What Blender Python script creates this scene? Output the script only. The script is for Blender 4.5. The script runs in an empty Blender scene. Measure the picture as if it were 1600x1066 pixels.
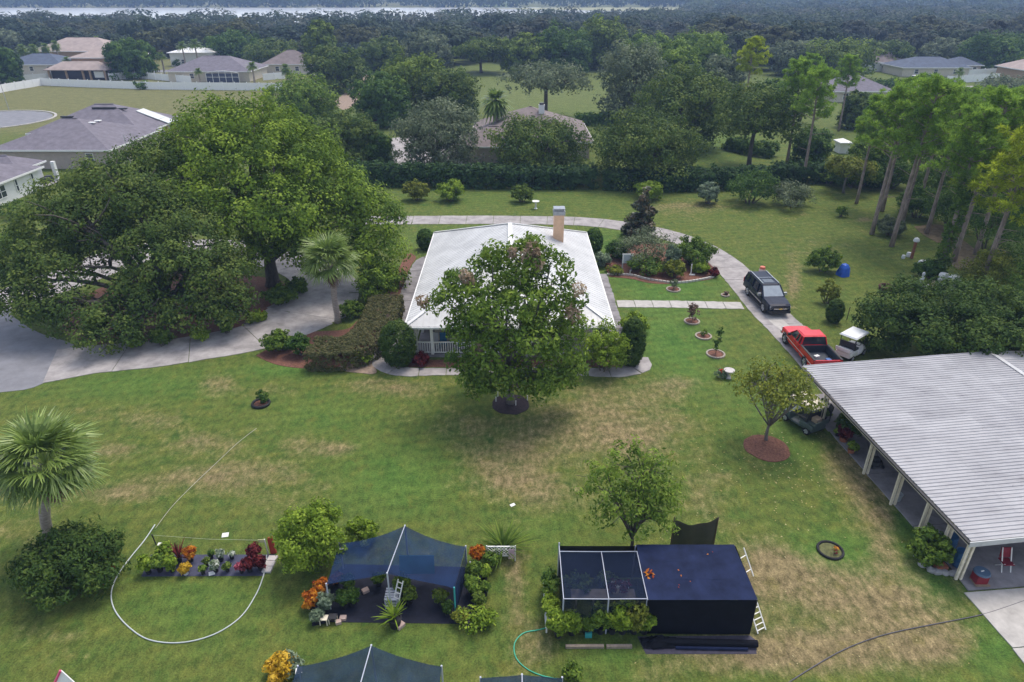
import bpy, math, random
import numpy as np
from mathutils import Vector, Matrix

sc = bpy.context.scene
R = math.radians
# ---------------------------------------------------------------- camera
CAM_H, PITCH, FOC = 23.0, R(27.4), 1067.0          # metres, down-tilt, focal length in photo pixels (1600 wide)
cam_d = bpy.data.cameras.new('drone_camera')
cam_d.sensor_width = 36; cam_d.lens = 36 * FOC / 1600
cam_d.clip_start = 0.5; cam_d.clip_end = 12000
cam = bpy.data.objects.new('drone_camera', cam_d)
sc.collection.objects.link(cam)
cam.location = (0, 0, CAM_H); cam.rotation_euler = (R(90) - PITCH, 0, 0)
sc.camera = cam
# ---------------------------------------------------------------- sky, sun, exposure (soft overcast daylight)
SUN_EL, SUN_AZ = R(64), R(34)                       # azimuth from the view direction (+Y) towards the right (+X)
sun_dir = Vector((math.cos(SUN_EL) * math.sin(SUN_AZ), math.cos(SUN_EL) * math.cos(SUN_AZ), math.sin(SUN_EL)))
world = bpy.data.worlds.new('World'); sc.world = world; world.use_nodes = True
wn = world.node_tree
sky = wn.nodes.new('ShaderNodeTexSky'); sky.sky_type = 'NISHITA'; sky.sun_disc = False
sky.sun_elevation = SUN_EL
sky.sun_rotation = math.atan2(sun_dir.x, sun_dir.y)
sky.air_density = 1.0; sky.dust_density = 2.0; sky.ozone_density = 1.0
veil = wn.nodes.new('ShaderNodeHueSaturation'); veil.inputs['Saturation'].default_value = .62        # thin overcast whitens the blue
wn.links.new(sky.outputs[0], veil.inputs['Color']); wn.links.new(veil.outputs[0], wn.nodes['Background'].inputs[0])
wn.nodes['Background'].inputs[1].default_value = 0.125
sd = bpy.data.lights.new('sun', 'SUN'); sd.energy = 1.2; sd.angle = R(22); sd.color = (1.0, 0.92, 0.80)
so = bpy.data.objects.new('sun', sd); sc.collection.objects.link(so)
so.rotation_euler = (-sun_dir).to_track_quat('-Z', 'Y').to_euler(); so.location = (30, 40, 80)
sc.view_settings.view_transform = 'Standard'; sc.view_settings.look = 'None'
sc.view_settings.exposure = 1.03; sc.view_settings.gamma = 1.0
sc.view_settings.use_curve_mapping = False
sc.render.engine = 'CYCLES'
cy = sc.cycles
cy.max_bounces = 5; cy.diffuse_bounces = 3; cy.glossy_bounces = 2; cy.transmission_bounces = 3
cy.transparent_max_bounces = 8; cy.volume_bounces = 0
cy.use_denoising = True
cy.sample_clamp_indirect = 4
# ---------------------------------------------------------------- helpers
col = sc.collection
sp_, cp_ = math.sin(PITCH), math.cos(PITCH)
def ray(px, py):
    u, v = (px - 800) / FOC, (py - 533) / FOC
    return Vector((u, cp_ - v * sp_, -sp_ - v * cp_))
def G(px, py, z=0.0):
    """point of the ground (or of height z) seen at a photo pixel"""
    d = ray(px, py); t = (z - CAM_H) / d.z
    return Vector((d.x * t, d.y * t, z))
def P(px, py, Y):
    d = ray(px, py); t = Y / d.y
    return Vector((d.x * t, Y, CAM_H + d.z * t))
def proj(x, y, z):
    f = y * cp_ - (z - CAM_H) * sp_; u = y * sp_ + (z - CAM_H) * cp_
    return 800 + FOC * x / f, 533 - FOC * u / f
def tag(o, label=None, cat=None, group=None, kind=None):
    if label: o['label'] = label
    if cat: o['category'] = cat
    if group: o['group'] = group
    if kind: o['kind'] = kind
    return o
def empty(name, loc, label=None, cat=None, group=None, kind=None, rz=0.0):
    o = bpy.data.objects.new(name, None); col.objects.link(o)
    o.location = Vector(loc); o.rotation_euler = (0, 0, rz); o.empty_display_size = 0.3
    return tag(o, label, cat, group, kind)
def link(name, me, parent=None, loc=None, rot=None, scale=None):
    o = bpy.data.objects.new(name, me); col.objects.link(o)
    if parent is not None: o.parent = parent
    if loc is not None: o.location = loc
    if rot is not None: o.rotation_euler = rot
    if scale is not None: o.scale = scale
    return o
def copy_tree(root, loc, rz=0.0, s=None, label=None, group=None):
    r = root.copy(); col.objects.link(r); r.location = loc; r.rotation_euler = (0, 0, rz)
    if s is not None: r.scale = s
    if label: r['label'] = label
    if group: r['group'] = group
    for ch in root.children:
        c = ch.copy(); col.objects.link(c); c.parent = r
        for g in ch.children:
            d = g.copy(); col.objects.link(d); d.parent = c
    return r
class MB:
    def __init__(s): s.v = []; s.f = []
    def add(s, vs, fs):
        b = len(s.v); s.v += [tuple(x) for x in vs]; s.f += [tuple(b + i for i in f) for f in fs]; return s
    def box(s, c, d, rz=0.0, rx=0.0, ry=0.0):
        hx, hy, hz = d[0] / 2, d[1] / 2, d[2] / 2
        m = Matrix.Translation(Vector(c)) @ Matrix.Rotation(rz, 4, 'Z') @ Matrix.Rotation(ry, 4, 'Y') @ Matrix.Rotation(rx, 4, 'X')
        vs = [m @ Vector((x, y, z)) for x in (-hx, hx) for y in (-hy, hy) for z in (-hz, hz)]
        return s.add(vs, [(0, 1, 3, 2), (4, 6, 7, 5), (0, 4, 5, 1), (2, 3, 7, 6), (0, 2, 6, 4), (1, 5, 7, 3)])
    def bar(s, a, b, w, h=None):
        """square bar from a to b"""
        a, b = Vector(a), Vector(b); h = h or w; d = (b - a).normalized()
        up = Vector((0, 0, 1)) if abs(d.z) < 0.95 else Vector((0, 1, 0))
        x = d.cross(up).normalized() * w / 2; y = x.cross(d).normalized() * h / 2
        vs = [p + sx * x + sy * y for p in (a, b) for sx, sy in ((-1, -1), (1, -1), (1, 1), (-1, 1))]
        return s.add(vs, [(3, 2, 1, 0), (4, 5, 6, 7), (0, 1, 5, 4), (1, 2, 6, 5), (2, 3, 7, 6), (3, 0, 4, 7)])
    def tube(s, pts, r, n=6, cap=True):
        pts = [Vector(p) for p in pts]; m = len(pts)
        rs = [r] * m if isinstance(r, (int, float)) else r
        vs = []; ref = None
        for i, p in enumerate(pts):
            d = (pts[min(i + 1, m - 1)] - pts[max(i - 1, 0)])
            d = d.normalized() if d.length > 1e-9 else Vector((0, 0, 1))
            if ref is None: ref = Vector((1, 0, 0)) if abs(d.x) < 0.8 else Vector((0, 1, 0))
            x = (ref - d * ref.dot(d)).normalized(); y = d.cross(x); ref = x
            for k in range(n):
                a = 2 * math.pi * k / n
                vs.append(p + rs[i] * (math.cos(a) * x + math.sin(a) * y))
        fs = [(i * n + k, i * n + (k + 1) % n, (i + 1) * n + (k + 1) % n, (i + 1) * n + k) for i in range(m - 1) for k in range(n)]
        if cap: fs += [tuple(range(n))[::-1], tuple((m - 1) * n + k for k in range(n))]
        return s.add(vs, fs)
    def lathe(s, prof, c=(0, 0, 0), n=12, sx=1, sy=1):
        c = Vector(c); vs = []
        for r, z in prof:
            for k in range(n):
                a = 2 * math.pi * k / n
                vs.append(c + Vector((r * math.cos(a) * sx, r * math.sin(a) * sy, z)))
        m = len(prof)
        fs = [(i * n + k, i * n + (k + 1) % n, (i + 1) * n + (k + 1) % n, (i + 1) * n + k) for i in range(m - 1) for k in range(n)]
        fs += [tuple(range(n))[::-1], tuple((m - 1) * n + k for k in range(n))]
        return s.add(vs, fs)
    def prism(s, poly, z0, z1):
        n = len(poly)
        vs = [(p[0], p[1], z0) for p in poly] + [(p[0], p[1], z1) for p in poly]
        fs = [(k, (k + 1) % n, n + (k + 1) % n, n + k) for k in range(n)] + [tuple(range(n, 2 * n)), tuple(range(n))[::-1]]
        return s.add(vs, fs)
    def poly(s, vs): return s.add(vs, [tuple(range(len(vs)))])
    def mesh(s, name, m, off=None, smooth=False):
        me = bpy.data.meshes.new(name)
        vs = s.v if off is None else [(x - off[0], y - off[1], z - off[2]) for x, y, z in s.v]
        me.from_pydata(vs, [], s.f)
        if isinstance(m, bpy.types.Material): me.materials.append(m)
        if smooth: me.polygons.foreach_set('use_smooth', [True] * len(me.polygons))
        me.update(); return me
    def obj(s, name, m, parent=None, world=True, smooth=False):
        """link as one object; vertices are world coordinates (parents have no rotation then) unless world=False"""
        off = parent_loc(parent) if (parent is not None and world) else None
        return link(name, s.mesh(name, m, off, smooth), parent)
def parent_loc(p):
    l = Vector(p.location)
    while p.parent is not None: p = p.parent; l += Vector(p.location)
    return l
# ---------------------------------------------------------------- materials
MATS = {}
def mat(name, c, rough=0.7, var=0.12, scale=3.0, metal=0.0, bump=0.0, spec=0.4, c2=None, alpha=1.0, detail=4.0, stretch=None, emit=None):
    if name in MATS: return MATS[name]
    m = bpy.data.materials.new(name); m.use_nodes = True; MATS[name] = m
    nt = m.node_tree; b = nt.nodes['Principled BSDF']
    b.inputs['Roughness'].default_value = rough; b.inputs['Metallic'].default_value = metal
    b.inputs['Specular IOR Level'].default_value = spec
    tc = nt.nodes.new('ShaderNodeTexCoord'); no = nt.nodes.new('ShaderNodeTexNoise')
    mp = nt.nodes.new('ShaderNodeMapping'); nt.links.new(tc.outputs['Object'], mp.inputs[0])
    if stretch: mp.inputs['Scale'].default_value = stretch
    nt.links.new(mp.outputs[0], no.inputs['Vector'])
    no.inputs['Scale'].default_value = scale; no.inputs['Detail'].default_value = detail; no.inputs['Roughness'].default_value = 0.65
    ra = nt.nodes.new('ShaderNodeValToRGB'); ra.color_ramp.elements[0].position = 0.32; ra.color_ramp.elements[1].position = 0.68
    lo = tuple(max(0, x * (1 - var)) for x in c) if c2 is None else c
    hi = tuple(min(1, x * (1 + var)) for x in c) if c2 is None else c2
    ra.color_ramp.elements[0].color = (*lo, 1); ra.color_ramp.elements[1].color = (*hi, 1)
    nt.links.new(no.outputs[0], ra.inputs[0]); nt.links.new(ra.outputs[0], b.inputs['Base Color'])
    if bump:
        bp = nt.nodes.new('ShaderNodeBump'); bp.inputs['Strength'].default_value = min(1, bump); bp.inputs['Distance'].default_value = 0.03 * max(1, bump)
        n2 = nt.nodes.new('ShaderNodeTexNoise'); n2.inputs['Scale'].default_value = scale * 4; n2.inputs['Detail'].default_value = 6
        nt.links.new(mp.outputs[0], n2.inputs['Vector'])
        nt.links.new(n2.outputs[0], bp.inputs['Height']); nt.links.new(bp.outputs[0], b.inputs['Normal'])
    if alpha < 1: b.inputs['Alpha'].default_value = alpha
    return m
def leafmat(name, dark, mid, light, rough=0.65, trans=0.32, spec=0.12):
    if name in MATS: return MATS[name]
    m = bpy.data.materials.new(name); m.use_nodes = True; MATS[name] = m
    nt = m.node_tree; b = nt.nodes['Principled BSDF']; out = nt.nodes['Material Output']
    at = nt.nodes.new('ShaderNodeAttribute'); at.attribute_name = 'tint'
    ra = nt.nodes.new('ShaderNodeValToRGB'); e = ra.color_ramp.elements
    e[0].position = 0.08; e[0].color = (*dark, 1); e[1].position = 0.95; e[1].color = (*light, 1)
    k = e.new(0.5); k.color = (*mid, 1)
    nt.links.new(at.outputs['Fac'], ra.inputs[0]); nt.links.new(ra.outputs[0], b.inputs['Base Color'])
    b.inputs['Roughness'].default_value = rough; b.inputs['Specular IOR Level'].default_value = spec
    tr = nt.nodes.new('ShaderNodeBsdfTranslucent'); nt.links.new(ra.outputs[0], tr.inputs[0])
    mx = nt.nodes.new('ShaderNodeMixShader'); mx.inputs[0].default_value = trans
    nt.links.new(b.outputs[0], mx.inputs[1]); nt.links.new(tr.outputs[0], mx.inputs[2]); nt.links.new(mx.outputs[0], out.inputs[0])
    return m
# ---------------------------------------------------------------- foliage (numpy)
def unit(a): return a / (np.linalg.norm(a, axis=1, keepdims=True) + 1e-9)
def mesh_quads(name, V, tint, m):
    """V (N,4,3) quads, tint (N,)"""
    n = len(V); me = bpy.data.meshes.new(name)
    me.vertices.add(4 * n); me.vertices.foreach_set('co', V.reshape(-1).astype(np.float32))
    me.loops.add(4 * n); me.loops.foreach_set('vertex_index', np.arange(4 * n, dtype=np.int32))
    me.polygons.add(n); me.polygons.foreach_set('loop_start', np.arange(0, 4 * n, 4, dtype=np.int32))
    a = me.attributes.new('tint', 'FLOAT', 'POINT'); a.data.foreach_set('value', np.repeat(tint, 4).astype(np.float32))
    me.materials.append(m); me.update(calc_edges=True); return me
def leaf_quads(C, N, L, W, rng, droop=0.0):
    """diamond leaves at centres C with normals N"""
    n = len(C); r = rng.normal(size=(n, 3)); r[:, 2] -= droop
    d = unit(r - N * np.sum(r * N, axis=1, keepdims=True)); s = np.cross(N, d)
    k = rng.uniform(0.7, 1.3, (n, 1)); L = L * k; W = W * k
    return np.stack([C - d * L / 2, C + s * W / 2 - d * L * 0.06, C + d * L / 2, C - s * W / 2 - d * L * 0.06], axis=1)
def clump_leaves(cc, out, nl, cr, L, W, rng, flat=0.75, up=0.35, rnd=0.55, droop=0.0, tv=(0.5, 0.5)):
    """cc (K,3) clump centres, out (K,3) outward directions"""
    K = len(cc); o = unit(rng.normal(size=(K * nl, 3)))
    C0 = np.repeat(cc, nl, axis=0); O = np.repeat(out, nl, axis=0)
    crk = np.repeat(np.broadcast_to(np.asarray(cr, float), (K,)) * rng.uniform(0.7, 1.25, K), nl)[:, None]
    rad = rng.uniform(0.25, 1, (K * nl, 1)) ** 0.5
    C = C0 + o * rad * crk * np.array([1, 1, flat])
    N = unit(O * 0.6 + o * 0.75 + np.array([0, 0, up]) + rng.normal(size=(K * nl, 3)) * rnd)
    t = 0.5 + tv[0] * (np.repeat(rng.uniform(size=K), nl) - 0.5) + tv[1] * (rng.uniform(size=K * nl) - 0.5)
    return leaf_quads(C, N, L, W, rng, droop), t
def crown_quads(blobs, rng, cr=0.7, nl=40, L=0.35, W=0.2, cover=1.0, shell=(0.72, 1.02), lower=-0.55, **kw):
    """blobs: (x,y,z,rx,ry,rz)"""
    ccs, outs = [], []
    for b in blobs:
        c = np.array(b[:3]); r = np.array(b[3:6])
        rm = (r[0] * r[1] * r[2]) ** (1 / 3)
        K = max(3, int(cover * 4 * math.pi * rm * rm / (math.pi * cr * cr)))
        d = unit(rng.normal(size=(K, 3))); d = d[d[:, 2] > lower - 0.15 * rng.uniform(size=len(d))]
        k = rng.uniform(shell[0], shell[1], (len(d), 1))
        ccs.append(c + d * r * k); outs.append(unit(d / r))
    return clump_leaves(np.concatenate(ccs), np.concatenate(outs), nl, cr, L, W, rng, **kw)
def bend(a, b, k, rnd, n=5, sag=0.0):
    a, b = Vector(a), Vector(b); L = (b - a).length; pts = []
    o1 = Vector((rnd.uniform(-1, 1), rnd.uniform(-1, 1), rnd.uniform(-.5, 1))) * k * L
    for i in range(n + 1):
        t = i / n; pts.append(a.lerp(b, t) + o1 * math.sin(math.pi * t) + Vector((0, 0, sag * L * math.sin(math.pi * t))))
    return pts
def trunk_mesh(base, fork, ends, r0, rnd, n=7, limb=0.45, bendk=0.12, sub=0):
    """tapered trunk from base to fork, limbs to ends"""
    mb = MB(); base, fork = Vector(base), Vector(fork)
    pts = bend(base, fork, 0.04, rnd, 4)
    rs = [r0 * (1.25 if i == 0 else 1.0 - 0.25 * i / 4) for i in range(5)]
    mb.tube(pts, rs, n)
    for e in ends:
        e = Vector(e); st = base.lerp(fork, rnd.uniform(0.8, 1.0)) if (fork - base).length > 0 else fork
        q = bend(st, e, bendk, rnd, 5, 0.06)
        mb.tube(q, [r0 * limb * (1 - 0.85 * i / 5) + 0.012 for i in range(6)], 5)
        for _ in range(sub):
            i = rnd.randint(2, 4); d = Vector((rnd.uniform(-1, 1), rnd.uniform(-1, 1), rnd.uniform(-.1, .9))).normalized() * (e - st).length * rnd.uniform(.2, .4)
            mb.tube(bend(q[i], q[i] + d, .1, rnd, 3), [r0 * limb * .35 * (1 - .8 * k / 3) + 0.008 for k in range(4)], 4)
    return mb
def dome_blobs(c, w, h, z0, rng, n=9, ry=None):
    """a crown of overlapping sub-crowns filling an ellipsoid width w, from z0 to h"""
    rx = w / 2; ry = ry or rx; rz = (h - z0) / 2; cz = z0 + rz; out = [(c[0], c[1], cz - rz * .05, rx * .66, ry * .66, rz * .74)]
    for i in range(n):
        a = 2 * math.pi * (i + rng.uniform(-.25, .25)) / n * 2.618 ; zz = -0.45 + 1.35 * ((i + .5) / n)
        rr = math.sqrt(max(0.05, 1 - min(.98, zz * zz))) ; k = rng.uniform(.34, .48)
        out.append((c[0] + math.cos(a) * rr * rx * .66, c[1] + math.sin(a) * rr * ry * .66, cz + zz * rz * .62,
                    rx * k, ry * k, rz * k * 1.05))
    return out
def make_tree(name, base, blobs, lm, tm, r0, label, cat='tree', group=None, seed=0, fork=None, crown='crown', sub=0, limbs=None, bendk=0.12, n_limb=9, **kw):
    rng = np.random.default_rng(seed); rnd = random.Random(seed)
    base = Vector((base[0], base[1], 0)); root = empty(name, base, label, cat, group)
    bl = [(b[0] - base.x, b[1] - base.y, *b[2:]) for b in blobs]
    zmin = min(b[2] - b[5] for b in bl)
    fk = Vector(fork) - base if fork is not None else Vector((0, 0, max(0.4, zmin + 0.25 * (max(b[2] for b in bl) - zmin))))
    ends = limbs if limbs is not None else [(b[0], b[1], b[2] + b[5] * .2) for b in bl[:n_limb]]
    link('trunk', trunk_mesh((0, 0, -.05), fk, ends, r0, rnd, sub=sub, bendk=bendk).mesh('trunk', tm, smooth=True), root)
    V, t = crown_quads(bl, rng, **kw)
    link(crown, mesh_quads(crown, V, t, lm), root)
    return root
def make_bush(name, base, blobs, lm, label, cat='shrub', group=None, seed=0, part='foliage', tm=None, r0=0.05, **kw):
    kw.setdefault('lower', -0.3)
    rng = np.random.default_rng(seed); rnd = random.Random(seed)
    base = Vector((base[0], base[1], 0)); root = empty(name, base, label, cat, group)
    bl = [(b[0] - base.x, b[1] - base.y, *b[2:]) for b in blobs]
    mb = MB()
    for b in bl[:8]: mb.tube(bend((b[0] * .25, b[1] * .25, -.03), (b[0], b[1], b[2] + .2 * b[5]), .08, rnd, 3), [r0, r0 * .8, r0 * .5, r0 * .2], 5)
    link('stem', mb.mesh('stem', tm or BARK), root)
    V, t = crown_quads(bl, rng, **kw)
    V[:, :, 2] = np.maximum(V[:, :, 2], 0.01)
    link(part, mesh_quads(part, V, t, lm), root)
    return root
BARK = mat('bark', (.10, .085, .07), .9, .4, 6, bump=.8, stretch=(1, 1, .25))
BARK_GREY = mat('grey_bark', (.17, .15, .135), .9, .35, 5, bump=.8, stretch=(1, 1, .25))
BARK_PINE = mat('pine_bark', (.27, .21, .18), .9, .4, 4, bump=.9, stretch=(1, 1, .3))
BARK_PALM = mat('palm_trunk_bark', (.36, .30, .26), .9, .3, 5, bump=.9, stretch=(1, 1, 2.5))
L_OAK = leafmat('oak_leaf', (0.064, 0.098, 0.022), (0.124, 0.190, 0.032), (0.238, 0.312, 0.049))
L_OAKD = leafmat('live_oak_leaf', (0.048, 0.085, 0.021), (0.095, 0.153, 0.031), (0.193, 0.243, 0.053))
L_OAKY = leafmat('bright_oak_leaf', (0.067, 0.120, 0.016), (0.144, 0.232, 0.027), (0.292, 0.394, 0.045))
L_GREY = leafmat('grey_green_leaf', (0.085, 0.117, 0.065), (0.151, 0.191, 0.103), (0.253, 0.290, 0.168))
L_PECAN = leafmat('pecan_leaf', (0.068, 0.128, 0.017), (0.145, 0.232, 0.032), (0.276, 0.372, 0.056))
L_YEL = leafmat('yellow_green_leaf', (0.102, 0.131, 0.020), (0.179, 0.213, 0.032), (0.325, 0.335, 0.051))
L_LIME = leafmat('lime_leaf', (0.103, 0.174, 0.018), (0.198, 0.296, 0.029), (0.343, 0.445, 0.055))
L_MID = leafmat('mid_green_leaf', (0.055, 0.108, 0.018), (0.114, 0.189, 0.028), (0.214, 0.301, 0.045))
L_DARK = leafmat('dark_green_leaf', (0.040, 0.087, 0.018), (0.072, 0.144, 0.028), (0.155, 0.244, 0.042))
L_TEAL = leafmat('deep_green_leaf', (0.032, 0.067, 0.014), (0.059, 0.109, 0.022), (0.129, 0.186, 0.035))
L_PINE = leafmat('pine_needle', (0.111, 0.193, 0.033), (0.205, 0.338, 0.050), (0.394, 0.547, 0.085), trans=.5)
L_PINEY = leafmat('yellow_pine_needle', (0.167, 0.231, 0.018), (0.320, 0.398, 0.031), (0.584, 0.641, 0.055), trans=.5)
L_PALM = leafmat('palm_leaf', (0.070, 0.125, 0.022), (0.151, 0.229, 0.044), (0.306, 0.400, 0.099), rough=.4, spec=.5)
L_RED = leafmat('dark_red_leaf', (.05, .008, .012), (.12, .018, .024), (.25, .05, .05))
L_PINK = leafmat('pink_leaf', (.20, .03, .06), (.35, .06, .10), (.5, .15, .2))
L_ORANGE = leafmat('orange_croton_leaf', (.22, .035, .01), (.50, .15, .015), (.72, .36, .04))
L_YELLOW = leafmat('yellow_croton_leaf', (.35, .22, .012), (.60, .38, .03), (.8, .55, .08))
L_MAGN = leafmat('bronze_green_leaf', (0.027, 0.042, 0.016), (0.057, 0.075, 0.026), (0.165, 0.112, 0.052), rough=.35, spec=.6)
L_HEDGE = leafmat('clipped_hedge_leaf', (0.053, 0.069, 0.023), (0.113, 0.116, 0.046), (0.198, 0.180, 0.080))
L_WHITE = leafmat('variegated_leaf', (.10, .16, .06), (.35, .4, .3), (.7, .72, .66))
L_PALE = leafmat('pale_leaf', (.10, .15, .09), (.17, .23, .14), (.30, .36, .25))
L_DEAD = leafmat('dead_leaf', (.11, .065, .045), (.20, .125, .095), (.34, .24, .20))
L_MOSS = leafmat('pinkish_seed_tuft', (0.200, 0.143, 0.090), (0.330, 0.240, 0.164), (0.460, 0.367, 0.254))
L_HDARK = leafmat('hedge_leaf', (.018, .046, .014), (.040, .088, .026), (.08, .15, .044))
L_OLIVE = leafmat('olive_leaf', (.045, .055, .024), (.085, .098, .040), (.14, .15, .065))
L_WOODA = leafmat('woodland_leaf', (0.022, 0.040, 0.022), (0.049, 0.077, 0.043), (0.097, 0.132, 0.070))
L_WOODB = leafmat('dark_woodland_leaf', (0.016, 0.033, 0.022), (0.035, 0.063, 0.040), (0.074, 0.112, 0.065))
L_WOODC = leafmat('greyish_woodland_leaf', (0.041, 0.053, 0.040), (0.076, 0.092, 0.068), (0.135, 0.152, 0.110))
L_WOODD = leafmat('olive_woodland_leaf', (0.041, 0.053, 0.022), (0.078, 0.092, 0.037), (0.135, 0.152, 0.062))
# ---------------------------------------------------------------- the ground sheet
def axis(a, b, step, far_a, far_b, g=1.16):
    x = list(np.arange(a, b + 1e-6, step)); s = step
    while x[-1] < far_b: s = min(s * g, 400); x.append(x[-1] + s)
    s = step
    while x[0] > far_a: s = min(s * g, 400); x.insert(0, x[0] - s)
    return np.array(x)
gx = axis(-34, 42, 0.45, -3500, 3500); gy = axis(12, 78, 0.45, -40, 5000)
X, Y = np.meshgrid(gx, gy)
gn = len(gx) * len(gy)
DRY = [(960, 640, 120, 45, .85), (890, 690, 120, 34, .5), (335, 598, 40, 16, .8), (240, 655, 75, 16, .6), (180, 702, 40, 12, .9), (300, 690, 60, 16, .6),
       (180, 772, 70, 18, .85), (420, 745, 120, 38, .55), (330, 745, 60, 20, .4), (530, 702, 34, 13, .75), (600, 604, 90, 16, .8), (780, 735, 95, 48, .8), (860, 775, 70, 30, .5),
       (100, 990, 45, 12, .7), (120, 1025, 30, 16, .5), (805, 900, 18, 70, .85), (840, 1000, 45, 45, .75), (1250, 905, 130, 45, .85), (1420, 935, 120, 50, 1.0), (1330, 1010, 150, 40, .8),
       (1370, 775, 40, 70, .8), (1320, 720, 36, 50, .85), (1385, 850, 26, 60, .7), (1100, 770, 40, 60, .5), (1200, 880, 60, 40, .7), (1180, 1020, 130, 35, .9), (1240, 445, 14, 40, .8),
       (1275, 390, 50, 16, .35), (1060, 600, 40, 16, .75), (1470, 1010, 70, 30, .8), (1060, 330, 90, 14, .35), (1250, 340, 80, 16, .2), (1350, 343, 14, 4, .9), (1480, 360, 26, 20, .8),
       (60, 850, 60, 40, .5), (130, 640, 40, 10, .4), (700, 660, 60, 20, .35), (1215, 700, 60, 24, .3), (30, 760, 60, 40, .35), (20, 990, 50, 40, .25), (640, 720, 60, 20, -.5),
       (40, 600, 80, 5, .4), (1090, 320, 60, 8, .5), (1010, 1040, 60, 30, .5), (560, 990, 60, 16, .3), (420, 610, 60, 10, .4), (480, 690, 40, 16, .4), (1000, 690, 60, 30, .5), (250, 745, 60, 20, .3)]
LUSH = [(1075, 550, 46, 60, .9), (1045, 445, 90, 30, 1.0), (1015, 520, 40, 50, .7), (210, 600, 130, 24, .7), (620, 750, 90, 55, .8), (500, 650, 80, 30, .5), (440, 578, 60, 10, 1.0), (1300, 862, 70, 34, 1.0),
        (1370, 905, 40, 18, .7), (1470, 920, 60, 30, .8), (720, 375, 70, 18, .8), (960, 390, 40, 40, .8), (700, 270, 100, 6, .4), (760, 310, 180, 14, .3), (830, 140, 140, 60, .55), (1100, 230, 60, 30, .5),
        (1420, 820, 40, 70, .8), (960, 1020, 60, 30, .6), (300, 940, 100, 50, .55), (600, 1000, 100, 30, .5), (1180, 640, 60, 60, .5), (850, 830, 60, 30, .4), (1560, 1010, 60, 50, .8), (880, 180, 60, 10, .3), (1240, 700, 40, 30, .5)]
fw = Y * cp_ + CAM_H * sp_; upw = Y * sp_ - CAM_H * cp_
ok = fw > 3
PX = np.where(ok, 800 + FOC * X / np.where(ok, fw, 1), -9999); PY = np.where(ok, 533 - FOC * upw / np.where(ok, fw, 1), 9999)
def patches(lst):
    a = np.zeros_like(X)
    for px, py, rx, ry, s in lst:
        a += s * np.exp(-(((PX - px) / rx) ** 2 + ((PY - py) / ry) ** 2) * .9)
    return np.clip(a, 0, 1.3)
dry, lush = .86 * patches(DRY), patches(LUSH)
tan = np.where((Y > 118) & (X < -42), np.clip((Y - 118) / 12, 0, 1) * .75, 0)           # the mown pasture by the white fence
tan = np.maximum(tan, np.where((Y > 640) & (X > 0), .55, 0))
tan = np.maximum(tan, np.where(Y > 105, .42 * np.exp(-(((PX - 830) / 170) ** 2 + ((PY - 145) / 60) ** 2)), 0))            # the paler field
V3 = np.stack([X, Y, np.zeros_like(X)], -1).reshape(-1, 3)
me = bpy.data.meshes.new('lawn_ground')
ny, nx = X.shape
i0 = (np.arange(ny - 1)[:, None] * nx + np.arange(nx - 1)[None, :]).reshape(-1)
F = np.stack([i0, i0 + 1, i0 + nx + 1, i0 + nx], 1)
me.vertices.add(gn); me.vertices.foreach_set('co', V3.reshape(-1).astype(np.float32))
me.loops.add(F.size); me.loops.foreach_set('vertex_index', F.reshape(-1).astype(np.int32))
me.polygons.add(len(F)); me.polygons.foreach_set('loop_start', np.arange(0, F.size, 4, dtype=np.int32))
ca = me.attributes.new('patch', 'FLOAT_COLOR', 'POINT')
ca.data.foreach_set('color', np.stack([dry, lush, tan, np.ones_like(dry)], -1).reshape(-1).astype(np.float32))
me.update(calc_edges=True)
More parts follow.
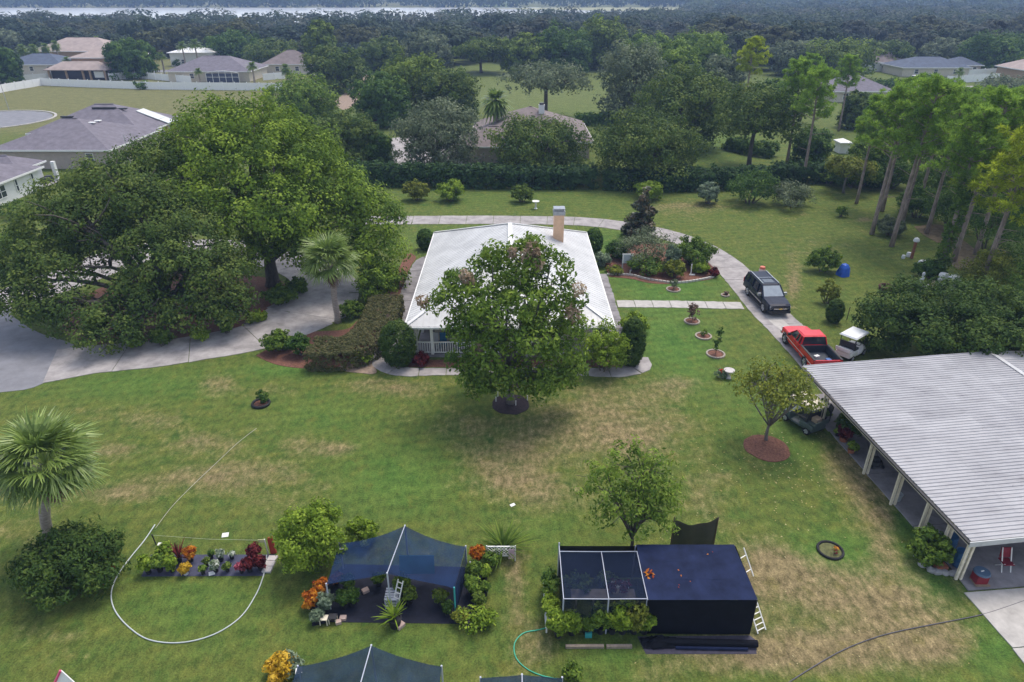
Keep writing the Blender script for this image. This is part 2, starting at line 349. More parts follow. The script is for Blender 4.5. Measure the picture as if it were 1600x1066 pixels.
def grass_material():
    m = bpy.data.materials.new('lawn_grass'); m.use_nodes = True; nt = m.node_tree; N = nt.nodes.new; Lk = nt.links.new
    b = nt.nodes['Principled BSDF']; b.inputs['Roughness'].default_value = .9; b.inputs['Specular IOR Level'].default_value = .15
    at = N('ShaderNodeAttribute'); at.attribute_name = 'patch'; sep = N('ShaderNodeSeparateColor'); Lk(at.outputs['Color'], sep.inputs[0])
    tc = N('ShaderNodeTexCoord')
    def noise(scale, detail=5, rough=.6, stretch=None):
        n = N('ShaderNodeTexNoise'); n.inputs['Scale'].default_value = scale; n.inputs['Detail'].default_value = detail; n.inputs['Roughness'].default_value = rough
        if stretch:
            mp = N('ShaderNodeMapping'); mp.inputs['Scale'].default_value = stretch; Lk(tc.outputs['Object'], mp.inputs[0]); Lk(mp.outputs[0], n.inputs['Vector'])
        else: Lk(tc.outputs['Object'], n.inputs['Vector'])
        return n.outputs[0]
    def math_(op, a, c, clamp=False):
        k = N('ShaderNodeMath'); k.operation = op; k.use_clamp = clamp
        for i, x in enumerate((a, c)):
            if isinstance(x, (int, float)): k.inputs[i].default_value = x
            else: Lk(x, k.inputs[i])
        return k.outputs[0]
    def ramp(f, p0, c0, p1, c1):
        r = N('ShaderNodeValToRGB'); r.color_ramp.elements[0].position = p0; r.color_ramp.elements[1].position = p1
        r.color_ramp.elements[0].color = (*c0, 1); r.color_ramp.elements[1].color = (*c1, 1); Lk(f, r.inputs[0]); return r.outputs[0]
    def mix(f, a, c, mode='MIX'):
        k = N('ShaderNodeMix'); k.data_type = 'RGBA'; k.blend_type = mode
        if isinstance(f, (int, float)): k.inputs[0].default_value = f
        else: Lk(f, k.inputs[0])
        for i, x in ((6, a), (7, c)):
            if isinstance(x, tuple): k.inputs[i].default_value = (*x, 1)
            else: Lk(x, k.inputs[i])
        return k.outputs[2]
    n_big = noise(.11, 4); n_mid = noise(.55, 6, .7); n_tuft = noise(3.2, 6, .75, (1, .6, 1)); n_fine = noise(13, 4, .8)
    green = ramp(noise(1.3, 6, .72, (1, .7, 1)), .36, (.048, .102, .018), .66, (.155, .160, .034))
    green = mix(.45, green, ramp(n_mid, .3, (.060, .100, .020), .72, (.142, .148, .034)))
    green = mix(sep.outputs[1], green, ramp(n_mid, .3, (.050, .115, .020), .7, (.110, .185, .036)))
    brown = ramp(n_tuft, .3, (.150, .105, .055), .7, (.310, .225, .125))
    d = math_('ADD', sep.outputs[0], math_('MULTIPLY', math_('SUBTRACT', n_mid, .5), 1.3))
    d = math_('ADD', d, math_('MULTIPLY', math_('SUBTRACT', n_tuft, .5), 1.2))
    d = math_('ADD', d, math_('MULTIPLY', math_('SUBTRACT', n_big, .5), .9))
    d = math_('SUBTRACT', d, math_('MULTIPLY', sep.outputs[1], .35))
    df = ramp(d, .22, (0, 0, 0), .95, (.85, .85, .85))
    c = mix(df, green, brown)
    yel = ramp(noise(.9, 4), .55, (0, 0, 0), .75, (.55, .55, .55)); c = mix(yel, c, (.165, .150, .032))
    c = mix(sep.outputs[2], c, ramp(n_mid, .3, (.12, .115, .045), .7, (.22, .19, .085)))
    blade = ramp(n_fine, .3, (.42, .42, .42), .7, (1.6, 1.6, 1.6)); c = mix(.9, c, blade, 'MULTIPLY')
    tuft = ramp(n_tuft, .3, (.50, .55, .55), .7, (1.42, 1.46, 1.46)); c = mix(.9, c, tuft, 'MULTIPLY')
    wv = N('ShaderNodeTexWave'); wv.inputs['Scale'].default_value = .35; wv.inputs['Distortion'].default_value = 1.2; wv.inputs['Detail'].default_value = 1
    mp = N('ShaderNodeMapping'); mp.inputs['Rotation'].default_value = (0, 0, R(78)); Lk(tc.outputs['Object'], mp.inputs[0]); Lk(mp.outputs[0], wv.inputs['Vector'])
    mow = ramp(wv.outputs[1], .2, (.93, .93, .93), .8, (1.07, 1.07, 1.07)); c = mix(.7, c, mow, 'MULTIPLY')
    Lk(c, b.inputs['Base Color'])
    bp = N('ShaderNodeBump'); bp.inputs['Strength'].default_value = .8; bp.inputs['Distance'].default_value = .07
    h = math_('ADD', n_tuft, math_('MULTIPLY', n_fine, .7)); Lk(h, bp.inputs['Height']); Lk(bp.outputs[0], b.inputs['Normal'])
    return m
me.materials.append(grass_material())
tag(link('lawn_ground', me), kind='structure')
# ---------------------------------------------------------------- concrete, mulch, road
CONC = mat('weathered_concrete', (.33, .305, .30), .9, .32, .9, bump=.3, detail=8)
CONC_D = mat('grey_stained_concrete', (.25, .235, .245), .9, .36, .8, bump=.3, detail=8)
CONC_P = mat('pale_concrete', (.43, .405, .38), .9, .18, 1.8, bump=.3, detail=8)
ASPH = mat('worn_asphalt', (.20, .20, .22), .9, .2, .7, bump=.5, detail=8)
MULCH = mat('red_brown_mulch', (.17, .075, .05), .95, .5, 9, bump=1.2, detail=6)
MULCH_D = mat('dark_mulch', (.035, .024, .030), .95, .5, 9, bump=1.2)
SAND = mat('sandy_leaf_litter', (.27, .20, .15), .95, .35, 3, bump=.6)
def catmull(pts, k=6):
    P_ = [Vector((p[0], p[1])) for p in pts]; out = []
    for i in range(len(P_) - 1):
        a, b, c, d = P_[max(i - 1, 0)], P_[i], P_[i + 1], P_[min(i + 2, len(P_) - 1)]
        for j in range(k):
            t = j / k
            out.append(.5 * ((2 * b) + (c - a) * t + (2 * a - 5 * b + 4 * c - d) * t * t + (3 * b - a - 3 * c + d) * t ** 3))
    out.append(P_[-1]); return out
def resample(pts, step):
    out = [pts[0].copy()]; acc = 0
    for a, b in zip(pts[:-1], pts[1:]):
        L = (b - a).length; t = step - acc
        while t <= L: out.append(a.lerp(b, t / L)); t += step
        acc = (acc + L) % step
    return out
def ribbon(name, pts, w, z, m, slab=3.0, gap=.045, part='concrete_slab', curve=True):
    """a pavement of separate slabs along a centre line; w is one width or one per point"""
    pp = [Vector((p[0], p[1])) for p in pts]
    cl = catmull(pp, 8) if curve else [a.lerp(b, t / 8) for a, b in zip(pp[:-1], pp[1:]) for t in range(8)] + [pp[-1]]
    n0 = len(cl); ws = w if isinstance(w, (int, float)) else None
    wid = lambda i: ws if ws else np.interp(i / (n0 - 1) * (len(w) - 1), range(len(w)), w)
    L = [0]; 
    for a, b in zip(cl[:-1], cl[1:]): L.append(L[-1] + (b - a).length)
    def at(s):
        i = min(max(int(np.searchsorted(L, s)) - 1, 0), n0 - 2); t = (s - L[i]) / max(1e-6, L[i + 1] - L[i])
        p = cl[i].lerp(cl[i + 1], t); d = (cl[min(i + 2, n0 - 1)] - cl[max(i - 1, 0)]).normalized(); return p, Vector((-d.y, d.x)), wid(i + t)
    root = empty(name, (cl[0].x, cl[0].y, 0), kind='structure')
    k = max(1, round(L[-1] / slab)); st = L[-1] / k; rr = random.Random(len(pts) + int(z * 1000))
    for i in range(k):
        s0, s1 = i * st + gap / 2, (i + 1) * st - gap / 2; l, r = [], []
        for j in range(5):
            p, nn, ww = at(s0 + (s1 - s0) * j / 4); l.append(p + nn * (ww / 2 + rr.uniform(-.05, .05))); r.append(p - nn * (ww / 2 + rr.uniform(-.05, .05)))
        mb = MB(); mb.prism(r + l[::-1], -.05, z + rr.uniform(-.004, .004)); mb.obj(part, m, root)
    return root
def gp(*px): return [G(a, b) for a, b in px]
def patch(name, pts, z, m, kind='structure', curve=True):
    p = [Vector((q[0], q[1])) for q in pts]
    if curve: p = catmull(p + [p[0]], 5)[:-1]
    mb = MB(); mb.prism(p if area2(p) > 0 else p[::-1], -.03, z)
    return tag(mb.obj(name, m), kind=kind)
def area2(p): return sum(a.x * b.y - b.x * a.y for a, b in zip(p, p[1:] + p[:1]))
def disc(c, r, k=18, jit=.06, seed=1, sy=1):
    rr = random.Random(seed)
    return [Vector((c[0] + r * math.cos(2 * math.pi * i / k) * (1 + rr.uniform(-jit, jit)), c[1] + sy * r * math.sin(2 * math.pi * i / k) * (1 + rr.uniform(-jit, jit)))) for i in range(k)]
# asphalt apron on the left, loop drive round the oak island
patch('asphalt_road', gp((-260, 470), (-60, 478), (14, 470), (18, 492), (60, 520), (120, 545), (66, 600), (-20, 616), (-200, 640)), .020, ASPH)
ribbon('loop_driveway', gp((78, 572), (160, 560), (250, 552), (330, 540), (390, 528), (430, 514), (470, 493)), [5.0, 4.4, 4.2, 4.2, 4.6, 5.5, 6.6], .034, CONC, slab=5.0)
ribbon('loop_driveway', gp((472, 491), (500, 470), (508, 448), (490, 424), (440, 404), (380, 392), (310, 388), (240, 392), (185, 405), (130, 425), (70, 448), (10, 468), (-60, 482)), [6.8, 6.2, 5.6, 5, 5, 5, 5, 5.5, 6, 6, 5.5, 5, 5], .034, CONC, slab=4.0)
patch('driveway_junction', gp((455, 520), (452, 470), (478, 455), (545, 455), (548, 492), (500, 512)), .016, CONC, curve=False)
# back drive that curves round to the carport
back = gp((560, 345), (680, 344), (800, 344), (900, 346), (965, 352), (1030, 364), (1085, 382), (1130, 409), (1163, 442), (1200, 485), (1248, 533), (1300, 590), (1345, 640))
ribbon('back_driveway', back, 3.0, .030, CONC, slab=3.0)
ribbon('front_walk', gp((964, 475), (1062, 476), (1160, 478)), 1.35, .040, CONC_P, slab=1.5, curve=False)
patch('concrete_patch', gp((1196, 494), (1214, 492), (1228, 505), (1246, 520), (1262, 533), (1240, 536), (1222, 518), (1206, 506)), .0385, CONC_P)
# walk round the house
ribbon('house_walk', [(-6.6, 62.5), (-8.2, 60.8), (-8.5, 57.0), (-8.6, 50), (-8.7, 43.2)], [1.5, 1.7, 1.7, 1.7, 1.7], .038, CONC_D, slab=1.6)
ribbon('house_walk', [(-8.7, 43.2), (-9.15, 41.9), (-8.75, 40.6), (-7.4, 39.85), (-5, 39.85), (0, 39.95), (4.6, 39.85), (6.9, 39.8), (8.6, 40.5), (8.9, 41.9)], [1.6, 1.3, 1.2, 1.15, .95, .95, 1.0, 1.3, 1.6, 1.3], .038, CONC, slab=1.8)
ribbon('house_walk', [(7.9, 57.5), (7.9, 53), (7.85, 48), (7.8, 43.2)], 1.25, .038, CONC_D, slab=1.6, curve=False)
# carport slab and its apron
CA, CB = Vector((17.75, 36.2)), Vector((19.15, 21.6))           # far and near ends of the low eave
cdir = (CB - CA).normalized(); cn = Vector((-cdir.y, cdir.x))      # cn points away from the yard (+X)
def cpt(s, t, z=0.0):
    """point s metres along the eave from its far end, t metres in from it"""
    p = CA + cdir * s + cn * t; return Vector((p.x, p.y, z))
CL = (CB - CA).length
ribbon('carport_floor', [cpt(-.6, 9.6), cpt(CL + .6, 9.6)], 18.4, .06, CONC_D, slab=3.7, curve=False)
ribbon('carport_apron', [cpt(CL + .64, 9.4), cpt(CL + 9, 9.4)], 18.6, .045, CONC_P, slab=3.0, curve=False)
# street pieces far off
patch('cul_de_sac_road', disc(G(-20, 188), 11, 28, 0), .03, ASPH, curve=False)
kb = empty('cul_de_sac_kerb', G(-20, 188), kind='structure'); kr = 11.3
for i in range(24):
    a0, a1 = 2 * math.pi * (i + .02) / 24, 2 * math.pi * (i + .98) / 24; g = G(-20, 188)
    MB().prism([Vector((g.x + math.cos(a) * r, g.y + math.sin(a) * r)) for a, r in ((a0, kr), ((a0 + a1) / 2, kr), (a1, kr), (a1, kr + .45), ((a0 + a1) / 2, kr + .45), (a0, kr + .45))], -.05, .12).obj('kerb_stone', CONC_P, kb)
ribbon('far_street', gp((60, 119), (180, 114), (280, 111), (420, 112), (500, 116)), 7, .03, ASPH, slab=30, part='asphalt_strip')
ribbon('far_street', gp((1300, 140), (1380, 133), (1480, 136), (1600, 139), (1700, 140)), 7, .03, CONC, slab=14, part='road_slab')
patch('dirt_track', gp((520, 160), (548, 138), (566, 120), (576, 118), (562, 150), (540, 172)), .015, SAND)
patch('neighbour_driveway', gp((566, 222), (700, 205), (742, 218), (742, 262), (560, 262)), .02, CONC, curve=False)
# planting beds
patch('mulch_bed', gp((952, 433), (985, 436), (1012, 442), (1040, 444), (1075, 441), (1112, 436), (1118, 425), (1100, 400), (1060, 385), (1000, 378), (960, 395), (945, 410)), .024, MULCH)
patch('mulch_bed', gp((400, 556), (432, 570), (480, 576), (545, 572), (585, 560), (608, 520), (622, 470), (640, 420), (650, 402), (636, 398), (618, 430), (598, 470), (560, 500), (540, 515), (480, 520), (440, 535)), .022, MULCH)
patch('sandy_bed', gp((520, 578), (560, 583), (588, 583), (584, 560), (612, 520), (625, 470), (600, 480), (585, 530), (555, 560)), .028, SAND)
patch('mulch_bed', gp((140, 535), (200, 542), (280, 537), (350, 526), (400, 505), (440, 482), (466, 462), (440, 440), (360, 428), (250, 430), (170, 445), (110, 480), (95, 515)), .020, MULCH)
patch('mulch_bed', disc(G(1198, 700), 1.25, 20, .05, 3), .03, MULCH)
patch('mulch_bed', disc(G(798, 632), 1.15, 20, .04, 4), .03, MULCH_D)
patch('mulch_bed', [Vector((-6.9, 41.5)), Vector((7.2, 41.5)), Vector((7.4, 40.55)), Vector((-7.1, 40.5))], .020, MULCH, curve=False)
patch('pine_straw_bed', gp((1428, 354), (1470, 352), (1500, 372), (1530, 396), (1545, 420), (1510, 426), (1484, 410), (1492, 396), (1444, 368)), .02, mat('pine_straw', (.14, .105, .06), .95, .4, 2.5, bump=.8))
# lake and the far shore
WATER = mat('lake_water', (.84, .86, .88), .15, .03, .02, spec=1.0)  # near-white base colour stands in for the bright sky reflected in the lake
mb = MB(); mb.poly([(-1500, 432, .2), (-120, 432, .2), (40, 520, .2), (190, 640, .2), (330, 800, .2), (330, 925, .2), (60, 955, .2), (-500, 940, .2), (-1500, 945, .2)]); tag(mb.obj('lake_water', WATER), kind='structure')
mb = MB(); mb.poly([(-40, 905, .3), (160, 780, .3), (420, 760, .3), (650, 860, .3), (500, 955, .3), (100, 960, .3)]); tag(mb.obj('marsh_land', mat('marsh_grass', (.30, .30, .16), .9, .3, .02)), kind='structure')
# haze: real air, one closed box round everything
mb = MB(); mb.box((0, 1250, 17), (5200, 2700, 38)); hz = mb.obj('haze', None); tag(hz, kind='stuff')
hm = bpy.data.materials.new('haze_air'); hm.use_nodes = True; nt = hm.node_tree; nt.nodes.clear()
vo = nt.nodes.new('ShaderNodeVolumePrincipled'); vo.inputs['Color'].default_value = (.42, .60, 1.0, 1); vo.inputs['Density'].default_value = .00043; vo.inputs['Anisotropy'].default_value = .0
om = nt.nodes.new('ShaderNodeOutputMaterial'); nt.links.new(vo.outputs[0], om.inputs['Volume']); hz.data.materials.append(hm)
# ---------------------------------------------------------------- buildings
SHING = mat('grey_asphalt_shingle', (.165, .15, .178), .9, .2, 1.2, bump=.4)
SHING_B = mat('brown_shingle', (.19, .155, .15), .9, .2, .8, bump=.4)
SHING_T = mat('tan_roof_tile', (.36, .29, .265), .9, .18, .6, bump=.4)
SHING_BL = mat('blue_grey_shingle', (.085, .105, .15), .9, .2, .8)
TRIM = mat('white_trim', (.78, .77, .76), .6, .05)
STUC = mat('beige_stucco', (.46, .385, .345), .9, .08, 2)
STUC_W = mat('white_stucco', (.74, .73, .70), .9, .05, 2)
STUC_T = mat('tan_stucco', (.42, .29, .20), .9, .08, 2)
STUC_C = mat('cream_stucco', (.62, .55, .45), .9, .08, 2)
GLASS = mat('window_glass', (.03, .04, .05), .08, .1, spec=.8)
DARKIN = mat('dark_screen', (.035, .033, .045), .7, .2)
METAL_W = mat('white_metal_roof', (.58, .575, .57), .45, .17, .45, spec=.5, detail=6)
WHITE_P = mat('white_paint', (.78, .77, .74), .5, .05)
CREAM_P = mat('cream_paint', (.62, .55, .44), .6, .1, 4)
BLACK_M = mat('dark_metal', (.03, .03, .035), .5, .2)
def hip_mesh(x0, x1, y0, y1, he, hr, th=.16):
    """a hipped roof with real thickness; ridge along the longer side"""
    w, d = x1 - x0, y1 - y0; k = min(w, d) / 2; xm, ym = (x0 + x1) / 2, (y0 + y1) / 2
    ra, rb = ((x0 + k, ym), (x1 - k, ym)) if w > d else ((xm, y0 + k), (xm, y1 - k))
    c = [(x0, y0, he), (x1, y0, he), (x1, y1, he), (x0, y1, he)]
    v = c + [(x, y, z - th) for x, y, z in c] + [(*ra, hr), (*rb, hr)]
    f = [(0, 4, 5, 1), (1, 5, 6, 2), (2, 6, 7, 3), (3, 7, 4, 0), (7, 6, 5, 4)]
    f += [(0, 1, 9, 8), (1, 2, 9), (2, 3, 8, 9), (3, 0, 8)] if w > d else [(0, 1, 8), (1, 2, 9, 8), (2, 3, 9), (3, 0, 8, 9)]
    return MB().add(v, f), ra, rb
def window(parent, c, w, h, face, frame=TRIM, mull=(1, 1)):
    """a framed window on a wall; face is the outward normal ('-y', '+x', '-x')"""
    d = {'-y': (w, .1), '+x': (.1, w), '-x': (.1, w)}[face]; o = {'-y': (0, -1), '+x': (1, 0), '-x': (-1, 0)}[face]
    c = Vector(c); t = .09; mb = MB()
    al = Vector((1, 0, 0)) if face == '-y' else Vector((0, 1, 0))
    def bar(cc, ww, hh): mb.box(cc, (ww, .12, hh) if face == '-y' else (.12, ww, hh))
    for s in (-1, 1):
        bar(c + al * s * (w / 2 - t / 2), t, h); bar(c + Vector((0, 0, s * (h / 2 - t / 2))), w - 2 * t, t)
    for i in range(mull[0]): bar(c + Vector((0, 0, -h / 2 + h * (i + 1) / (mull[0] + 1))), w - 2 * t, t * .7)
    for i in range(mull[1] - 1): bar(c + al * (-w / 2 + w * (i + 1) / mull[1]), t, h - 2 * t)
    fr = mb.obj('window', frame, parent)
    pn = MB(); pn.box(c + Vector((o[0], o[1], 0)) * .01, (w - .1, .06, h - .1) if face == '-y' else (.06, w - .1, h - .1))
    me = pn.mesh('pane', GLASS, parent_loc(parent)); link('pane', me, fr)
    return fr
def house(name, base, label, blocks, wall, roof, wins=(), cat='house', vents=(), over=.55):
    """blocks: (x0,x1,y0,y1,eave,ridge[,floor z])"""
    root = empty(name, base, label, cat)
    for i, b in enumerate(blocks):
        x0, x1, y0, y1, he, hr = b[:6]; z0 = b[6] if len(b) > 6 else 0
        MB().box(((x0 + x1) / 2, (y0 + y1) / 2, (he - .12 + z0) / 2), (x1 - x0, y1 - y0, he - .12 - z0)).obj('wall', wall, root)
        hm_, ra, rb = hip_mesh(x0 - over, x1 + over, y0 - over, y1 + over, he + .001 * i, hr); r = hm_.obj('roof', roof, root)
        fs = MB(); X0, X1, Y0, Y1 = x0 - over, x1 + over, y0 - over, y1 + over; zz = he - .10 + .001 * i
        fs.box(((X0 + X1) / 2, Y0 - .02, zz), (X1 - X0 + .08, .05, .22)); fs.box(((X0 + X1) / 2, Y1 + .02, zz), (X1 - X0 + .08, .05, .22))
        fs.box((X0 - .02, (Y0 + Y1) / 2, zz), (.05, Y1 - Y0, .22)); fs.box((X1 + .02, (Y0 + Y1) / 2, zz), (.05, Y1 - Y0, .22))
        link('fascia', fs.mesh('fascia', TRIM, parent_loc(root)), r)
        rc = MB(); rc.bar((*ra, hr + .01), (*rb, hr + .01), .3, .08); link('ridge_cap', rc.mesh('ridge_cap', roof, parent_loc(root)), r)
    for w in wins: window(root, *w)
    for c, d, m in vents:
        MB().box(c, d).obj('roof_vent', m, root)
    return root
# --- the white-roofed house in the middle
HX0, HX1, HY0, HY1, HE, HR = -7.25, 6.95, 41.45, 61.4, 2.62, 5.75
hr_ = empty('main_house', (0, 51, 0), 'single storey house with a white hipped metal roof behind the pecan tree', 'house')
MB().box((0, 52.3, 1.25), (11.2, 16.2, 2.5)).obj('wall', STUC_C, hr_)
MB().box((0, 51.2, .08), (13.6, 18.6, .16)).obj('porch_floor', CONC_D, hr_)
rm, ra, rb = hip_mesh(HX0, HX1, HY0, HY1, HE, HR, .14); roof = rm.obj('roof', METAL_W, hr_)
def on_hip(x, y):
    k = (HX1 - HX0) / 2; d = min(x - HX0, HX1 - x, y - HY0, HY1 - y); return HE + (HR - HE) * d / k
seam = MB()
for i in range(1, 50):                                                  # standing seams run down each slope
    y = HY0 + i * .41
    if y > HY1 - .1: break
    for s in (-1, 1):
        e = HX0 if s < 0 else HX1; q = min((HX1 - HX0) / 2, y - HY0, HY1 - y)
        if q < .15: continue
        x1 = e - s * q; seam.bar((e, y, HE + .006), (x1, y, on_hip(x1, y) + .006), .03, .02)
for i in range(1, 36):
    x = HX0 + i * .41
    if x > HX1 - .1: break
    q = min(x - HX0, HX1 - x)
    if q > .15:
        seam.bar((x, HY0, HE + .012), (x, HY0 + q, HE + (HR - HE) * q / ((HX1 - HX0) / 2) + .012), .03, .03)
        seam.bar((x, HY1, HE + .012), (x, HY1 - q, HE + (HR - HE) * q / ((HX1 - HX0) / 2) + .012), .03, .03)
o = link('standing_seams', seam.mesh('standing_seams', METAL_W, parent_loc(hr_)), roof); o['kind'] = 'stuff'
cap = MB(); cap.bar((*ra, HR + .03), (*rb, HR + .03), .34, .07)
for a, b in (((HX0, HY0), ra), ((HX1, HY0), ra), ((HX0, HY1), rb), ((HX1, HY1), rb)): cap.bar((*a, HE + .03), (*b, HR + .03), .26, .06)
link('ridge_cap', cap.mesh('ridge_cap', mat('white_ridge_metal', (.74, .73, .72), .4, .05), parent_loc(hr_)), roof)
gut = MB(); gut.box((HX0 - .04, 51.4, HE - .1), (.1, 19.9, .14)); gut.box((HX1 + .04, 51.4, HE - .1), (.1, 19.9, .14)); gut.box((-.15, HY0 - .04, HE - .1), (14.3, .1, .14)); gut.box((-.15, HY1 + .04, HE - .1), (14.3, .1, .14))
link('gutter', gut.mesh('gutter', TRIM, parent_loc(hr_)), roof)
ch = P(872, 378, 55.6); chz = on_hip(ch.x, 55.6)
chim = MB().box((ch.x, 55.6, (chz + 5.95) / 2), (.85, .75, 5.95 - chz + .5)).obj('chimney', mat('peach_stucco', (.66, .43, .28), .9, .08), hr_)
cc = MB(); cc.box((ch.x, 55.6, 6.32), (1.0, .9, .34)); cc.box((ch.x, 55.6, 6.56), (.8, .7, .12)); cc.box((ch.x, 55.6, 6.68), (.95, .85, .06))
link('chimney_cap', cc.mesh('chimney_cap', mat('galvanised_steel', (.32, .34, .37), .4, .15, metal=.6), parent_loc(hr_)), chim)
PY_ = 42.1
for x in (-6.65, -5.55, -2.6, .4, 3.4, 6.35):
    MB().box((x, PY_, 1.32), (.2, .2, 2.4)).obj('porch_post', WHITE_P, hr_)
MB().bar((-6.3, PY_ + .9, 2.3), (-6.6, PY_, 1.5), .1).obj('porch_brace', WHITE_P, hr_)
for y in (45.5, 49, 52.5, 56, 59.5):
    for x in (-6.65, 6.35): MB().box((x, y, 1.32), (.2, .2, 2.4)).obj('porch_post', WHITE_P, hr_)
for a, b in ((-6.55, -2.7), (-2.5, .3), (.5, 3.3), (3.5, 6.25)):
    rail = MB(); rail.box(((a + b) / 2, PY_, 1.1), (b - a, .1, .07)); rail.box(((a + b) / 2, PY_, .3), (b - a, .07, .06))
    r = rail.obj('porch_railing', WHITE_P, hr_); n = int((b - a) / .16)
    for i in range(1, n):
        pk = MB().box((a + (b - a) * i / n, PY_, .70), (.045, .045, .72)); link('picket', pk.mesh('picket', WHITE_P, parent_loc(hr_)), r)
MB().box((1.0, 44.17, 1.15), (1.0, .06, 2.1)).obj('door', mat('teal_door_paint', (.05, .17, .2), .5, .1), hr_)
for x in (-4.2, -1.6, 3.6): window(hr_, (x, 44.18, 1.45), 1.2, 1.2, '-y')
for y in (47, 51, 55): window(hr_, (5.62, y, 1.45), 1.3, 1.2, '+x')
for y in (47.5, 52, 57): window(hr_, (-5.62, y, 1.45), 1.3, 1.2, '-x')
# --- left-hand neighbours
house('grey_roof_house', (-64, 98, 0), 'beige house with grey shingle roof and two white skylight panels by the pasture',
      [(-73, -56.9, 97.6, 113, 2.75, 5.7), (-75, -57.9, 109.5, 123.5, 2.8, 6.1)], STUC, SHING,
      wins=[((-59.6, 97.55, 1.55), 1.1, 1.4, '-y'), ((-56.85, 99.6, 1.6), 1.3, 1.2, '+x')],
      )
gh = bpy.data.objects['grey_roof_house']
GHB = [(-73.55, -56.35, 97.05, 113.55, 2.75, 5.7), (-75.55, -57.35, 108.95, 124.05, 2.8, 6.1)]
def gh_roof(x, y):
    z = -9
    for x0, x1, y0, y1, he, hr in GHB:
        d = min(x - x0, x1 - x, y - y0, y1 - y)
        if d > 0: z = max(z, he + (hr - he) * min(1, d / (min(x1 - x0, y1 - y0) / 2)))
    return z
def on_gh(px, py):
    for yy in np.arange(96, 125, .1):
        p = P(px, py, yy)
        if p.z <= gh_roof(p.x, p.y): return Vector((p.x, p.y, gh_roof(p.x, p.y)))
    return Vector(G(px, py))
for px, py, dd, m in ((105, 184, (1.9, .5, .2), BLACK_M), (154, 170, (1.9, .45, .2), BLACK_M), (172, 170, (1.9, .45, .2), BLACK_M), (189, 171, (1.9, .45, .2), BLACK_M), (144, 193, (.9, .7, .12), TRIM), (153, 190, (.9, .7, .12), TRIM)):
    MB().box(on_gh(px, py) + Vector((0, 0, .1)), dd).obj('roof_vent', m, gh)
for px, py in ((236, 180), (252, 186)):
    p = on_gh(px, py); MB().box(p + Vector((0, 0, .16)), (3.6, 2.6, .1), ry=R(22)).obj('skylight_panel', mat('pale_solar_panel', (.62, .63, .60), .25, .05, spec=.7), gh)
for y in (114.6, 117.5, 120.8): MB().box((-57.75, y, 1.3), (.35, .35, 2.5)).obj('porch_column', mat('orange_brick', (.40, .17, .075), .9, .2, 4), gh)
house('white_house', (-68, 80, 0), 'white stucco house with grey shingle roof and back porch at the edge of the yard',
      [(-79, -60.4, 68, 87.2, 2.7, 5.9), (-70, -62.2, 86, 90.6, 2.65, 3.9)], STUC_W, SHING,
      wins=[((-60.35, 79.6, 1.5), 1.9, 1.5, '+x', TRIM, (1, 2)), ((-60.35, 82.6, 1.55), .55, 1.5, '+x'), ((-60.35, 85.7, 1.55), .55, 1.5, '+x')])
wh = bpy.data.objects['white_house']
MB().box((-60.6, 90.8, 1.3), (.45, .45, 2.6)).obj('porch_column', TRIM, wh)
MB().box((-61.2, 89, .06), (2, 3.8, .12)).obj('porch_floor', CONC, wh)
for x, y in ((-61.2, 89.2), (-61.3, 90.2)): MB().box((x, y, .5), (.7, .7, .75)).obj('porch_seat', BLACK_M, wh)
# --- far left row behind the white fence
def far_house(name, px, py, w, d, he, hr, wall, roof, label, extra=(), nwin=3, cat='house', door=False):
    g = G(px, py); x0, x1, y0, y1 = g.x - w / 2, g.x + w / 2, g.y, g.y + d
    wins = [((x0 + w * (i + .7) / (nwin + .4), y0 - .03, min(he, 2.7) * .55), 1.2, 1.3, '-y') for i in range(nwin)]
    ft = [(x0 + a * w, x0 + b * w, y0 + c * d, y0 + e * d, h1, h2, z0) for a, b, c, e, h1, h2, z0 in extra]
    return house(name, g, label, [(x0, x1, y0, y1, he, hr)] + ft, wall, roof, wins), (x0, x1, y0, y1)
th, q = far_house('two_storey_house', 160, 122, 15, 14, 5.4, 7.9, STUC_T, SHING_T, 'tan two storey house with pale tile roof beyond the white vinyl fence', nwin=2)
far_house('long_tile_house', 118, 104, 26, 16, 4.6, 8.2, STUC_T, SHING_T, 'pale tile roofed house rising behind the tan two storey house', nwin=5)
g = G(132, 124); ln = empty('screened_porch', (g.x, g.y, 0), 'screened porch with low tile roof joined to the tan house', 'porch')
for x in (-8.2, -3.4, 1.2, 3.2, 7.3): MB().box((g.x + x, g.y - 2, 1.3), (.45, .45, 2.6)).obj('porch_column', STUC_T, ln)
MB().box((g.x - .4, g.y - 1.4, 1.25), (15, .1, 2.4)).obj('screen', DARKIN, ln)
MB().box((g.x + 5.3, g.y - 1.5, 1.4), (2.6, .16, 1.6)).obj('window', TRIM, ln)
hip_mesh(g.x - 9.2, g.x + 8.4, g.y - 2.8, g.y + 5, 2.7, 4.6)[0].obj('roof', SHING_T, ln)
far_house('blue_roof_house', 52, 116, 18, 13, 2.7, 5.2, STUC_C, SHING_BL, 'low house with a blue grey roof left of the tan tile houses')
e, q = far_house('screen_room_house', 328, 128, 22, 15, 2.7, 6.0, STUC_C, SHING, 'cream house with grey roof and an arched white screen enclosure', nwin=2)
for c in ((-3, 5.3), (-.3, 5.5), (2.4, 5.5)): MB().box(((q[0] + q[1]) / 2 + c[0], q[2] + 6.2, c[1] - .35), (1.8, .4, .2)).obj('roof_vent', BLACK_M, e)
g = G(352, 129); cg = empty('pool_screen_enclosure', (g.x, g.y, 0), 'arched white framed pool screen beside the cream house', 'screen enclosure')
MB().box((g.x, g.y - 1.2, 1.2), (8.6, .08, 2.4)).obj('screen', mat('blue_screen', (.05, .06, .11), .4, .2), cg)
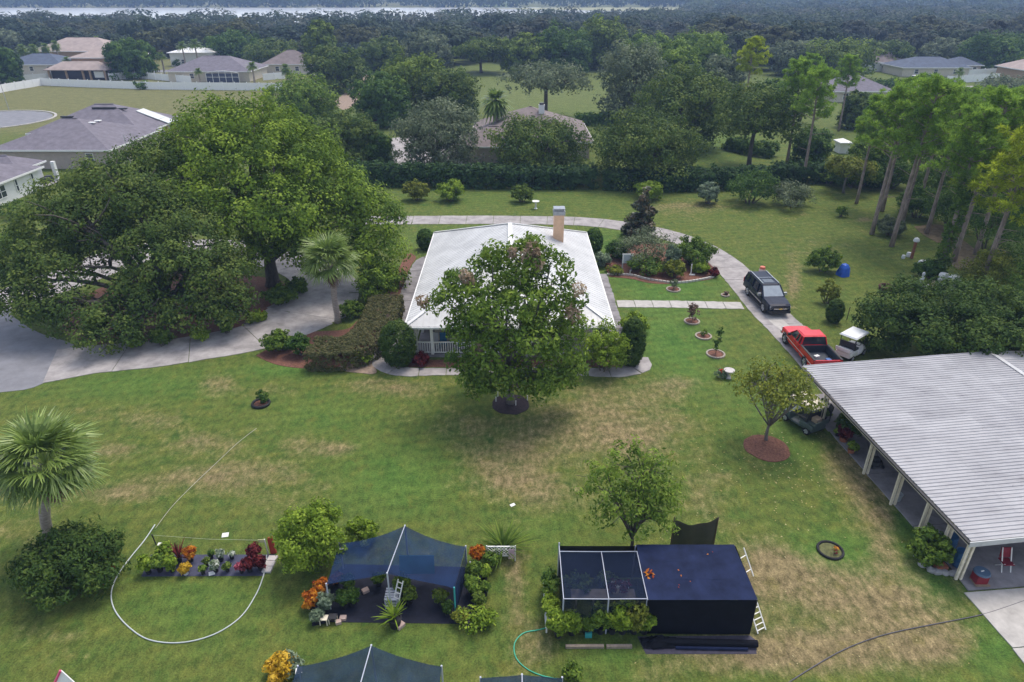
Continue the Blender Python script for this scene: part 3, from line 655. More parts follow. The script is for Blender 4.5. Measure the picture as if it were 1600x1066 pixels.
for i in range(6):
    x = g.x - 4.4 + i * 1.76; MB().box((x, g.y - 1.3, 1.3 + .25 * math.sin(math.pi * i / 5)), (.1, .1, 2.6 + .5 * math.sin(math.pi * i / 5))).obj('frame_post', WHITE_P, cg)
MB().tube([(g.x - 4.4 + 8.8 * i / 8, g.y - 1.3, 2.5 + .6 * math.sin(math.pi * i / 8)) for i in range(9)], .07).obj('arch_frame', WHITE_P, cg)
MB().bar((g.x - 4.4, g.y - 1.3, 1.5), (g.x + 4.4, g.y - 1.3, 1.5), .09).obj('cross_rail', WHITE_P, cg)
far_house('cream_hip_house', 450, 116, 14, 12, 2.8, 6.2, STUC_C, SHING_B, 'cream house with brown hipped roof behind the shaggy palm', nwin=2)
far_house('white_block_house', 302, 104, 14, 8, 4.2, 5.4, STUC_W, TRIM, 'plain white building half hidden by tall palms', nwin=2)
# --- brown-roofed house behind the long hedge
house('brown_roof_house', (3, 103, 0), 'mauve brown roofed house with white chimney behind the long hedge',
      [(-7.4, 2, 101.2, 109, 2.5, 4.6), (-5.8, 11.6, 104, 121, 2.6, 6.3)], STUC, SHING_B, wins=[((9, 103.97, 1.4), 1.6, 1.3, '-y')])
bh = bpy.data.objects['brown_roof_house']; p = P(846, 180, 111)
MB().box((p.x, 111, 5.9), (.9, .9, 1.8)).obj('chimney', STUC_W, bh); MB().box((p.x, 111, 6.95), (.7, .7, .22)).obj('chimney_cap', BLACK_M, bh)
# --- right-hand far houses
far_house('gabled_white_house', 1382, 112, 13, 11, 2.7, 6.0, STUC_W, SHING_B, 'white house with reddish brown roof at the far side of the street')
far_house('blue_hip_house', 1460, 120, 19, 12, 2.5, 4.9, STUC_C, SHING_BL, 'long low house with dark blue grey hipped roof behind the van')
far_house('blue_annex_house', 1506, 116, 9, 8, 2.5, 4.5, STUC, SHING_BL, 'small dark blue roofed annex right of the long low house')
far_house('grey_peak_house', 1346, 160, 13, 12, 2.4, 5.3, STUC_C, SHING, 'house whose blue grey roof peeps out between two pines')
far_house('tan_gable_house', 1640, 128, 15, 12, 3.0, 6.0, STUC_T, SHING_T, 'tan roofed house at the far right end of the street')
g = G(1314, 238); sh = empty('garden_shed', (g.x, g.y, 0), 'white roofed garden shed half hidden among the pines', 'shed')
MB().box((g.x, g.y, .8), (1.5, 2.0, 1.6)).obj('wall', STUC_W, sh); hip_mesh(g.x - 1.0, g.x + 1.0, g.y - 1.3, g.y + 1.3, 1.7, 2.1)[0].obj('roof', TRIM, sh)
# --- white vinyl fences
VINYL = mat('white_vinyl', (.86, .85, .84), .5, .04)
def vinyl_fence(label, pxs, h=1.85, bay=3.2):
    pts = [G(*p) for p in pxs]; root = empty('vinyl_fence', pts[0], label, 'fence', 'white vinyl fences'); o = pts[0]
    for a, b in zip(pts[:-1], pts[1:]):
        n = max(1, round((b - a).length / bay))
        for i in range(n):
            p, q = a.lerp(b, i / n), a.lerp(b, (i + 1) / n); d = (q - p).normalized()
            MB().box(p + Vector((0, 0, h / 2 + .08)), (.16, .16, h + .16), rz=math.atan2(d.y, d.x)).obj('post', VINYL, root)
            m_ = (p + q) / 2; MB().box(m_ + Vector((0, 0, h / 2)), ((q - p).length - .17, .06, h - .06), rz=math.atan2(d.y, d.x)).obj('panel', VINYL, root)
vinyl_fence('long white vinyl fence along the top of the mown pasture', [(-90, 158), (-30, 152), (12, 143), (66, 134), (140, 137), (230, 140), (330, 141), (445, 142)])
vinyl_fence('white vinyl fence across the back of the blue roofed house lot', [(-60, 131), (12, 128), (95, 124)], h=1.7)
vinyl_fence('short white vinyl fence beside the two storey house', [(172, 126), (212, 122), (265, 127), (300, 130)], h=1.8)
vinyl_fence('short white vinyl fence below the cream hipped house', [(412, 126), (446, 123)], h=1.8)
vinyl_fence('long white fence beyond the dark blue roofed houses', [(1512, 120), (1560, 117), (1600, 112)], h=1.9)
vinyl_fence('white wall along the lot right of the van', [(1478, 131), (1560, 126)], h=1.9)
# ---------------------------------------------------------------- the carport
TIN = mat('weathered_ribbed_metal', (.37, .365, .385), .5, .0, 1, spec=.5)
nt = TIN.node_tree; bs_ = nt.nodes['Principled BSDF']; N_ = nt.nodes.new; K_ = nt.links.new
ge = N_('ShaderNodeNewGeometry'); oi = N_('ShaderNodeObjectInfo')
def tin_noise(scale, st, p0, c0, p1, c1):
    mp = N_('ShaderNodeMapping'); mp.inputs['Scale'].default_value = st; n = N_('ShaderNodeTexNoise'); n.inputs['Scale'].default_value = scale; n.inputs['Detail'].default_value = 7; n.inputs['Roughness'].default_value = .7
    r = N_('ShaderNodeValToRGB'); r.color_ramp.elements[0].position = p0; r.color_ramp.elements[0].color = (*c0, 1); r.color_ramp.elements[1].position = p1; r.color_ramp.elements[1].color = (*c1, 1)
    K_(ge.outputs['Position'], mp.inputs[0]); K_(mp.outputs[0], n.inputs['Vector']); K_(n.outputs[0], r.inputs[0]); return r.outputs[0]
def tin_mul(f, a, b):
    k = N_('ShaderNodeMix'); k.data_type = 'RGBA'; k.blend_type = 'MULTIPLY'; k.inputs[0].default_value = f; K_(a, k.inputs[6]); K_(b, k.inputs[7]); return k.outputs[2]
c_ = tin_noise(.55, (1, 1, 1), .3, (.30, .295, .315), .7, (.43, .425, .44))
c_ = tin_mul(.8, c_, tin_noise(1.6, (.35, 1.6, 1), .28, (.62, .61, .62), .5, (1, 1, 1)))
c_ = tin_mul(.9, c_, tin_noise(2.2, (1, 1, 1), .25, (.30, .29, .29), .32, (1, 1, 1)))
rr_ = N_('ShaderNodeValToRGB'); rr_.color_ramp.elements[0].color = (.86, .86, .87, 1); rr_.color_ramp.elements[1].color = (1.0, 1.0, 1.0, 1); K_(oi.outputs['Random'], rr_.inputs[0])
K_(tin_mul(1.0, c_, rr_.outputs[0]), bs_.inputs['Base Color'])
CAR = empty('carport', cpt(CL, 0), 'long open carport with weathered ribbed metal roof on cream posts', 'carport')
CW, ZE, ZR = 12.0, 2.42, 2.84
SH, NS = .915, 4
rows = int((CL + .3) / SH)
step = (CL + .3) / rows
def sheet_mesh(length, zr, jit):
    prof = []; pw = step / 4
    for k in range(4):
        b = -step / 2 + k * pw
        prof += [(b, 0), (b + pw * .62, 0), (b + pw * .72, .034), (b + pw * .88, .034)]
    prof.append((step / 2 + .03, 0)); vs = []
    for u, t in ((0, 0), (length + .12, 1)):
        for s, h in prof: vs.append((u, s, h + t * zr * (1 + .12 / length)))
    n = len(prof); mb = MB(); mb.add(vs, [(i, i + 1, n + i + 1, n + i) for i in range(n - 1)])
    mb.add([(u, s, h - .012) for u, s, h in vs], [(n + i, n + i + 1, i + 1, i) for i in range(n - 1)])
    mb.add([vs[0], vs[n - 1], (vs[n - 1][0], vs[n - 1][1], vs[n - 1][2] - .012), (vs[0][0], vs[0][1], vs[0][2] - .012)], [(3, 2, 1, 0)])
    return mb.mesh('roof_sheet', TIN)
cl = CW / NS; smesh = sheet_mesh(cl, (ZR - ZE) / NS, 0)
ang = math.atan2(cn.y, cn.x); rnd = random.Random(5)
for side in (0, 1):
    for r in range(rows):
        for k in range(NS if side == 0 else 2):
            o = link('roof_sheet', smesh, CAR)
            if side == 0:
                p = cpt(-.15 + step * (r + .5), k * cl, ZE + (ZR - ZE) * k / NS + .012 * (NS - k)); o.rotation_euler = (rnd.uniform(-.002, .002), 0, ang)
            else:
                p = cpt(-.15 + step * (r + .5), 2 * CW - k * cl - (NS - 2) * 0, ZE + (ZR - ZE) * k / NS + .012 * (NS - k)); 
                p = cpt(-.15 + step * (r + .5), CW + (2 - k) * cl, ZR - (ZR - ZE) * (2 - k) / NS + .012 * (k)); o.rotation_euler = (0, 0, ang + math.pi)
            o.location = p - parent_loc(CAR)
rc = MB(); rc.bar(cpt(-.3, CW, ZR + .05), cpt(CL + .3, CW, ZR + .05), .26, .03); rc.obj('ridge_cap', mat('pale_ridge_metal', (.5, .5, .51), .5, .1, 3), CAR)
WOODC = mat('cream_post_paint', (.70, .63, .50), .7, .15, 5)
fb = MB(); fb.bar(cpt(-.2, .02, ZE - .14), cpt(CL + .2, .02, ZE - .14), .05, .2); fb.obj('eave_board', WOODC, CAR)
fb = MB(); fb.bar(cpt(-.2, -.07, ZE - .05), cpt(CL + .2, -.07, ZE - .05), .09, .09); fb.obj('gutter', BLACK_M, CAR)
fb = MB(); fb.bar(cpt(CL + .2, -.08, ZE - .09), cpt(CL + .2, CW, ZR - .09), .05, .26); fb.bar(cpt(CL + .2, CW, ZR - .09), cpt(CL + .2, CW + 6, ZE + .1), .05, .26); fb.obj('gable_fascia', mat('grey_white_fascia', (.50, .51, .51), .6, .1, 3), CAR)
POSTS = [.35, 2.5, 7.3, 9.75, 11.9, 13.35, CL - .06]
for s in POSTS:
    a = MB(); a.bar(cpt(s, .22, .05), cpt(s, .22, ZE - .04), .11, .10); pst = a.obj('post', WOODC, CAR)
    a = MB(); a.bar(cpt(s + .02, .42, .05), cpt(s + .02, .42, ZE - .04), .09, .10); a.obj('post', WOODC, CAR)
for t in (6, 12):
    for s in (.4, 5, 10, CL - .1):
        a = MB(); a.bar(cpt(s, t, .05), cpt(s, t, ZE + (ZR - ZE) * min(t, 12) / 12 - .05), .15); a.obj('post', WOODC, CAR)
for s in (0, 2.4, 4.9, 7.3, 9.7, 12.1, CL):
    a = MB(); a.bar(cpt(s, .1, ZE - .08), cpt(s, CW, ZR - .08), .07, .14); a.obj('rafter', mat('raw_timber', (.25, .18, .12), .8, .2, 3), CAR)
bw = MB(); bw.bar(cpt(3.8, 7.5, 1.1), cpt(9.3, 7.5, 1.1), .12, 2.1); bw.obj('back_wall', mat('brown_board', (.13, .085, .065), .8, .25, 3), CAR)
# ---------------------------------------------------------------- trees: the big ones by the house
def pb(lst, k=1.0, fz=.85):
    out = []
    for px, py, Yd, r in lst:
        p = P(px, py, Yd); out.append((p.x, p.y, p.z, r * k, r * k, r * k * fz))
    return out
OAKB = pb([(330, 215, 61, 3.3), (400, 207, 61, 3.6), (462, 236, 60, 3.3), (290, 255, 59, 3.2), (362, 262, 57, 3.7), (430, 268, 56, 3.6), (500, 280, 58, 3.2), (545, 312, 57, 3.0), (580, 345, 56, 2.6),
            (592, 392, 55, 2.3), (598, 440, 54, 1.9), (520, 340, 55, 3.0), (450, 335, 53, 3.3), (385, 332, 53, 3.2), (312, 318, 54, 3.0), (556, 400, 54, 2.3), (490, 392, 53.5, 2.4), (425, 386, 53, 2.5), (268, 256, 61, 2.3),
            (340, 190, 64, 2.6), (430, 205, 64, 2.8), (500, 250, 63, 2.6), (380, 400, 53, 2.2)])
make_tree('oak_tree', G(428, 446), OAKB, L_OAKY, BARK, .62, 'huge bright green oak with a rounded crown left of the white-roofed house', seed=11, sub=3,
          cr=.95, nl=80, L=.27, W=.16, cover=1.65, tv=(.75, .4), shell=(.6, 1.14), rnd=.42, flat=.8)
OAKA = pb([(228, 262, 56, 2.8), (172, 288, 53, 2.7), (112, 312, 52, 2.6), (76, 352, 50, 2.4), (46, 402, 48, 2.3), (30, 452, 46, 2.0), (150, 345, 50, 2.6), (222, 322, 51, 2.7), (246, 385, 48, 2.4),
            (300, 372, 49, 2.5), (340, 425, 47.5, 2.4), (362, 470, 46.5, 1.9), (282, 428, 46, 2.4), (208, 442, 46, 1.7), (92, 428, 46, 1.9), (112, 486, 44.5, 1.8), (166, 500, 43.5, 1.7), (150, 530, 42.2, 1.35),
            (226, 484, 44.5, 1.7), (288, 484, 45, 1.8), (330, 488, 45, 1.6), (62, 478, 45, 1.8), (196, 528, 42.5, 1.1), (110, 380, 50, 1.9), (262, 330, 52, 2.4), (20, 420, 49, 1.8), (150, 392, 50, 1.9), (190, 372, 49.5, 1.7)], fz=.8)
make_tree('oak_tree', G(268, 500), OAKA, L_OAKD, BARK, .55, 'spreading dark grey-green oak overhanging the loop drive, gaps showing concrete', seed=12, sub=4,
          fork=G(268, 500) + Vector((0, 0, 1.6)), n_limb=24, bendk=.16, cr=.80, nl=72, L=.24, W=.14, cover=1.95, tv=(.7, .45), shell=(.6, 1.14), rnd=.42, flat=.8)
pc = [(815, 402, 36.5, 1.35), (770, 420, 36.5, 1.3), (860, 415, 36.8, 1.35), (722, 442, 36, 1.3), (700, 478, 36, 1.2), (727, 520, 35.5, 1.3), (765, 480, 34.8, 1.7), (820, 470, 34.6, 1.7), (875, 470, 36, 1.5),
      (893, 505, 36, 1.25), (770, 540, 34.2, 1.6), (830, 535, 34, 1.7), (880, 545, 35, 1.4), (728, 562, 35.3, 1.05), (748, 588, 35, 1.15), (800, 588, 34.4, 1.25), (850, 588, 34.4, 1.25), (892, 576, 35.3, 1.1), (735, 592, 34.9, .95), (765, 604, 34.2, 1.0), (845, 604, 34.2, 1.0), (880, 596, 34.9, .95), (812, 612, 33.9, .8), (800, 440, 38, 1.7), (840, 500, 38, 1.7), (750, 510, 38, 1.7), (822, 382, 36.6, .8), (775, 392, 36.8, .7)]
PEC = pb(pc, .88)
pec = make_tree('pecan_tree', G(798, 630), PEC, L_PECAN, BARK_GREY, .26, 'leafy pecan tree with pinkish tufts standing before the white-roofed house', seed=13, sub=4, fork=G(798, 630) + Vector((0, 0, 2.4)), n_limb=23,
          cr=.62, nl=54, L=.28, W=.125, cover=1.65, tv=(.55, .6), droop=.5, shell=(.5, 1.15), rnd=.7)
rng = np.random.default_rng(5)
tl = [P(a, b, c) for a, b, c in ((822, 400, 35.6), (830, 388, 35.8), (840, 410, 35.5), (726, 432, 35.3), (732, 440, 35.2), (905, 452, 35), (748, 548, 33.4), (895, 490, 34.6), (800, 395, 35.8), (838, 395, 35.6), (660, 470, 35.4))]
V, t = clump_leaves(np.array([list(p) for p in tl]) - np.array(pec.location), np.tile([0, -.5, .8], (len(tl), 1)), 70, .36, .3, .12, rng, flat=1.3, droop=1.0)
for i in range(len(tl)): link('seed_tuft', mesh_quads('seed_tuft', V[i * 70:(i + 1) * 70], t[i * 70:(i + 1) * 70], L_MOSS), pec)
for k, (px, py) in enumerate(((778, 620), (806, 634), (824, 626), (775, 628))):
    g = G(px, py); s_ = MB(); s_.box((g.x, g.y, .18), (.05, .05, .36)); tag(s_.obj('stake', WHITE_P), ['short white stake at the left rim of the dark mulch ring', 'short white stake at the front of the dark mulch ring', 'short white stake at the right of the dark mulch ring', 'tiny white stake just below another in the dark mulch ring'][k], 'stake', 'stakes round the pecan tree')
sm = dome_blobs((*G(1197, 688)[:2],), 4.9, 4.8, 1.9, random.Random(4), 12)
make_tree('small_tree', G(1197, 688), sm, L_YEL, BARK_GREY, .10, 'small yellowing thin-leaved tree in a round mulch bed near the carport', seed=14, sub=5, n_limb=13, cr=.42, nl=20, L=.19, W=.11, cover=.85, shell=(.35, 1.05), tv=(.5, .6), fork=G(1197, 688) + Vector((0, 0, 1.1)))
cr_ = [(G(978, 862).x + a, G(978, 862).y + b, c, r, r, r * .9) for a, b, c, r in ((0, 0, 4.4, 1.0), (-1.1, .1, 4.3, .8), (1.0, .2, 4.2, .9), (-.6, -.3, 3.6, 1.0), (.7, -.4, 3.5, 1.0), (-1.5, .1, 3.6, .7), (1.5, 0, 3.2, .85), (0, -.4, 2.8, 1.0), (.9, -.6, 2.4, .8), (-.8, -.2, 2.5, .8), (-.3, .3, 5.1, .7), (.4, .2, 5.0, .6), (1.4, -.2, 2.3, .6))]
make_tree('small_tree', G(985, 862), cr_, L_PECAN, BARK, .09, 'airy small tree with some orange leaves standing behind the dark shade cage', seed=15, sub=4, n_limb=13, cr=.34, nl=22, L=.21, W=.08, cover=.78, shell=(.3, 1.35), tv=(.6, .7), droop=.2, fork=G(985, 862) + Vector((0, 0, 1.0)))
# low dense oaks behind the carport
RO = [(P(1385, 525, 42).x, 42.3, 1.9, 1.5, 1.5, 1.9)] + [(x, y, z, r, r, r * .95) for x, y, z, r in ((26.3, 43.4, 2.5, 1.8), (28.0, 43.8, 3.0, 2.1), (30.6, 43.2, 3.1, 2.2), (33.2, 43.2, 3.1, 2.1), (27.0, 41.0, 2.7, 1.7), (29.8, 40.5, 2.9, 1.8), (32.6, 40.4, 3.0, 1.9), (35.4, 42, 3.0, 2.0), (38, 42, 3, 2), (30, 38.7, 3.0, 1.3), (33, 38.6, 3.1, 1.4), (35.5, 39.5, 3.0, 1.6), (27.0, 39.7, 2.6, 1.1), (27.6, 38.9, 2.9, .9), (29.2, 38.0, 3.1, .9), (31.5, 37.8, 3.2, .95), (34, 37.9, 3.2, .95))]
make_tree('oak_tree', (30, 42), RO, L_TEAL, BARK, .3, 'broad low deep green tree leaning over the back of the carport roof', seed=16, cr=.6, nl=60, L=.21, W=.125, cover=1.6, tv=(.65, .45), lower=-.8, shell=(.82, 1.05), rnd=.42)
nb = [(27.3 + a, 19.0 + b, c, r, r, r * .8) for a, b, c, r in ((-1.6, 0, 3.4, .5), (-.9, .6, 4.0, .6), (0, .2, 4.3, .8), (-1.2, -.6, 3.0, .45), (-.2, -.8, 3.4, .6), (.8, .5, 4.5, .9), (-.6, 1.0, 4.6, .5))]
make_tree('small_tree', (26.9, 18.6), nb, L_OAKY, BARK_GREY, .08, 'branch tips of a thin tree at the right end of the carport front', seed=17, sub=3, cr=.35, nl=22, L=.2, W=.09, cover=.8, shell=(.3, 1.2))
# ---------------------------------------------------------------- palms
def frond_mesh(seed, L=1.0, pet=.9, n=26, W=.075, droop=.62):
    """costapalmate leaf: a stalk along +X, then a folded fan of leaflets"""
    rng = np.random.default_rng(seed); q = []; t = []
    def ribb(pts, w):
        for i in range(len(pts) - 1):
            a, b = pts[i], pts[i + 1]; d = b - a; s = np.cross(d, [0, 0, 1]); s = s / (np.linalg.norm(s) + 1e-6)
            q.append([a - s * w[i] / 2, b - s * w[i + 1] / 2, b + s * w[i + 1] / 2, a + s * w[i] / 2])
    st = [np.array([pet * u, 0, .10 * math.sin(u * 1.6) - .12 * u * u]) for u in (0, .33, .66, 1)]
    ribb(st, [.05, .045, .04, .035]); t += [.75] * 3; o = st[-1]
    for i in range(n):
        a = -1.75 + 3.5 * i / (n - 1) + rng.uniform(-.05, .05); ll = L * (1 - .22 * abs(a) / 1.75) * rng.uniform(.88, 1.08)
        d = np.array([math.cos(a), math.sin(a), .10 + .16 * abs(math.sin(a))]); tv = rng.uniform(.25, .8); pts = []
        for k in range(5):
            u = k / 4; p = o + d * ll * u; p = p + np.array([0, 0, -droop * ll * u ** 2.2 * rng.uniform(.8, 1.2)]); pts.append(p)
        ribb(pts, [W * .5, W, W * .9, W * .6, W * .12]); t += [tv, tv, tv + .05, tv + .15]
    return mesh_quads('frond', np.array(q), np.array(t), L_PALM)
FR = [frond_mesh(1), frond_mesh(2, droop=.7), frond_mesh(3, L=1.1, droop=.35)]
FRD = frond_mesh(4, droop=.9); FRD.materials.clear(); FRD.materials.append(L_DEAD)
def palm(base, h, size, n, label, seed=0, dead=4, group=None, r0=.22, upl=1.35, lean=0.0):
    rnd = random.Random(seed); g = Vector((base[0], base[1], 0)); root = empty('sabal_palm', g, label, 'palm tree', group)
    mb = MB(); k = 12
    mb.tube([(0.02 * math.sin(i) + lean * (i / k) ** 1.3, .03 * math.cos(i * .7), h * i / k) for i in range(k + 1)], [r0 * (1.35 if i == 0 else 1.0 + .06 * (i % 2)) for i in range(k + 1)], 9)
    link('trunk', mb.mesh('trunk', BARK_PALM, smooth=True), root)
    bt = MB()
    for i in range(14):
        a = i * 2.4; z = h - .75 + .75 * i / 14; bt.bar((lean + math.cos(a) * r0 * .9, math.sin(a) * r0 * .9, z), (lean + math.cos(a) * (r0 + .22), math.sin(a) * (r0 + .22), z + .3), .07, .03)
    o = link('leaf_base', bt.mesh('leaf_base', BARK_PALM), root); o['kind'] = 'stuff'
    for i in range(n):
        u = i / n; el = upl - u * (upl + .42) + rnd.uniform(-.1, .1); az = i * 2.39996 + rnd.uniform(-.2, .2)
        f = link('frond', FR[i % 3], root, (lean, 0, h + .12 * (1 - u)), (rnd.uniform(-.35, .35), -el, az), (size * rnd.uniform(.88, 1.1),) * 3)
    for i in range(dead):
        f = link('dead_frond', FRD, root, (lean, 0, h - .15), (rnd.uniform(-.3, .3), rnd.uniform(.9, 1.35), rnd.uniform(0, 6.28)), (size * .75,) * 3)
    return root
palm(G(77, 848), 4.45, 1.28, 48, 'sabal palm rising from the dark bush at the near left of the lawn', 3, dead=6, lean=1.25)
palm(G(528, 504), 4.9, 1.22, 44, 'sabal palm with a thick trunk beside the concrete drive and clipped hedge', 5, dead=3)
# lighter palms for the distance
def far_palm_mesh(seed, dead=.2, h=7, r=1.7, ball=False):
    rng = np.random.default_rng(seed); q = []; t = []
    n = 46 if ball else 30
    for i in range(n):
        az = i * 2.4; u = i / n; el = 1.3 - u * (2.5 if ball else 1.9); L = r * rng.uniform(.8, 1.1)
        d = np.array([math.cos(az) * math.cos(el), math.sin(az) * math.cos(el), math.sin(el)]); s = np.array([-math.sin(az), math.cos(az), 0])
        tv = rng.uniform(.2, .8); a = np.array([0, 0, h])
        p1 = a + d * L * .55 + np.array([0, 0, -.05 * L]); p2 = a + d * L + np.array([0, 0, -.35 * L]); w = .34 * r
        for sg in (-.5, 0, .5):
            q.append([a, p1 + s * w * (sg - .28), p2 + s * w * sg * 1.5, p1 + s * w * (sg + .28)]); t.append(tv)
    return mesh_quads('crown', np.array(q), np.array(t), L_PALM)
FPM = [far_palm_mesh(1), far_palm_mesh(2, ball=True)]
tb = MB(); tb.tube([(0, 0, 0), (.05, 0, 3.5), (0, 0, 7)], [.24, .18, .17], 7); FPT = tb.mesh('trunk', BARK_PALM)
def far_palm(px, py, top, label, k=0, w=None, group='distant palms'):
    g = G(px, py); p = P(px, top, g.y); h = max(3.0, p.z - 1.0); d = (g.y * cp_ + CAM_H * sp_)
    rr = (w or 20) / 2 * d / FOC / 1.75
    root = empty('far_palm', g, label, 'palm tree', group)
    link('trunk', FPT, root, scale=(1.2, 1.2, h / 7)); link('crown', FPM[k], root, (0, 0, h - 7 * rr), scale=(rr, rr, rr))
far_palm(775, 232, 146, 'shaggy palm rising in front of the brown roof of the house behind the hedge', 1, 58)
far_palm(585, 100, 62, 'palm with brown skirt standing alone before the far woodland', 1, 19)
far_palm(449, 128, 100, 'shaggy brown palm at the end of the white vinyl fence', 1, 22)
far_palm(258, 118, 82, 'palm on the street verge between the tan and cream houses', 0, 22)
far_palm(291, 106, 66, 'left one of the tall palms before the plain white building', 0, 24)
far_palm(311, 106, 63, 'right one of the tall palms before the plain white building', 0, 27)
far_palm(313, 130, 108, 'short palm against the front of the cream screen-room house', 0, 18)
far_palm(398, 130, 97, 'date-like palm at the right end of the pool screen', 0, 24)
far_palm(44, 108, 70, 'leftmost palm of the row by the blue roofed house', 1, 22)
far_palm(62, 110, 70, 'palm second in the row by the blue roofed house', 1, 23)
far_palm(80, 108, 68, 'palm third in the row, beside the long tile roof', 1, 20)
far_palm(96, 106, 64, 'palm at the right end of the row before the long tile roof', 1, 20)
far_palm(112, 122, 88, 'yellowish low palm in front of the tan two storey house', 0, 20)
far_palm(160, 92, 58, 'palm behind the ridge of the pale tile roof', 1, 22)
far_palm(1495, 130, 110, 'slender palm on the street lot right of the white van', 0, 20)
far_palm(1072, 112, 86, 'grey green palm among the trees of the middle distance', 1, 20)
# ---------------------------------------------------------------- middle-distance trees, each with a crown of its own
def mid_tree(px, py, top, w, label, lm, seed, z0f=.22, n=9, name='oak_tree', tm=BARK, q=1.0, sparse=1.0, ry=1.0, **kw):
    g = G(px, py); d = g.y * cp_ + CAM_H * sp_; W = w * d / FOC; h = P(px, top, g.y).z
    h = max(h, 2.0); z0 = h * z0f; leaf = max(.22, .0038 * d) * q
    bl = dome_blobs((g.x, g.y), W, h * .98, z0, random.Random(seed), n, ry=W * .48 * ry)
    if z0f < .2: bl += [(g.x + math.cos(k * 1.05) * W * .3, g.y + math.sin(k * 1.05) * W * .3, h * .22, W * .2, W * .2, h * .2) for k in range(6)]
    crr = max(.6, W * .085)
    kw.setdefault('shell', (.66, 1.12))
    return make_tree(name, g, bl, lm, tm, max(.14, W * .028), label, seed=seed, cr=crr, nl=int(30 * max(1.0, min(2.4, (crr / leaf) ** 2 / 7))), L=leaf, W=leaf * .6, cover=1.4 * sparse, tv=(.75, .4), lower=-.75, rnd=.4, **kw)
mid_tree(682, 268, 152, 130, 'rounded grey green oak between the hedge and the brown roofed house', L_GREY, 21, .12, 12)
mid_tree(842, 272, 178, 155, 'dense dark oak hiding the middle of the brown roofed house', L_OAKD, 22, .14, 12)
mid_tree(1003, 284, 172, 165, 'broad dark oak with pale top just behind the hedge right of the house', L_OAKD, 23, .10, 13)
mid_tree(598, 196, 112, 82, 'dark green upright tree left of the grassy field', L_DARK, 24, .1, 9)
mid_tree(650, 176, 78, 110, 'tall rounded oak behind the dark green tree by the field', L_OAK, 25, .1, 11)
mid_tree(700, 184, 100, 96, 'low wide olive oak on the left edge of the field', L_OAKD, 26, .08, 10)
mid_tree(528, 143, 70, 88, 'dark round oak above the dirt track', L_OAKD, 27, .12, 10)
mid_tree(505, 110, 30, 50, 'tall narrow bright oak rising over the woodland', L_OAK, 28, .1, 9)
mid_tree(475, 196, 112, 110, 'feathery light tree behind the huge bright oak', L_PECAN, 29, .1, 10, sparse=.9)
mid_tree(540, 262, 168, 105, 'dark sprawling oak tucked behind the right shoulder of the huge bright oak', L_OAKD, 30, .08, 11)
mid_tree(592, 262, 200, 50, 'small dark oak at the left end of the hedge', L_DARK, 38, .08, 8)
mid_tree(752, 114, 57, 84, 'wide dark oak standing alone at the back of the field', L_OAKD, 31, .22, 9)
mid_tree(820, 116, 50, 72, 'round green oak at the back of the field', L_OAK, 32, .1, 9)
mid_tree(852, 182, 92, 128, 'open grey oak with visible trunk above the white chimney', L_GREY, 33, .34, 11, sparse=.75, sub=3, limbs=None)
mid_tree(985, 190, 56, 112, 'tall hazy grey-brown tree right of the open oak', L_GREY, 34, .12, 11, sparse=.85)
mid_tree(1062, 232, 98, 142, 'large dark oak filling the middle of the right-hand grove', L_OAKD, 35, .1, 12)
mid_tree(1170, 262, 122, 128, 'drooping grey oak with a bare lower trunk right of the grove', L_OAKD, 36, .22, 11)
mid_tree(880, 116, 38, 88, 'dark trees edge oak at the right rear corner of the field', L_DARK, 37, .06, 9)
mid_tree(942, 108, 22, 80, 'tall green tree with rounded top behind the hazy grey tree', L_OAK, 39, .08, 9)
mid_tree(1010, 118, 48, 80, 'olive tree in the hazy middle grove', L_PECAN, 40, .08, 9)
mid_tree(1085, 132, 42, 96, 'soft yellow green tree at the top of the grove', L_PECAN, 41, .08, 9)
mid_tree(1050, 160, 60, 80, 'pale green tree above the large dark oak', L_PECAN, 42, .08, 9)
mid_tree(1120, 170, 78, 70, 'brownish thin crowned tree beside the tall bright pine', L_GREY, 43, .1, 8, sparse=.8)
mid_tree(1300, 122, 58, 118, 'broad oak left of the gabled white house', L_OAK, 44, .1, 10)
mid_tree(210, 122, 58, 74, 'dark round oak beside the tan two storey house', L_DARK, 45, .14, 9)
mid_tree(12, 132, 68, 50, 'dark oak cut by the edge of the view above the blue roof', L_DARK, 46, .08, 8)
mid_tree(1245, 118, 60, 80, 'grey green oak between the grove and the broad oak', L_GREY, 47, .08, 9)
mid_tree(1208, 190, 118, 70, 'dark tree behind the drooping grey oak', L_DARK, 48, .06, 9)
mid_tree(1332, 200, 140, 52, 'dark shrub-like tree beside the blue grey roof', L_OAKD, 49, .06, 8)
mid_tree(1575, 152, 120, 110, 'grey bushy tree at the right edge below the tan roof', L_GREY, 50, .05, 10)
mid_tree(1410, 230, 170, 120, 'dark understorey oak inside the pine grove', L_DARK, 51, .05, 9)
mid_tree(1500, 262, 180, 130, 'deep green oak filling the back of the pine grove', L_DARK, 52, .05, 10)
mid_tree(1590, 330, 220, 120, 'mid green oak at the right edge within the pines', L_MID, 53, .05, 10)
mid_tree(1262, 262, 196, 60, 'dark laurel like tree behind the tall forked pine', L_DARK, 54, .05, 9)
mid_tree(1318, 302, 240, 70, 'thin orange-brown topped sapling on the edge of the pines', L_YEL, 55, .3, 8, sparse=.6, tm=BARK_GREY)
mid_tree(1360, 285, 215, 80, 'dark leafy tree behind the leftmost pine trunks', L_MID, 56, .05, 9)
mid_tree(710, 150, 135, 30, 'bright banana-like plant at the left edge of the field', L_LIME, 57, .1, 6, name='banana_plant')
mid_tree(20, 92, 45, 70, 'grey green oak behind the palm row on the far left', L_GREY, 58, .05, 8)
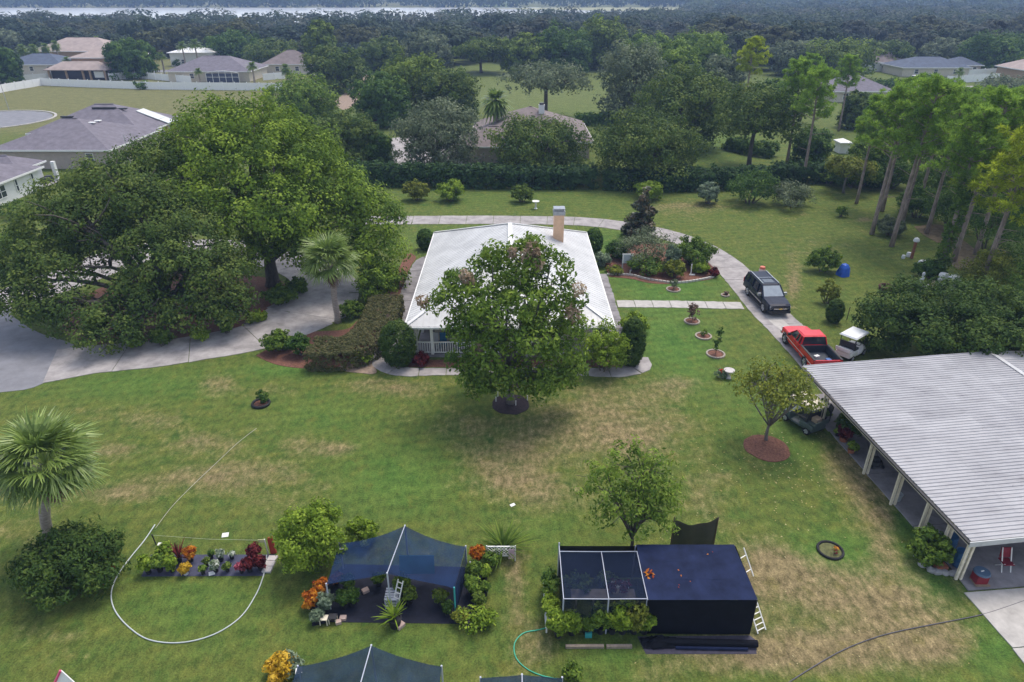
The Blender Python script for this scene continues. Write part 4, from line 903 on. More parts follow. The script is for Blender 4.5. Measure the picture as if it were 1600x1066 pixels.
mid_tree(432, 108, 62, 90, 'dark oak behind the cream hipped house', L_OAKD, 59, .05, 9)
mid_tree(368, 100, 46, 90, 'large dark oak behind the screen-room house', L_DARK, 60, .05, 9)
mid_tree(1380, 108, 60, 80, 'oak behind the gabled white house', L_OAKD, 61, .05, 9)
mid_tree(1470, 106, 60, 80, 'pale topped oak behind the dark blue roof', L_GREY, 62, .05, 9)
mid_tree(1555, 112, 48, 110, 'big shadowy oak at the right behind the long white fence', L_DARK, 63, .05, 10)
mid_tree(600, 112, 58, 70, 'leafy oak behind the lone brown-skirted palm', L_OAKD, 64, .05, 9)
mid_tree(668, 110, 48, 80, 'grey crowned oak at the back left of the field', L_GREY, 65, .05, 9)
mid_tree(620, 100, 50, 60, 'dark oak in the gap behind the tall rounded oak', L_DARK, 66, .05, 9)
# ---------------------------------------------------------------- pines
def pine_meshes(seed, h=16, lm=L_PINE, r=3.4, dens=1.0, bare=.58, dead=5):
    rng = np.random.default_rng(seed); rnd = random.Random(seed); mb = MB(); cc = []
    lean = (rnd.uniform(-.4, .4), rnd.uniform(-.4, .4)); tp = lambda z: Vector((lean[0] * (z / h) ** 2 * 1.2, lean[1] * (z / h) ** 2 * 1.2, z))
    mb.tube([tp(h * i / 8) for i in range(9)], [.25 * (1.2 if i == 0 else 1 - .085 * i) for i in range(9)], 8)
    nb = int(30 * dens)
    for i in range(nb):
        u = i / nb; z = h * (bare + (1 - bare) * u * .98); a = i * 2.4 + rnd.uniform(-.5, .5); L = r * (1.02 - .72 * u ** 1.6) * rnd.uniform(.6, 1.1); rise = rnd.uniform(.05, .45) + .35 * u
        s = tp(z); e = s + Vector((math.cos(a) * L, math.sin(a) * L, L * rise)); pts = bend(s, e, .06, rnd, 4, -.05)
        mb.tube(pts, [.06, .045, .032, .02, .01], 4)
        for p in (pts[2], pts[2], pts[3], pts[3], pts[3], pts[4], pts[4], pts[4], pts[4]):
            q = p + Vector((rnd.uniform(-.8, .8), rnd.uniform(-.8, .8), rnd.uniform(-.1, .6))) * min(1, L / 2.2)
            mb.tube([p, q], [.015, .008], 3); cc.append(list(q))
    cc += [list(tp(h) + Vector((rnd.uniform(-.4, .4), rnd.uniform(-.4, .4), rnd.uniform(-.3, .3)))) for _ in range(5)]
    for i in range(dead):
        z = h * rnd.uniform(.25, bare); a = rnd.uniform(0, 6.28); L = rnd.uniform(.8, 2.6); s = tp(z)
        mb.tube(bend(s, s + Vector((math.cos(a) * L, math.sin(a) * L, L * .2)), .08, rnd, 3), [.045, .03, .02, .008], 4)
    tm = mb.mesh('trunk', BARK_PINE, smooth=True); cc = np.array(cc); K = len(cc); nl = 48
    C0 = np.repeat(cc, nl, 0); d = unit(rng.normal(size=(K * nl, 3)) + np.array([0, 0, .55])); L = .50 * rng.uniform(.7, 1.15, (K * nl, 1)); s = unit(np.cross(d, rng.normal(size=d.shape))) * .042
    a = C0 + d * .06; b = C0 + d * L * .6; c = C0 + d * L
    V = np.stack([a, b + s, c, b - s], 1); t = .5 + .5 * (np.repeat(rng.uniform(size=K), nl) - .5) + .45 * (rng.uniform(size=K * nl) - .5)
    return tm, mesh_quads('crown', V, t, lm)
PM = [pine_meshes(1), pine_meshes(2, r=3.0), pine_meshes(3, r=3.8, bare=.55), pine_meshes(4, r=3.6, lm=L_PINEY, bare=.5, dead=9), pine_meshes(6, r=3.2, lm=L_PINEY, bare=.58, dead=7)]
def pine(px, py, top, k, label, rz=0.0, wid=1.0, group='tall pines on the right side of the lawn', x=None):
    g = G(px, py); p = None
    for z in np.arange(6, 24, .25):                            # height that brings the tip to the photographed row
        if proj(g.x, g.y, z)[1] <= top: break
    root = empty('pine_tree', g, label, 'pine tree', group, rz=rz); s = z / 16.3
    link('trunk', PM[k][0], root, scale=(s * 1.0, s * 1.0, s)); link('crown', PM[k][1], root, scale=(s * wid, s * wid, s)); return root
pine(1253, 288, 112, 0, 'forked open pine standing forward of the others by the hedge end', 0.3, .95)
pine(1228, 262, 98, 1, 'pine behind and left of the forked open pine', 1.2)
pine(1362, 366, 140, 2, 'leftmost straight pine trunk on the open lawn of the right side', 2.0)
pine(1393, 385, 132, 0, 'pine whose bare trunk stands nearest the brown post on the lawn', 3.0)
pine(1410, 347, 150, 1, 'thin pine just behind the one nearest the brown post', 4.0)
pine(1448, 365, 150, 2, 'pine at the edge of the pine straw with red trunk', 5.0)
p_ = pine(1466, 430, 176, 1, 'vine covered pine beside the white tanks', .8)
pine(1490, 408, 150, 0, 'thick reddish pine right of the vine covered one', 2.6)
pine(1528, 458, 195, 3, 'large yellow green pine with long bare limbs nearest the carport', 1.7, 1.1)
pine(1553, 396, 205, 4, 'leaning yellow pine behind the large yellow green one', 3.6)
pine(1524, 398, 165, 2, 'slim pale pine trunk in the shaded understorey', .2)
pine(1600, 470, 240, 3, 'yellow green pine at the edge of the view above the carport', 4.4)
pine(1620, 400, 160, 2, 'pine cut by the edge of the view behind the yellow ones', 1.4)
pine(1580, 330, 165, 0, 'green pine in the back row near the edge of the view', 2.2)
pine(1530, 318, 140, 1, 'green pine in the back row above the shaded oaks', 5.2)
pine(1470, 300, 140, 2, 'flat topped pine in the back row left of centre', .6)
pine(1425, 275, 135, 0, 'pine in the far corner of the pine grove', 4.9)
pine(1160, 190, 60, 4, 'bright yellowish pine rising over the right-hand grove', .5, 1.1)
pine(1250, 190, 86, 2, 'bushy pine behind the tall forked pine', 2.4)
pine(1310, 205, 88, 1, 'slim pine left of the blue grey roof', 1.5)
pine(1338, 318, 150, 1, 'slim pine at the corner where hedge and pine grove meet', 3.3)
pine(1378, 330, 128, 0, 'pine standing behind the two lawn pines', 5.6)
pine(1436, 318, 128, 2, 'tall pine behind the thin pine near the straw bed', 1.1)
pine(1500, 352, 140, 1, 'upright pine behind the thick reddish trunk', 2.9)
pine(1560, 352, 150, 0, 'upright pine between the back row and the yellow pines', .9)
pine(1612, 356, 150, 1, 'pine cut by the edge of the view in the back row', 3.9)
rng = np.random.default_rng(77); zz = rng.uniform(.6, 9, 150); an = rng.uniform(0, 6.28, 150)
V, t = clump_leaves(np.stack([np.cos(an) * .38, np.sin(an) * .38, zz], 1), np.stack([np.cos(an), np.sin(an), zz * 0], 1), 26, .42, .22, .16, rng)
link('vine', mesh_quads('vine', V, t, L_MID), p_)
# ---------------------------------------------------------------- woodland before the lake
WM = []
for i, lm in enumerate((L_WOODA, L_WOODB, L_WOODC, L_WOODA, L_WOODD, L_OLIVE, L_WOODA, L_WOODB)):
    rng = np.random.default_rng(300 + i); rn = random.Random(i)
    V, t = crown_quads(dome_blobs((0, 0), 17, 9.8, .2, rn, 8), rng, cr=1.15, nl=17, L=.95, W=.7, cover=1.5, tv=(.8, .4), lower=-.4, shell=(.9, 1.03), rnd=.22, up=.25)
    me = mesh_quads('woodland_tree', V, t, lm)
    WM.append(me)
CLEAR = [[(-300, 200), (-300, 92), (90, 92), (240, 90), (330, 96), (480, 100), (560, 104), (575, 130), (545, 210)], [(690, 112), (760, 98), (880, 100), (935, 112), (960, 200), (700, 200)], [(1300, 160), (1300, 106), (1360, 104), (1700, 104), (1700, 160)]]
def inside(p, poly):
    x, y = p; c = False
    for (x1, y1), (x2, y2) in zip(poly, poly[1:] + poly[:1]):
        if (y1 > y) != (y2 > y) and x < (x2 - x1) * (y - y1) / (y2 - y1) + x1: c = not c
    return c
rnd = random.Random(42); spots = []
yy = 232.0
while yy < 640:
    sp = 13.6 + (yy - 230) * .012
    wdt = .80 * yy + 40
    xx = -wdt + rnd.uniform(0, sp)
    while xx < wdt:
        x, y = xx + rnd.uniform(-.3, .3) * sp, yy + rnd.uniform(-.35, .35) * sp; px, py = proj(x, y, 0)
        lim = 462 if x < -120 else (462 + (x + 120) * .40 if x < 40 else 526 + (x - 40) * .8)
        if y < min(lim, 640) and not any(inside((px, py), c) for c in CLEAR): spots.append((x, y))
        xx += sp
    yy += sp * .9
spots.sort(key=lambda s: s[1])
for i, (x, y) in enumerate(spots[:285]):
    px, py = proj(x, y, 0); s = rnd.uniform(.65, 1.25)
    o = link('woodland_tree', WM[rnd.randrange(8)], None, (x, y, 0), (0, 0, rnd.uniform(0, 6.28)), (s * rnd.uniform(.9, 1.15), s, s * rnd.uniform(.85, 1.1)))
    tag(o, 'rounded dark green tree of the dense woodland below the lake', 'tree', 'woodland trees before the lake')
rng = np.random.default_rng(9); rest = spots[285:]; Q = []; T = []; Q2 = []; T2 = []
def far_crown(x, y, s, n, L, q, tl, wv):
    d = unit(rng.normal(size=(n, 3)) + np.array([0, -.45, .5])); c = np.array([x, y, 4.4 * s]) + d * np.array([7.4, 7.4, 4.6]) * s * rng.uniform(.75, 1.05, (n, 1))
    nn = unit(d * .8 + rng.normal(size=(n, 3)) * .25 + np.array([0, 0, .2])); q.append(leaf_quads(c, nn, L, L * .75, rng)); tl.append(np.clip(wv + .4 * (rng.uniform(size=n) - .5), 0, 1))
for x, y in rest:
    a = rnd.random(); far_crown(x, y, rnd.uniform(.8, 1.35), 150, 1.8, *( (Q, T) if a < .65 else (Q2, T2) ), rnd.uniform(.15, .8))
tag(link('distant_woodland', mesh_quads('distant_woodland', np.concatenate(Q), np.concatenate(T), L_WOODA)), kind='stuff')
tag(link('distant_woodland', mesh_quads('distant_woodland', np.concatenate(Q2), np.concatenate(T2), L_WOODC)), kind='stuff')
Q = []; T = []
for i in range(1500):
    y = 950 + 500 * rnd.random() ** 1.6; x = rnd.uniform(-.85, .85) * y
    if 1.02 * x > -200 and rnd.random() < .35: continue
    s = rnd.uniform(1.0, 2.0); far_crown(x, y, s, 26, 4.6, Q, T, rnd.uniform(.2, .8))
tag(link('far_shore_woods', mesh_quads('far_shore_woods', np.concatenate(Q), np.concatenate(T), L_WOODA)), kind='stuff')
Q = []; T = []
for i in range(260):
    y = rnd.uniform(650, 880); x = rnd.uniform(180, 720) * y / 800
    far_crown(x, y, rnd.uniform(.9, 1.5), 34, 3.6, Q, T, rnd.uniform(.2, .8))
tag(link('far_marsh_trees', mesh_quads('far_marsh_trees', np.concatenate(Q), np.concatenate(T), L_WOODA)), kind='stuff')
# ---------------------------------------------------------------- hedges and shrubs
def hedge(name, pts, w, h, lm, label, seed, L=.3, cr=.32, nl=16, k=1.0, jag=.12):
    rng = np.random.default_rng(seed); pp = [Vector((p[0], p[1])) for p in pts]; root = empty(name, (pp[0].x, pp[0].y, 0), label, 'hedge')
    cl = resample(catmull(pp, 6), .25); C, O = [], []; st = MB()
    per = int(k * (w + 2 * h) * .25 / (cr * cr) * 1.0) + 1
    for i, p in enumerate(cl):
        d = (cl[min(i + 1, len(cl) - 1)] - cl[max(i - 1, 0)]).normalized(); n = Vector((-d.y, d.x))
        for _ in range(per):
            u = rng.uniform(0, w + 2 * h); 
            if u < h: q = (-w / 2, u); o = -n; oz = .15
            elif u < h + w: q = (u - h - w / 2, h + rng.normal() * jag); o = Vector((0, 0)); oz = 1
            else: q = (w / 2, u - h - w); o = n; oz = .15
            a = p + n * q[0] + d * rng.uniform(-.15, .15); C.append((a.x - pp[0].x, a.y - pp[0].y, max(.1, q[1]))); O.append((o.x, o.y, oz))
        if i % 6 == 0: st.tube([(p.x, p.y, -.03), (p.x + .1, p.y, h * .6)], [.05, .03], 5)
    st.obj('stem', BARK, root)
    V, t = clump_leaves(np.array(C), np.array(O), nl, cr, L, L * .6, rng, tv=(.6, .5), rnd=.4)
    V[:, :, 2] = np.maximum(V[:, :, 2], .01)
    link('foliage', mesh_quads('foliage', V, t, lm), root); return root
hedge('long_hedge', gp((556, 286), (640, 289), (740, 291), (840, 292), (929, 292)), 2.6, 2.25, L_HDARK, 'long dark hedge left of the gap at the far side of the lawn', 201, L=.42, cr=.55, nl=18, k=1.3, jag=.25)
hedge('long_hedge', gp((945, 293), (1030, 296), (1110, 294), (1200, 288), (1300, 282), (1370, 290)), 2.6, 2.0, L_HDARK, 'long dark hedge right of the gap at the far side of the lawn', 202, L=.42, cr=.55, nl=18, k=1.3, jag=.28)
hedge('clipped_hedge', gp((492, 566), (540, 566), (572, 552), (592, 524), (606, 486)), 2.5, 1.35, L_HEDGE, 'low clipped hedge with brownish flat top curving beside the palm', 203, L=.13, cr=.16, nl=18, k=1.1, jag=.03)
hedge('field_hedge', gp((900, 196), (950, 194), (1000, 193)), 2.2, 1.8, L_DARK, 'dark hedge at the edge of the field right of the brown roof', 204, L=.5, cr=.6, nl=14, k=1.2)
hedge('garden_hedge', gp((1140, 232), (1170, 240), (1210, 246)), 2.4, 1.5, L_DARK, 'row of rounded low shrubs under the drooping grey oak', 205, L=.45, cr=.5, nl=14, k=1.2, jag=.3)
def bush(px, py, top, w, lm, label, seed, name='shrub', n=7, leaf=None, cover=1.2, dens=1.0, tight=False, cone=False, **kw):
    g = G(px, py); d = g.y * cp_ + CAM_H * sp_; W = w * d / FOC; h = max(.25, P(px, top, g.y + W * .2).z)
    g = Vector((g.x, g.y + W * .3, 0)); L = leaf or max(.09, .0034 * d)
    rn = random.Random(seed)
    if tight: bl = [(g.x, g.y, h * .5, W / 2, W / 2, h * .52)]; kw.update(shell=(.93, 1.0), rnd=.3)
    elif cone: bl = [(g.x + rn.uniform(-.1, .1) * W, g.y + rn.uniform(-.1, .1) * W, h * (.12 + .8 * i / 6), W / 2 * (1.05 - i / 6.6), W / 2 * (1.05 - i / 6.6), h * .13) for i in range(7)]
    else: bl = dome_blobs((g.x, g.y), W, h * .98, -.15 * h, rn, n)
    if not tight: kw.setdefault('shell', (.62, 1.16))
    cr_ = max(L * 1.1, W * .10); lower = -.4 if not tight else -.85
    return make_bush(name, g, bl, lm, label, seed=seed, cr=cr_, nl=int(34 * dens), L=L, W=L * kw.pop('wr', .5), cover=cover, tv=(.6, .55), lower=lower, r0=.03 + W * .008, **kw)
bush(622, 577, 506, 52, L_TEAL, 'big clipped dark green dome shrub at the near left house corner', 210, tight=True, leaf=.14, cover=3.2, dens=1.2)
bush(665, 392, 360, 25, L_DARK, 'clipped upright oval shrub at the far left house corner', 211, tight=True, leaf=.16, cover=3)
bush(928, 398, 358, 25, L_DARK, 'clipped oblong shrub at the far right house corner', 212, tight=True, leaf=.16, cover=3)
bush(987, 576, 500, 36, L_TEAL, 'dark clipped oval shrub at the near right end of the house walk', 213, tight=True, leaf=.15, cover=3)
bush(946, 590, 508, 78, L_LIME, 'large loose green shrub between the pecan tree and the walk end', 214, leaf=.18, cover=1.5)
bush(990, 522, 492, 44, L_LIME, 'yellow green shrub at the right edge of the white roof', 215, leaf=.2)
bush(650, 316, 282, 36, L_YEL, 'brownish round shrub, leftmost of the row on the back lawn', 216)
bush(703, 318, 284, 47, L_LIME, 'bright green bushy shrub on the back lawn left of the chimney', 217)
bush(816, 318, 287, 32, L_OAK, 'small olive shrub on the back lawn behind the white roof', 218)
bush(1014, 316, 282, 44, L_LIME, 'lime yellow shrub on the back lawn behind the dark magnolia', 219)
bush(1108, 321, 284, 36, L_PALE, 'pale grey small round-topped tree on the back lawn', 220, name='small_tree')
bush(1178, 324, 264, 76, L_DARK, 'dark green wide shrub before the right part of the hedge', 221)
bush(1243, 330, 284, 76, L_GREY, 'grey green feathery wide shrub at the right end of the back lawn', 222)
bush(1315, 340, 320, 14, L_MID, 'tiny green bush alone near the pines', 223)
bush(1003, 374, 296, 48, L_MAGN, 'dark bronze conical magnolia in the flower bed', 224, name='magnolia_tree', cone=True, leaf=.34, cover=1.5)
bush(966, 408, 377, 38, L_DARK, 'dark rounded shrub at the left of the flower bed', 225)
bush(1012, 422, 360, 92, L_GREY, 'large silvery grey shrub in the middle of the flower bed', 226, leaf=.2, cover=1.3)
bush(1012, 433, 402, 56, L_MID, 'green shrub in front of the silvery grey one', 227)
bush(1050, 430, 385, 26, L_PALE, 'tall pale green grass clump in the flower bed', 228)
bush(1054, 438, 406, 32, L_YEL, 'orange tinged shrub in the front of the flower bed', 229)
bush(1086, 420, 374, 64, L_MID, 'glossy dark green round bush at the right of the flower bed', 230, leaf=.26, cover=1.5)
bush(1096, 430, 411, 28, L_LIME, 'low bright green plant below the glossy round bush', 231)
bush(1116, 434, 420, 16, L_RED, 'dark red spiky plant at the right tip of the flower bed', 232, name='plant')
bush(942, 418, 396, 30, L_PALE, 'pale tropical plant between the white roof and the flower bed', 233, name='plant')
bush(962, 430, 417, 26, L_YEL, 'low brownish plant at the left front of the flower bed', 234, name='plant')
bush(432, 554, 520, 46, L_MID, 'leafy shrub at the edge of the curved drive, left of the clipped hedge', 235, leaf=.22)
bush(466, 560, 522, 36, L_DARK, 'darker shrub touching the left end of the clipped hedge', 236, leaf=.2)
bush(548, 500, 472, 36, L_MID, 'small green shrub between the palm trunk and the clipped hedge', 237, leaf=.2)
bush(588, 480, 410, 62, L_OAKY, 'tall bushy shrub behind the clipped hedge near the house walk', 238, leaf=.24)
bush(560, 574, 550, 40, L_LIME, 'thin lime seedling clump in the sandy bed before the clipped hedge', 239, cover=.4, dens=.7)
for i, (px, py, top, w, lm, lab) in enumerate(((250, 545, 514, 30, L_MID, 'leafy shrub at the bottom edge of the oak island'), (205, 545, 520, 26, L_LIME, 'bright low shrub under the hanging branches of the dark oak'), (312, 535, 512, 26, L_LIME, 'yellowish low plant beside the oak trunk on the island rim'),
      (352, 524, 496, 26, L_MID, 'green shrub on the island rim by the red flowers'), (432, 482, 448, 50, L_MID, 'large leafy shrub at the right end of the oak island'), (462, 462, 436, 36, L_OAKY, 'shrub at the far right tip of the oak island'), (398, 506, 484, 30, L_LIME, 'bright green shrub on the island rim above the curved drive'))):
    bush(px, py, top, w, lm, lab, 240 + i, leaf=.22)
bush(94, 945, 856, 146, L_TEAL, 'wide dark green hibiscus bush round the foot of the near palm', 250, leaf=.20, cover=1.7, dens=1.5, n=14, wr=.38, droop=.8)
hb = bpy.data.objects['shrub']
SCAR = leafmat('scarlet_flower', (.40, .02, .01), (.62, .05, .02), (.8, .12, .05))
def flower(parent, p, seed, r=.14, m=None):
    rng = np.random.default_rng(seed); V, t = clump_leaves(np.array([list(p)]), np.array([[0, -.5, .8]]), 12, r, .2, .13, rng); link('flower', mesh_quads('flower', V, t, m or SCAR), parent)
hib = [o for o in bpy.data.objects if o.get('label', '').startswith('wide dark green hibiscus')][0]
for i, (px, py, z) in enumerate(((147, 856, 1.4), (150, 862, 1.2), (186, 858, .5), (178, 858, .5), (177, 884, .3), (166, 909, .3), (163, 911, .35), (176, 892, .2))):
    flower(hib, G(px, py, z) - hib.location, i)
bush(485, 908, 798, 104, L_LIME, 'large light green bushy shrub left of the shade tent', 251, leaf=.15, cover=1.5, dens=1.2, n=11)
bush(565, 858, 816, 46, L_LIME, 'smaller light green shrub behind the left corner of the shade tent', 252, leaf=.18)
bush(1291, 430, 386, 48, L_MID, 'round green shrub on the right lawn beside the blue tarp', 253, leaf=.22)
bush(1304, 506, 470, 24, L_TEAL, 'little dark conical evergreen near the red pickup', 254, cone=False, tight=True, leaf=.14, cover=3)
bush(1295, 478, 438, 34, L_YEL, 'thin yellow sapling on the right lawn above the little evergreen', 255, cover=.5, name='small_tree', leaf=.16)
bush(18, 344, 316, 66, L_MID, 'green shrub beside the white stucco house at the left edge', 256)
bush(14, 398, 362, 60, L_LIME, 'bright lime shrub at the left edge behind the dark oak', 257)
bush(1458, 890, 836, 60, L_MID, 'glossy green shrub in the rock-edged bed at the near carport post', 258, leaf=.18, cover=1.5)
bush(1326, 690, 640, 34, L_TEAL, 'dark green climbing shrub against the middle carport post', 259, leaf=.16, cover=1.6)
bush(1454, 438, 408, 40, L_DARK, 'dark shrub beside the white propane tank', 260)
for i, (px, py, top, w, lm, lab) in enumerate(((1395, 372, 340, 40, L_GREY, 'grey thin bush behind the leftmost pine trunk'), (1440, 345, 290, 60, L_DARK, 'dark bush behind the thin pine on the back edge'), (1500, 365, 290, 90, L_DARK, 'dark thicket behind the vine covered pine'),
      (1560, 400, 300, 110, L_DARK, 'dark thicket behind the leaning yellow pine'), (1600, 470, 360, 100, L_DARK, 'dark thicket at the right edge above the carport'), (1552, 476, 392, 90, L_YEL, 'autumn tinted bush right of the large yellow green pine'), (1530, 330, 250, 90, L_MID, 'green thicket in the middle of the pine grove'),
      (1345, 300, 250, 80, L_DARK, 'dark thicket at the corner of the lawn by the hedge'), (1470, 318, 260, 90, L_DARK, 'dark thicket along the back of the pine straw'), (1590, 360, 290, 90, L_MID, 'leafy thicket at the right edge under the back pines'), (1400, 300, 240, 80, L_DARK, 'dark thicket under the far corner pine'), (1300, 290, 256, 50, L_MID, 'green thicket behind the orange-brown sapling'), (1640, 520, 400, 120, L_MID, 'leafy thicket beyond the carport ridge'))):
    bush(px, py, top, w, lm, lab, 270 + i, n=9)
bush(222, 140, 126, 24, L_DARK, 'dark round shrub against the long white vinyl fence', 290)
bush(1385, 136, 126, 40, L_DARK, 'low dark shrubs on the street corner left of the van', 291)
bush(1400, 133, 122, 22, L_MID, 'green shrub under the dark blue roof left of the van', 292)
bush(1463, 127, 119, 34, L_DARK, 'dark shrub right of the white van', 293)
bush(276, 104, 92, 13, L_DARK, 'clipped dark ball shrub by the tall palms', 294)
bush(580, 196, 186, 26, L_RED, 'reddish shrub under the dark tree left of the hedge', 295)
# ---------------------------------------------------------------- vehicles
PAINT_B = mat('black_blue_paint', (.006, .011, .030), .3, .1, spec=.22); PAINT_R = mat('red_paint', (.62, .016, .024), .25, .06, spec=.6)
CHROME = mat('chrome', (.65, .65, .66), .18, .03, metal=.9); TYRE = mat('tyre_rubber', (.018, .018, .02), .85, .2); PLAST = mat('black_plastic', (.025, .025, .028), .6, .2)
LAMP = mat('headlamp_glass', (.6, .62, .64), .12, .05, spec=.8); TAIL = mat('tail_lamp', (.45, .02, .02), .2, .05); GOLD = mat('gold_emblem', (.70, .50, .14), .3, .05); WH_PAINT = mat('white_vehicle_paint', (.75, .75, .75), .3, .04, spec=.6)
SILVER = mat('silver_rim', (.55, .55, .57), .3, .05, metal=.6)
def loft(st):
    mb = MB(); vs = []; n = 12
    for y, w, z0, z1 in st:
        half = [(w * .86, z0), (w, z0 + .14), (w, (z0 + z1) / 2), (w * .985, z1 - .10), (w * .93, z1 - .01), (w * .5, z1 + .03)]
        vs += [(x, y, z) for x, z in half] + [(-x, y, z) for x, z in half[::-1]]
    m = len(st); fs = [(i * n + k, i * n + (k + 1) % n, (i + 1) * n + (k + 1) % n, (i + 1) * n + k) for i in range(m - 1) for k in range(n)]
    fs += [tuple(range(n))[::-1], tuple((m - 1) * n + k for k in range(n))]
    return mb.add(vs, fs)
def wheel(root, x, y, r=.39, w=.26):
    s = 1 if x > 0 else -1; o = empty('wheel', (x, y, r)); o.parent = root
    def cyl(pr): 
        m = MB(); m.lathe(pr, n=16); m.v = [(z * s, a, b) for a, b, z in m.v]; return m
    link('tyre', cyl([(r * .62, -w / 2), (r * .95, -w / 2), (r, -w / 2 + .05), (r, w / 2 - .05), (r * .95, w / 2), (r * .66, w / 2), (r * .62, w / 2 - .03)]).mesh('tyre', TYRE), o)
    m = cyl([(r * .64, w / 2 - .06), (r * .6, w / 2 - .02), (r * .2, w / 2 - .03), (r * .16, w / 2 + .01)])
    for k in range(5):
        a = k * 2 * math.pi / 5; m.bar((s * (w / 2 - .0), 0, 0), (s * (w / 2 - .01), math.cos(a) * r * .62, math.sin(a) * r * .62), .07, .05)
    link('rim', m.mesh('rim', SILVER), o)
def greenhouse(root, yb0, yb1, yt0, yt1, wb, wt, zb, zt, paint, pillars, glass=GLASS):
    def fr(k, yb0, yb1, yt0, yt1, wb, wt, zb, zt): return [(sx * wb, y, zb) for y in (yb0, yb1) for sx in (-1, 1)] + [(sx * wt, y, zt) for y in (yt0, yt1) for sx in (-1, 1)]
    v = fr(0, yb0 + .03, yb1 - .03, yt0 + .03, yt1 - .03, wb - .02, wt - .02, zb, zt - .01)
    F_ = [(0, 1, 5, 4), (1, 3, 7, 5), (3, 2, 6, 7), (2, 0, 4, 6), (4, 5, 7, 6)]
    link('window_glass', MB().add(v, F_).mesh('window_glass', glass), root)
    m = MB(); z2 = zt + .07
    m.add([(sx * wt, y, zt) for y in (yt0, yt1) for sx in (-1, 1)] + [(sx * wt * .9, y, z2) for y in (yt0 + .12, yt1 - .12) for sx in (-1, 1)], F_ + [(0, 2, 3, 1)])
    link('roof', m.mesh('roof', paint), root)
    p = MB()
    for sx in (-1, 1):
        for yb, yt in [(yb0, yt0), (yb1, yt1)] + pillars: p.bar((sx * wb, yb, zb), (sx * wt, yt, zt), .10 if (yb, yt) not in pillars else .13, .05)
        p.bar((sx * wt, yt0, zt - .02), (sx * wt, yt1, zt - .02), .06)
    link('pillars', p.mesh('pillars', paint), root)
def arches(root, ys, w, r=.47):
    m = MB()
    for y in ys:
        for sx in (-1, 1):
            m2 = MB(); m2.lathe([(r, -.03), (r + .02, .0), (r, .025), (.05, .025), (.05, -.03)], n=14); m.add([(sx * (w - .02) + z * sx, a + y, max(.2, b + .40)) for a, b, z in m2.v], m2.f)
    link('wheel_arch', m.mesh('wheel_arch', PLAST), root)
def part(root, name, m, *boxes):
    mb = MB()
    for b in boxes: mb.box(*b)
    return link(name, mb.mesh(name, m), root)
suv = empty('suv', (20.72, 51.1, .03), 'black SUV with chrome trim facing the carport on the curved drive', 'car', rz=math.pi + .06)
suv.scale = (.93, 1, 1)
link('body', loft([(-2.82, .88, .50, 1.02), (-2.72, .96, .36, 1.12), (-1.5, 1.0, .34, 1.14), (1.2, 1.0, .34, 1.14), (1.9, .99, .34, 1.10), (2.55, .96, .34, 1.03), (2.74, .88, .42, .93)]).mesh('body', PAINT_B, smooth=False), suv)
greenhouse(suv, -2.68, 1.30, -2.42, .50, .95, .78, 1.12, 1.80, PAINT_B, [(.15, .05), (-.95, -.95), (-1.9, -1.85)])
link('windscreen', MB().add([(-.86, 1.31, 1.16), (.86, 1.31, 1.16), (.72, .56, 1.76), (-.72, .56, 1.76)], [(0, 1, 2, 3)]).mesh('windscreen', mat('sky_lit_glass', (.30, .34, .38), .1, .1, spec=1.0)), suv)  # paler glass than the other windows, sky reflection put into its colour
for y in (1.75, -1.60):
    for x in (-.90, .90): wheel(suv, x, y, .41)
arches(suv, (1.75, -1.60), 1.0)
gr = part(suv, 'grille', PLAST, ((0, 2.75, .72), (1.15, .10, .34))); part(gr, 'chrome_bar', CHROME, ((0, 2.81, .74), (1.15, .04, .06)))
eb = MB(); eb.add([(x, 2.84 + dy, z) for dy in (0, .02) for x, z in ((-.17, .78), (-.06, .78), (-.05, .80), (.05, .80), (.06, .78), (.17, .78), (.14, .70), (.06, .70), (.05, .68), (-.05, .68), (-.06, .70), (-.14, .70))], [tuple(range(12, 24)), tuple(range(12))[::-1]] + [(i, (i + 1) % 12, 12 + (i + 1) % 12, 12 + i) for i in range(12)])
link('emblem', eb.mesh('emblem', GOLD), gr)
for s in (-1, 1):
    part(suv, 'headlight', LAMP, ((s * .73, 2.66, .78), (.30, .16, .24))); part(suv, 'fog_lamp', LAMP, ((s * .72, 2.80, .47), (.14, .06, .09)))
    part(suv, 'mirror', SILVER, ((s * 1.14, .95, 1.22), (.28, .14, .20))); part(suv, 'roof_rail', CHROME, ((s * .70, -.9, 1.93), (.05, 2.7, .04)))
    part(suv, 'side_trim', CHROME, ((s * 1.012, 0, .62), (.03, 2.6, .05))); part(suv, 'running_board', PLAST, ((s * 1.0, .08, .36), (.22, 2.4, .06))); part(suv, 'tail_lamp', TAIL, ((s * .90, -2.76, 1.0), (.14, .12, .4)))
    for y, l in ((.62, 1.10), (-.52, 1.06)):
        d = part(suv, 'door', PAINT_B, ((s * 1.004, y, .80), (.02, l, .60))); part(d, 'handle', CHROME, ((s * 1.025, y - l * .35, .98), (.03, .16, .04)))
part(suv, 'front_bumper', PLAST, ((0, 2.72, .46), (1.78, .26, .22))); part(suv, 'rear_bumper', PLAST, ((0, -2.80, .52), (1.8, .2, .22))); part(suv, 'sunroof', GLASS, ((0, -.2, 1.876), (.9, .7, .012))); part(suv, 'roof_cross_bar', CHROME, ((0, -.75, 1.93), (1.35, .05, .03)))
tk = empty('pickup_truck', (20.75, 42.15, .03), 'red extended cab pickup truck parked at the corner of the carport', 'pickup truck', rz=.03)
link('body', loft([(-.62, .96, .42, 1.10), (.6, .97, .40, 1.10), (1.3, .97, .40, 1.08), (2.0, .96, .40, 1.04), (2.62, .92, .42, .98), (2.82, .82, .48, .86)]).mesh('body', PAINT_R), tk)
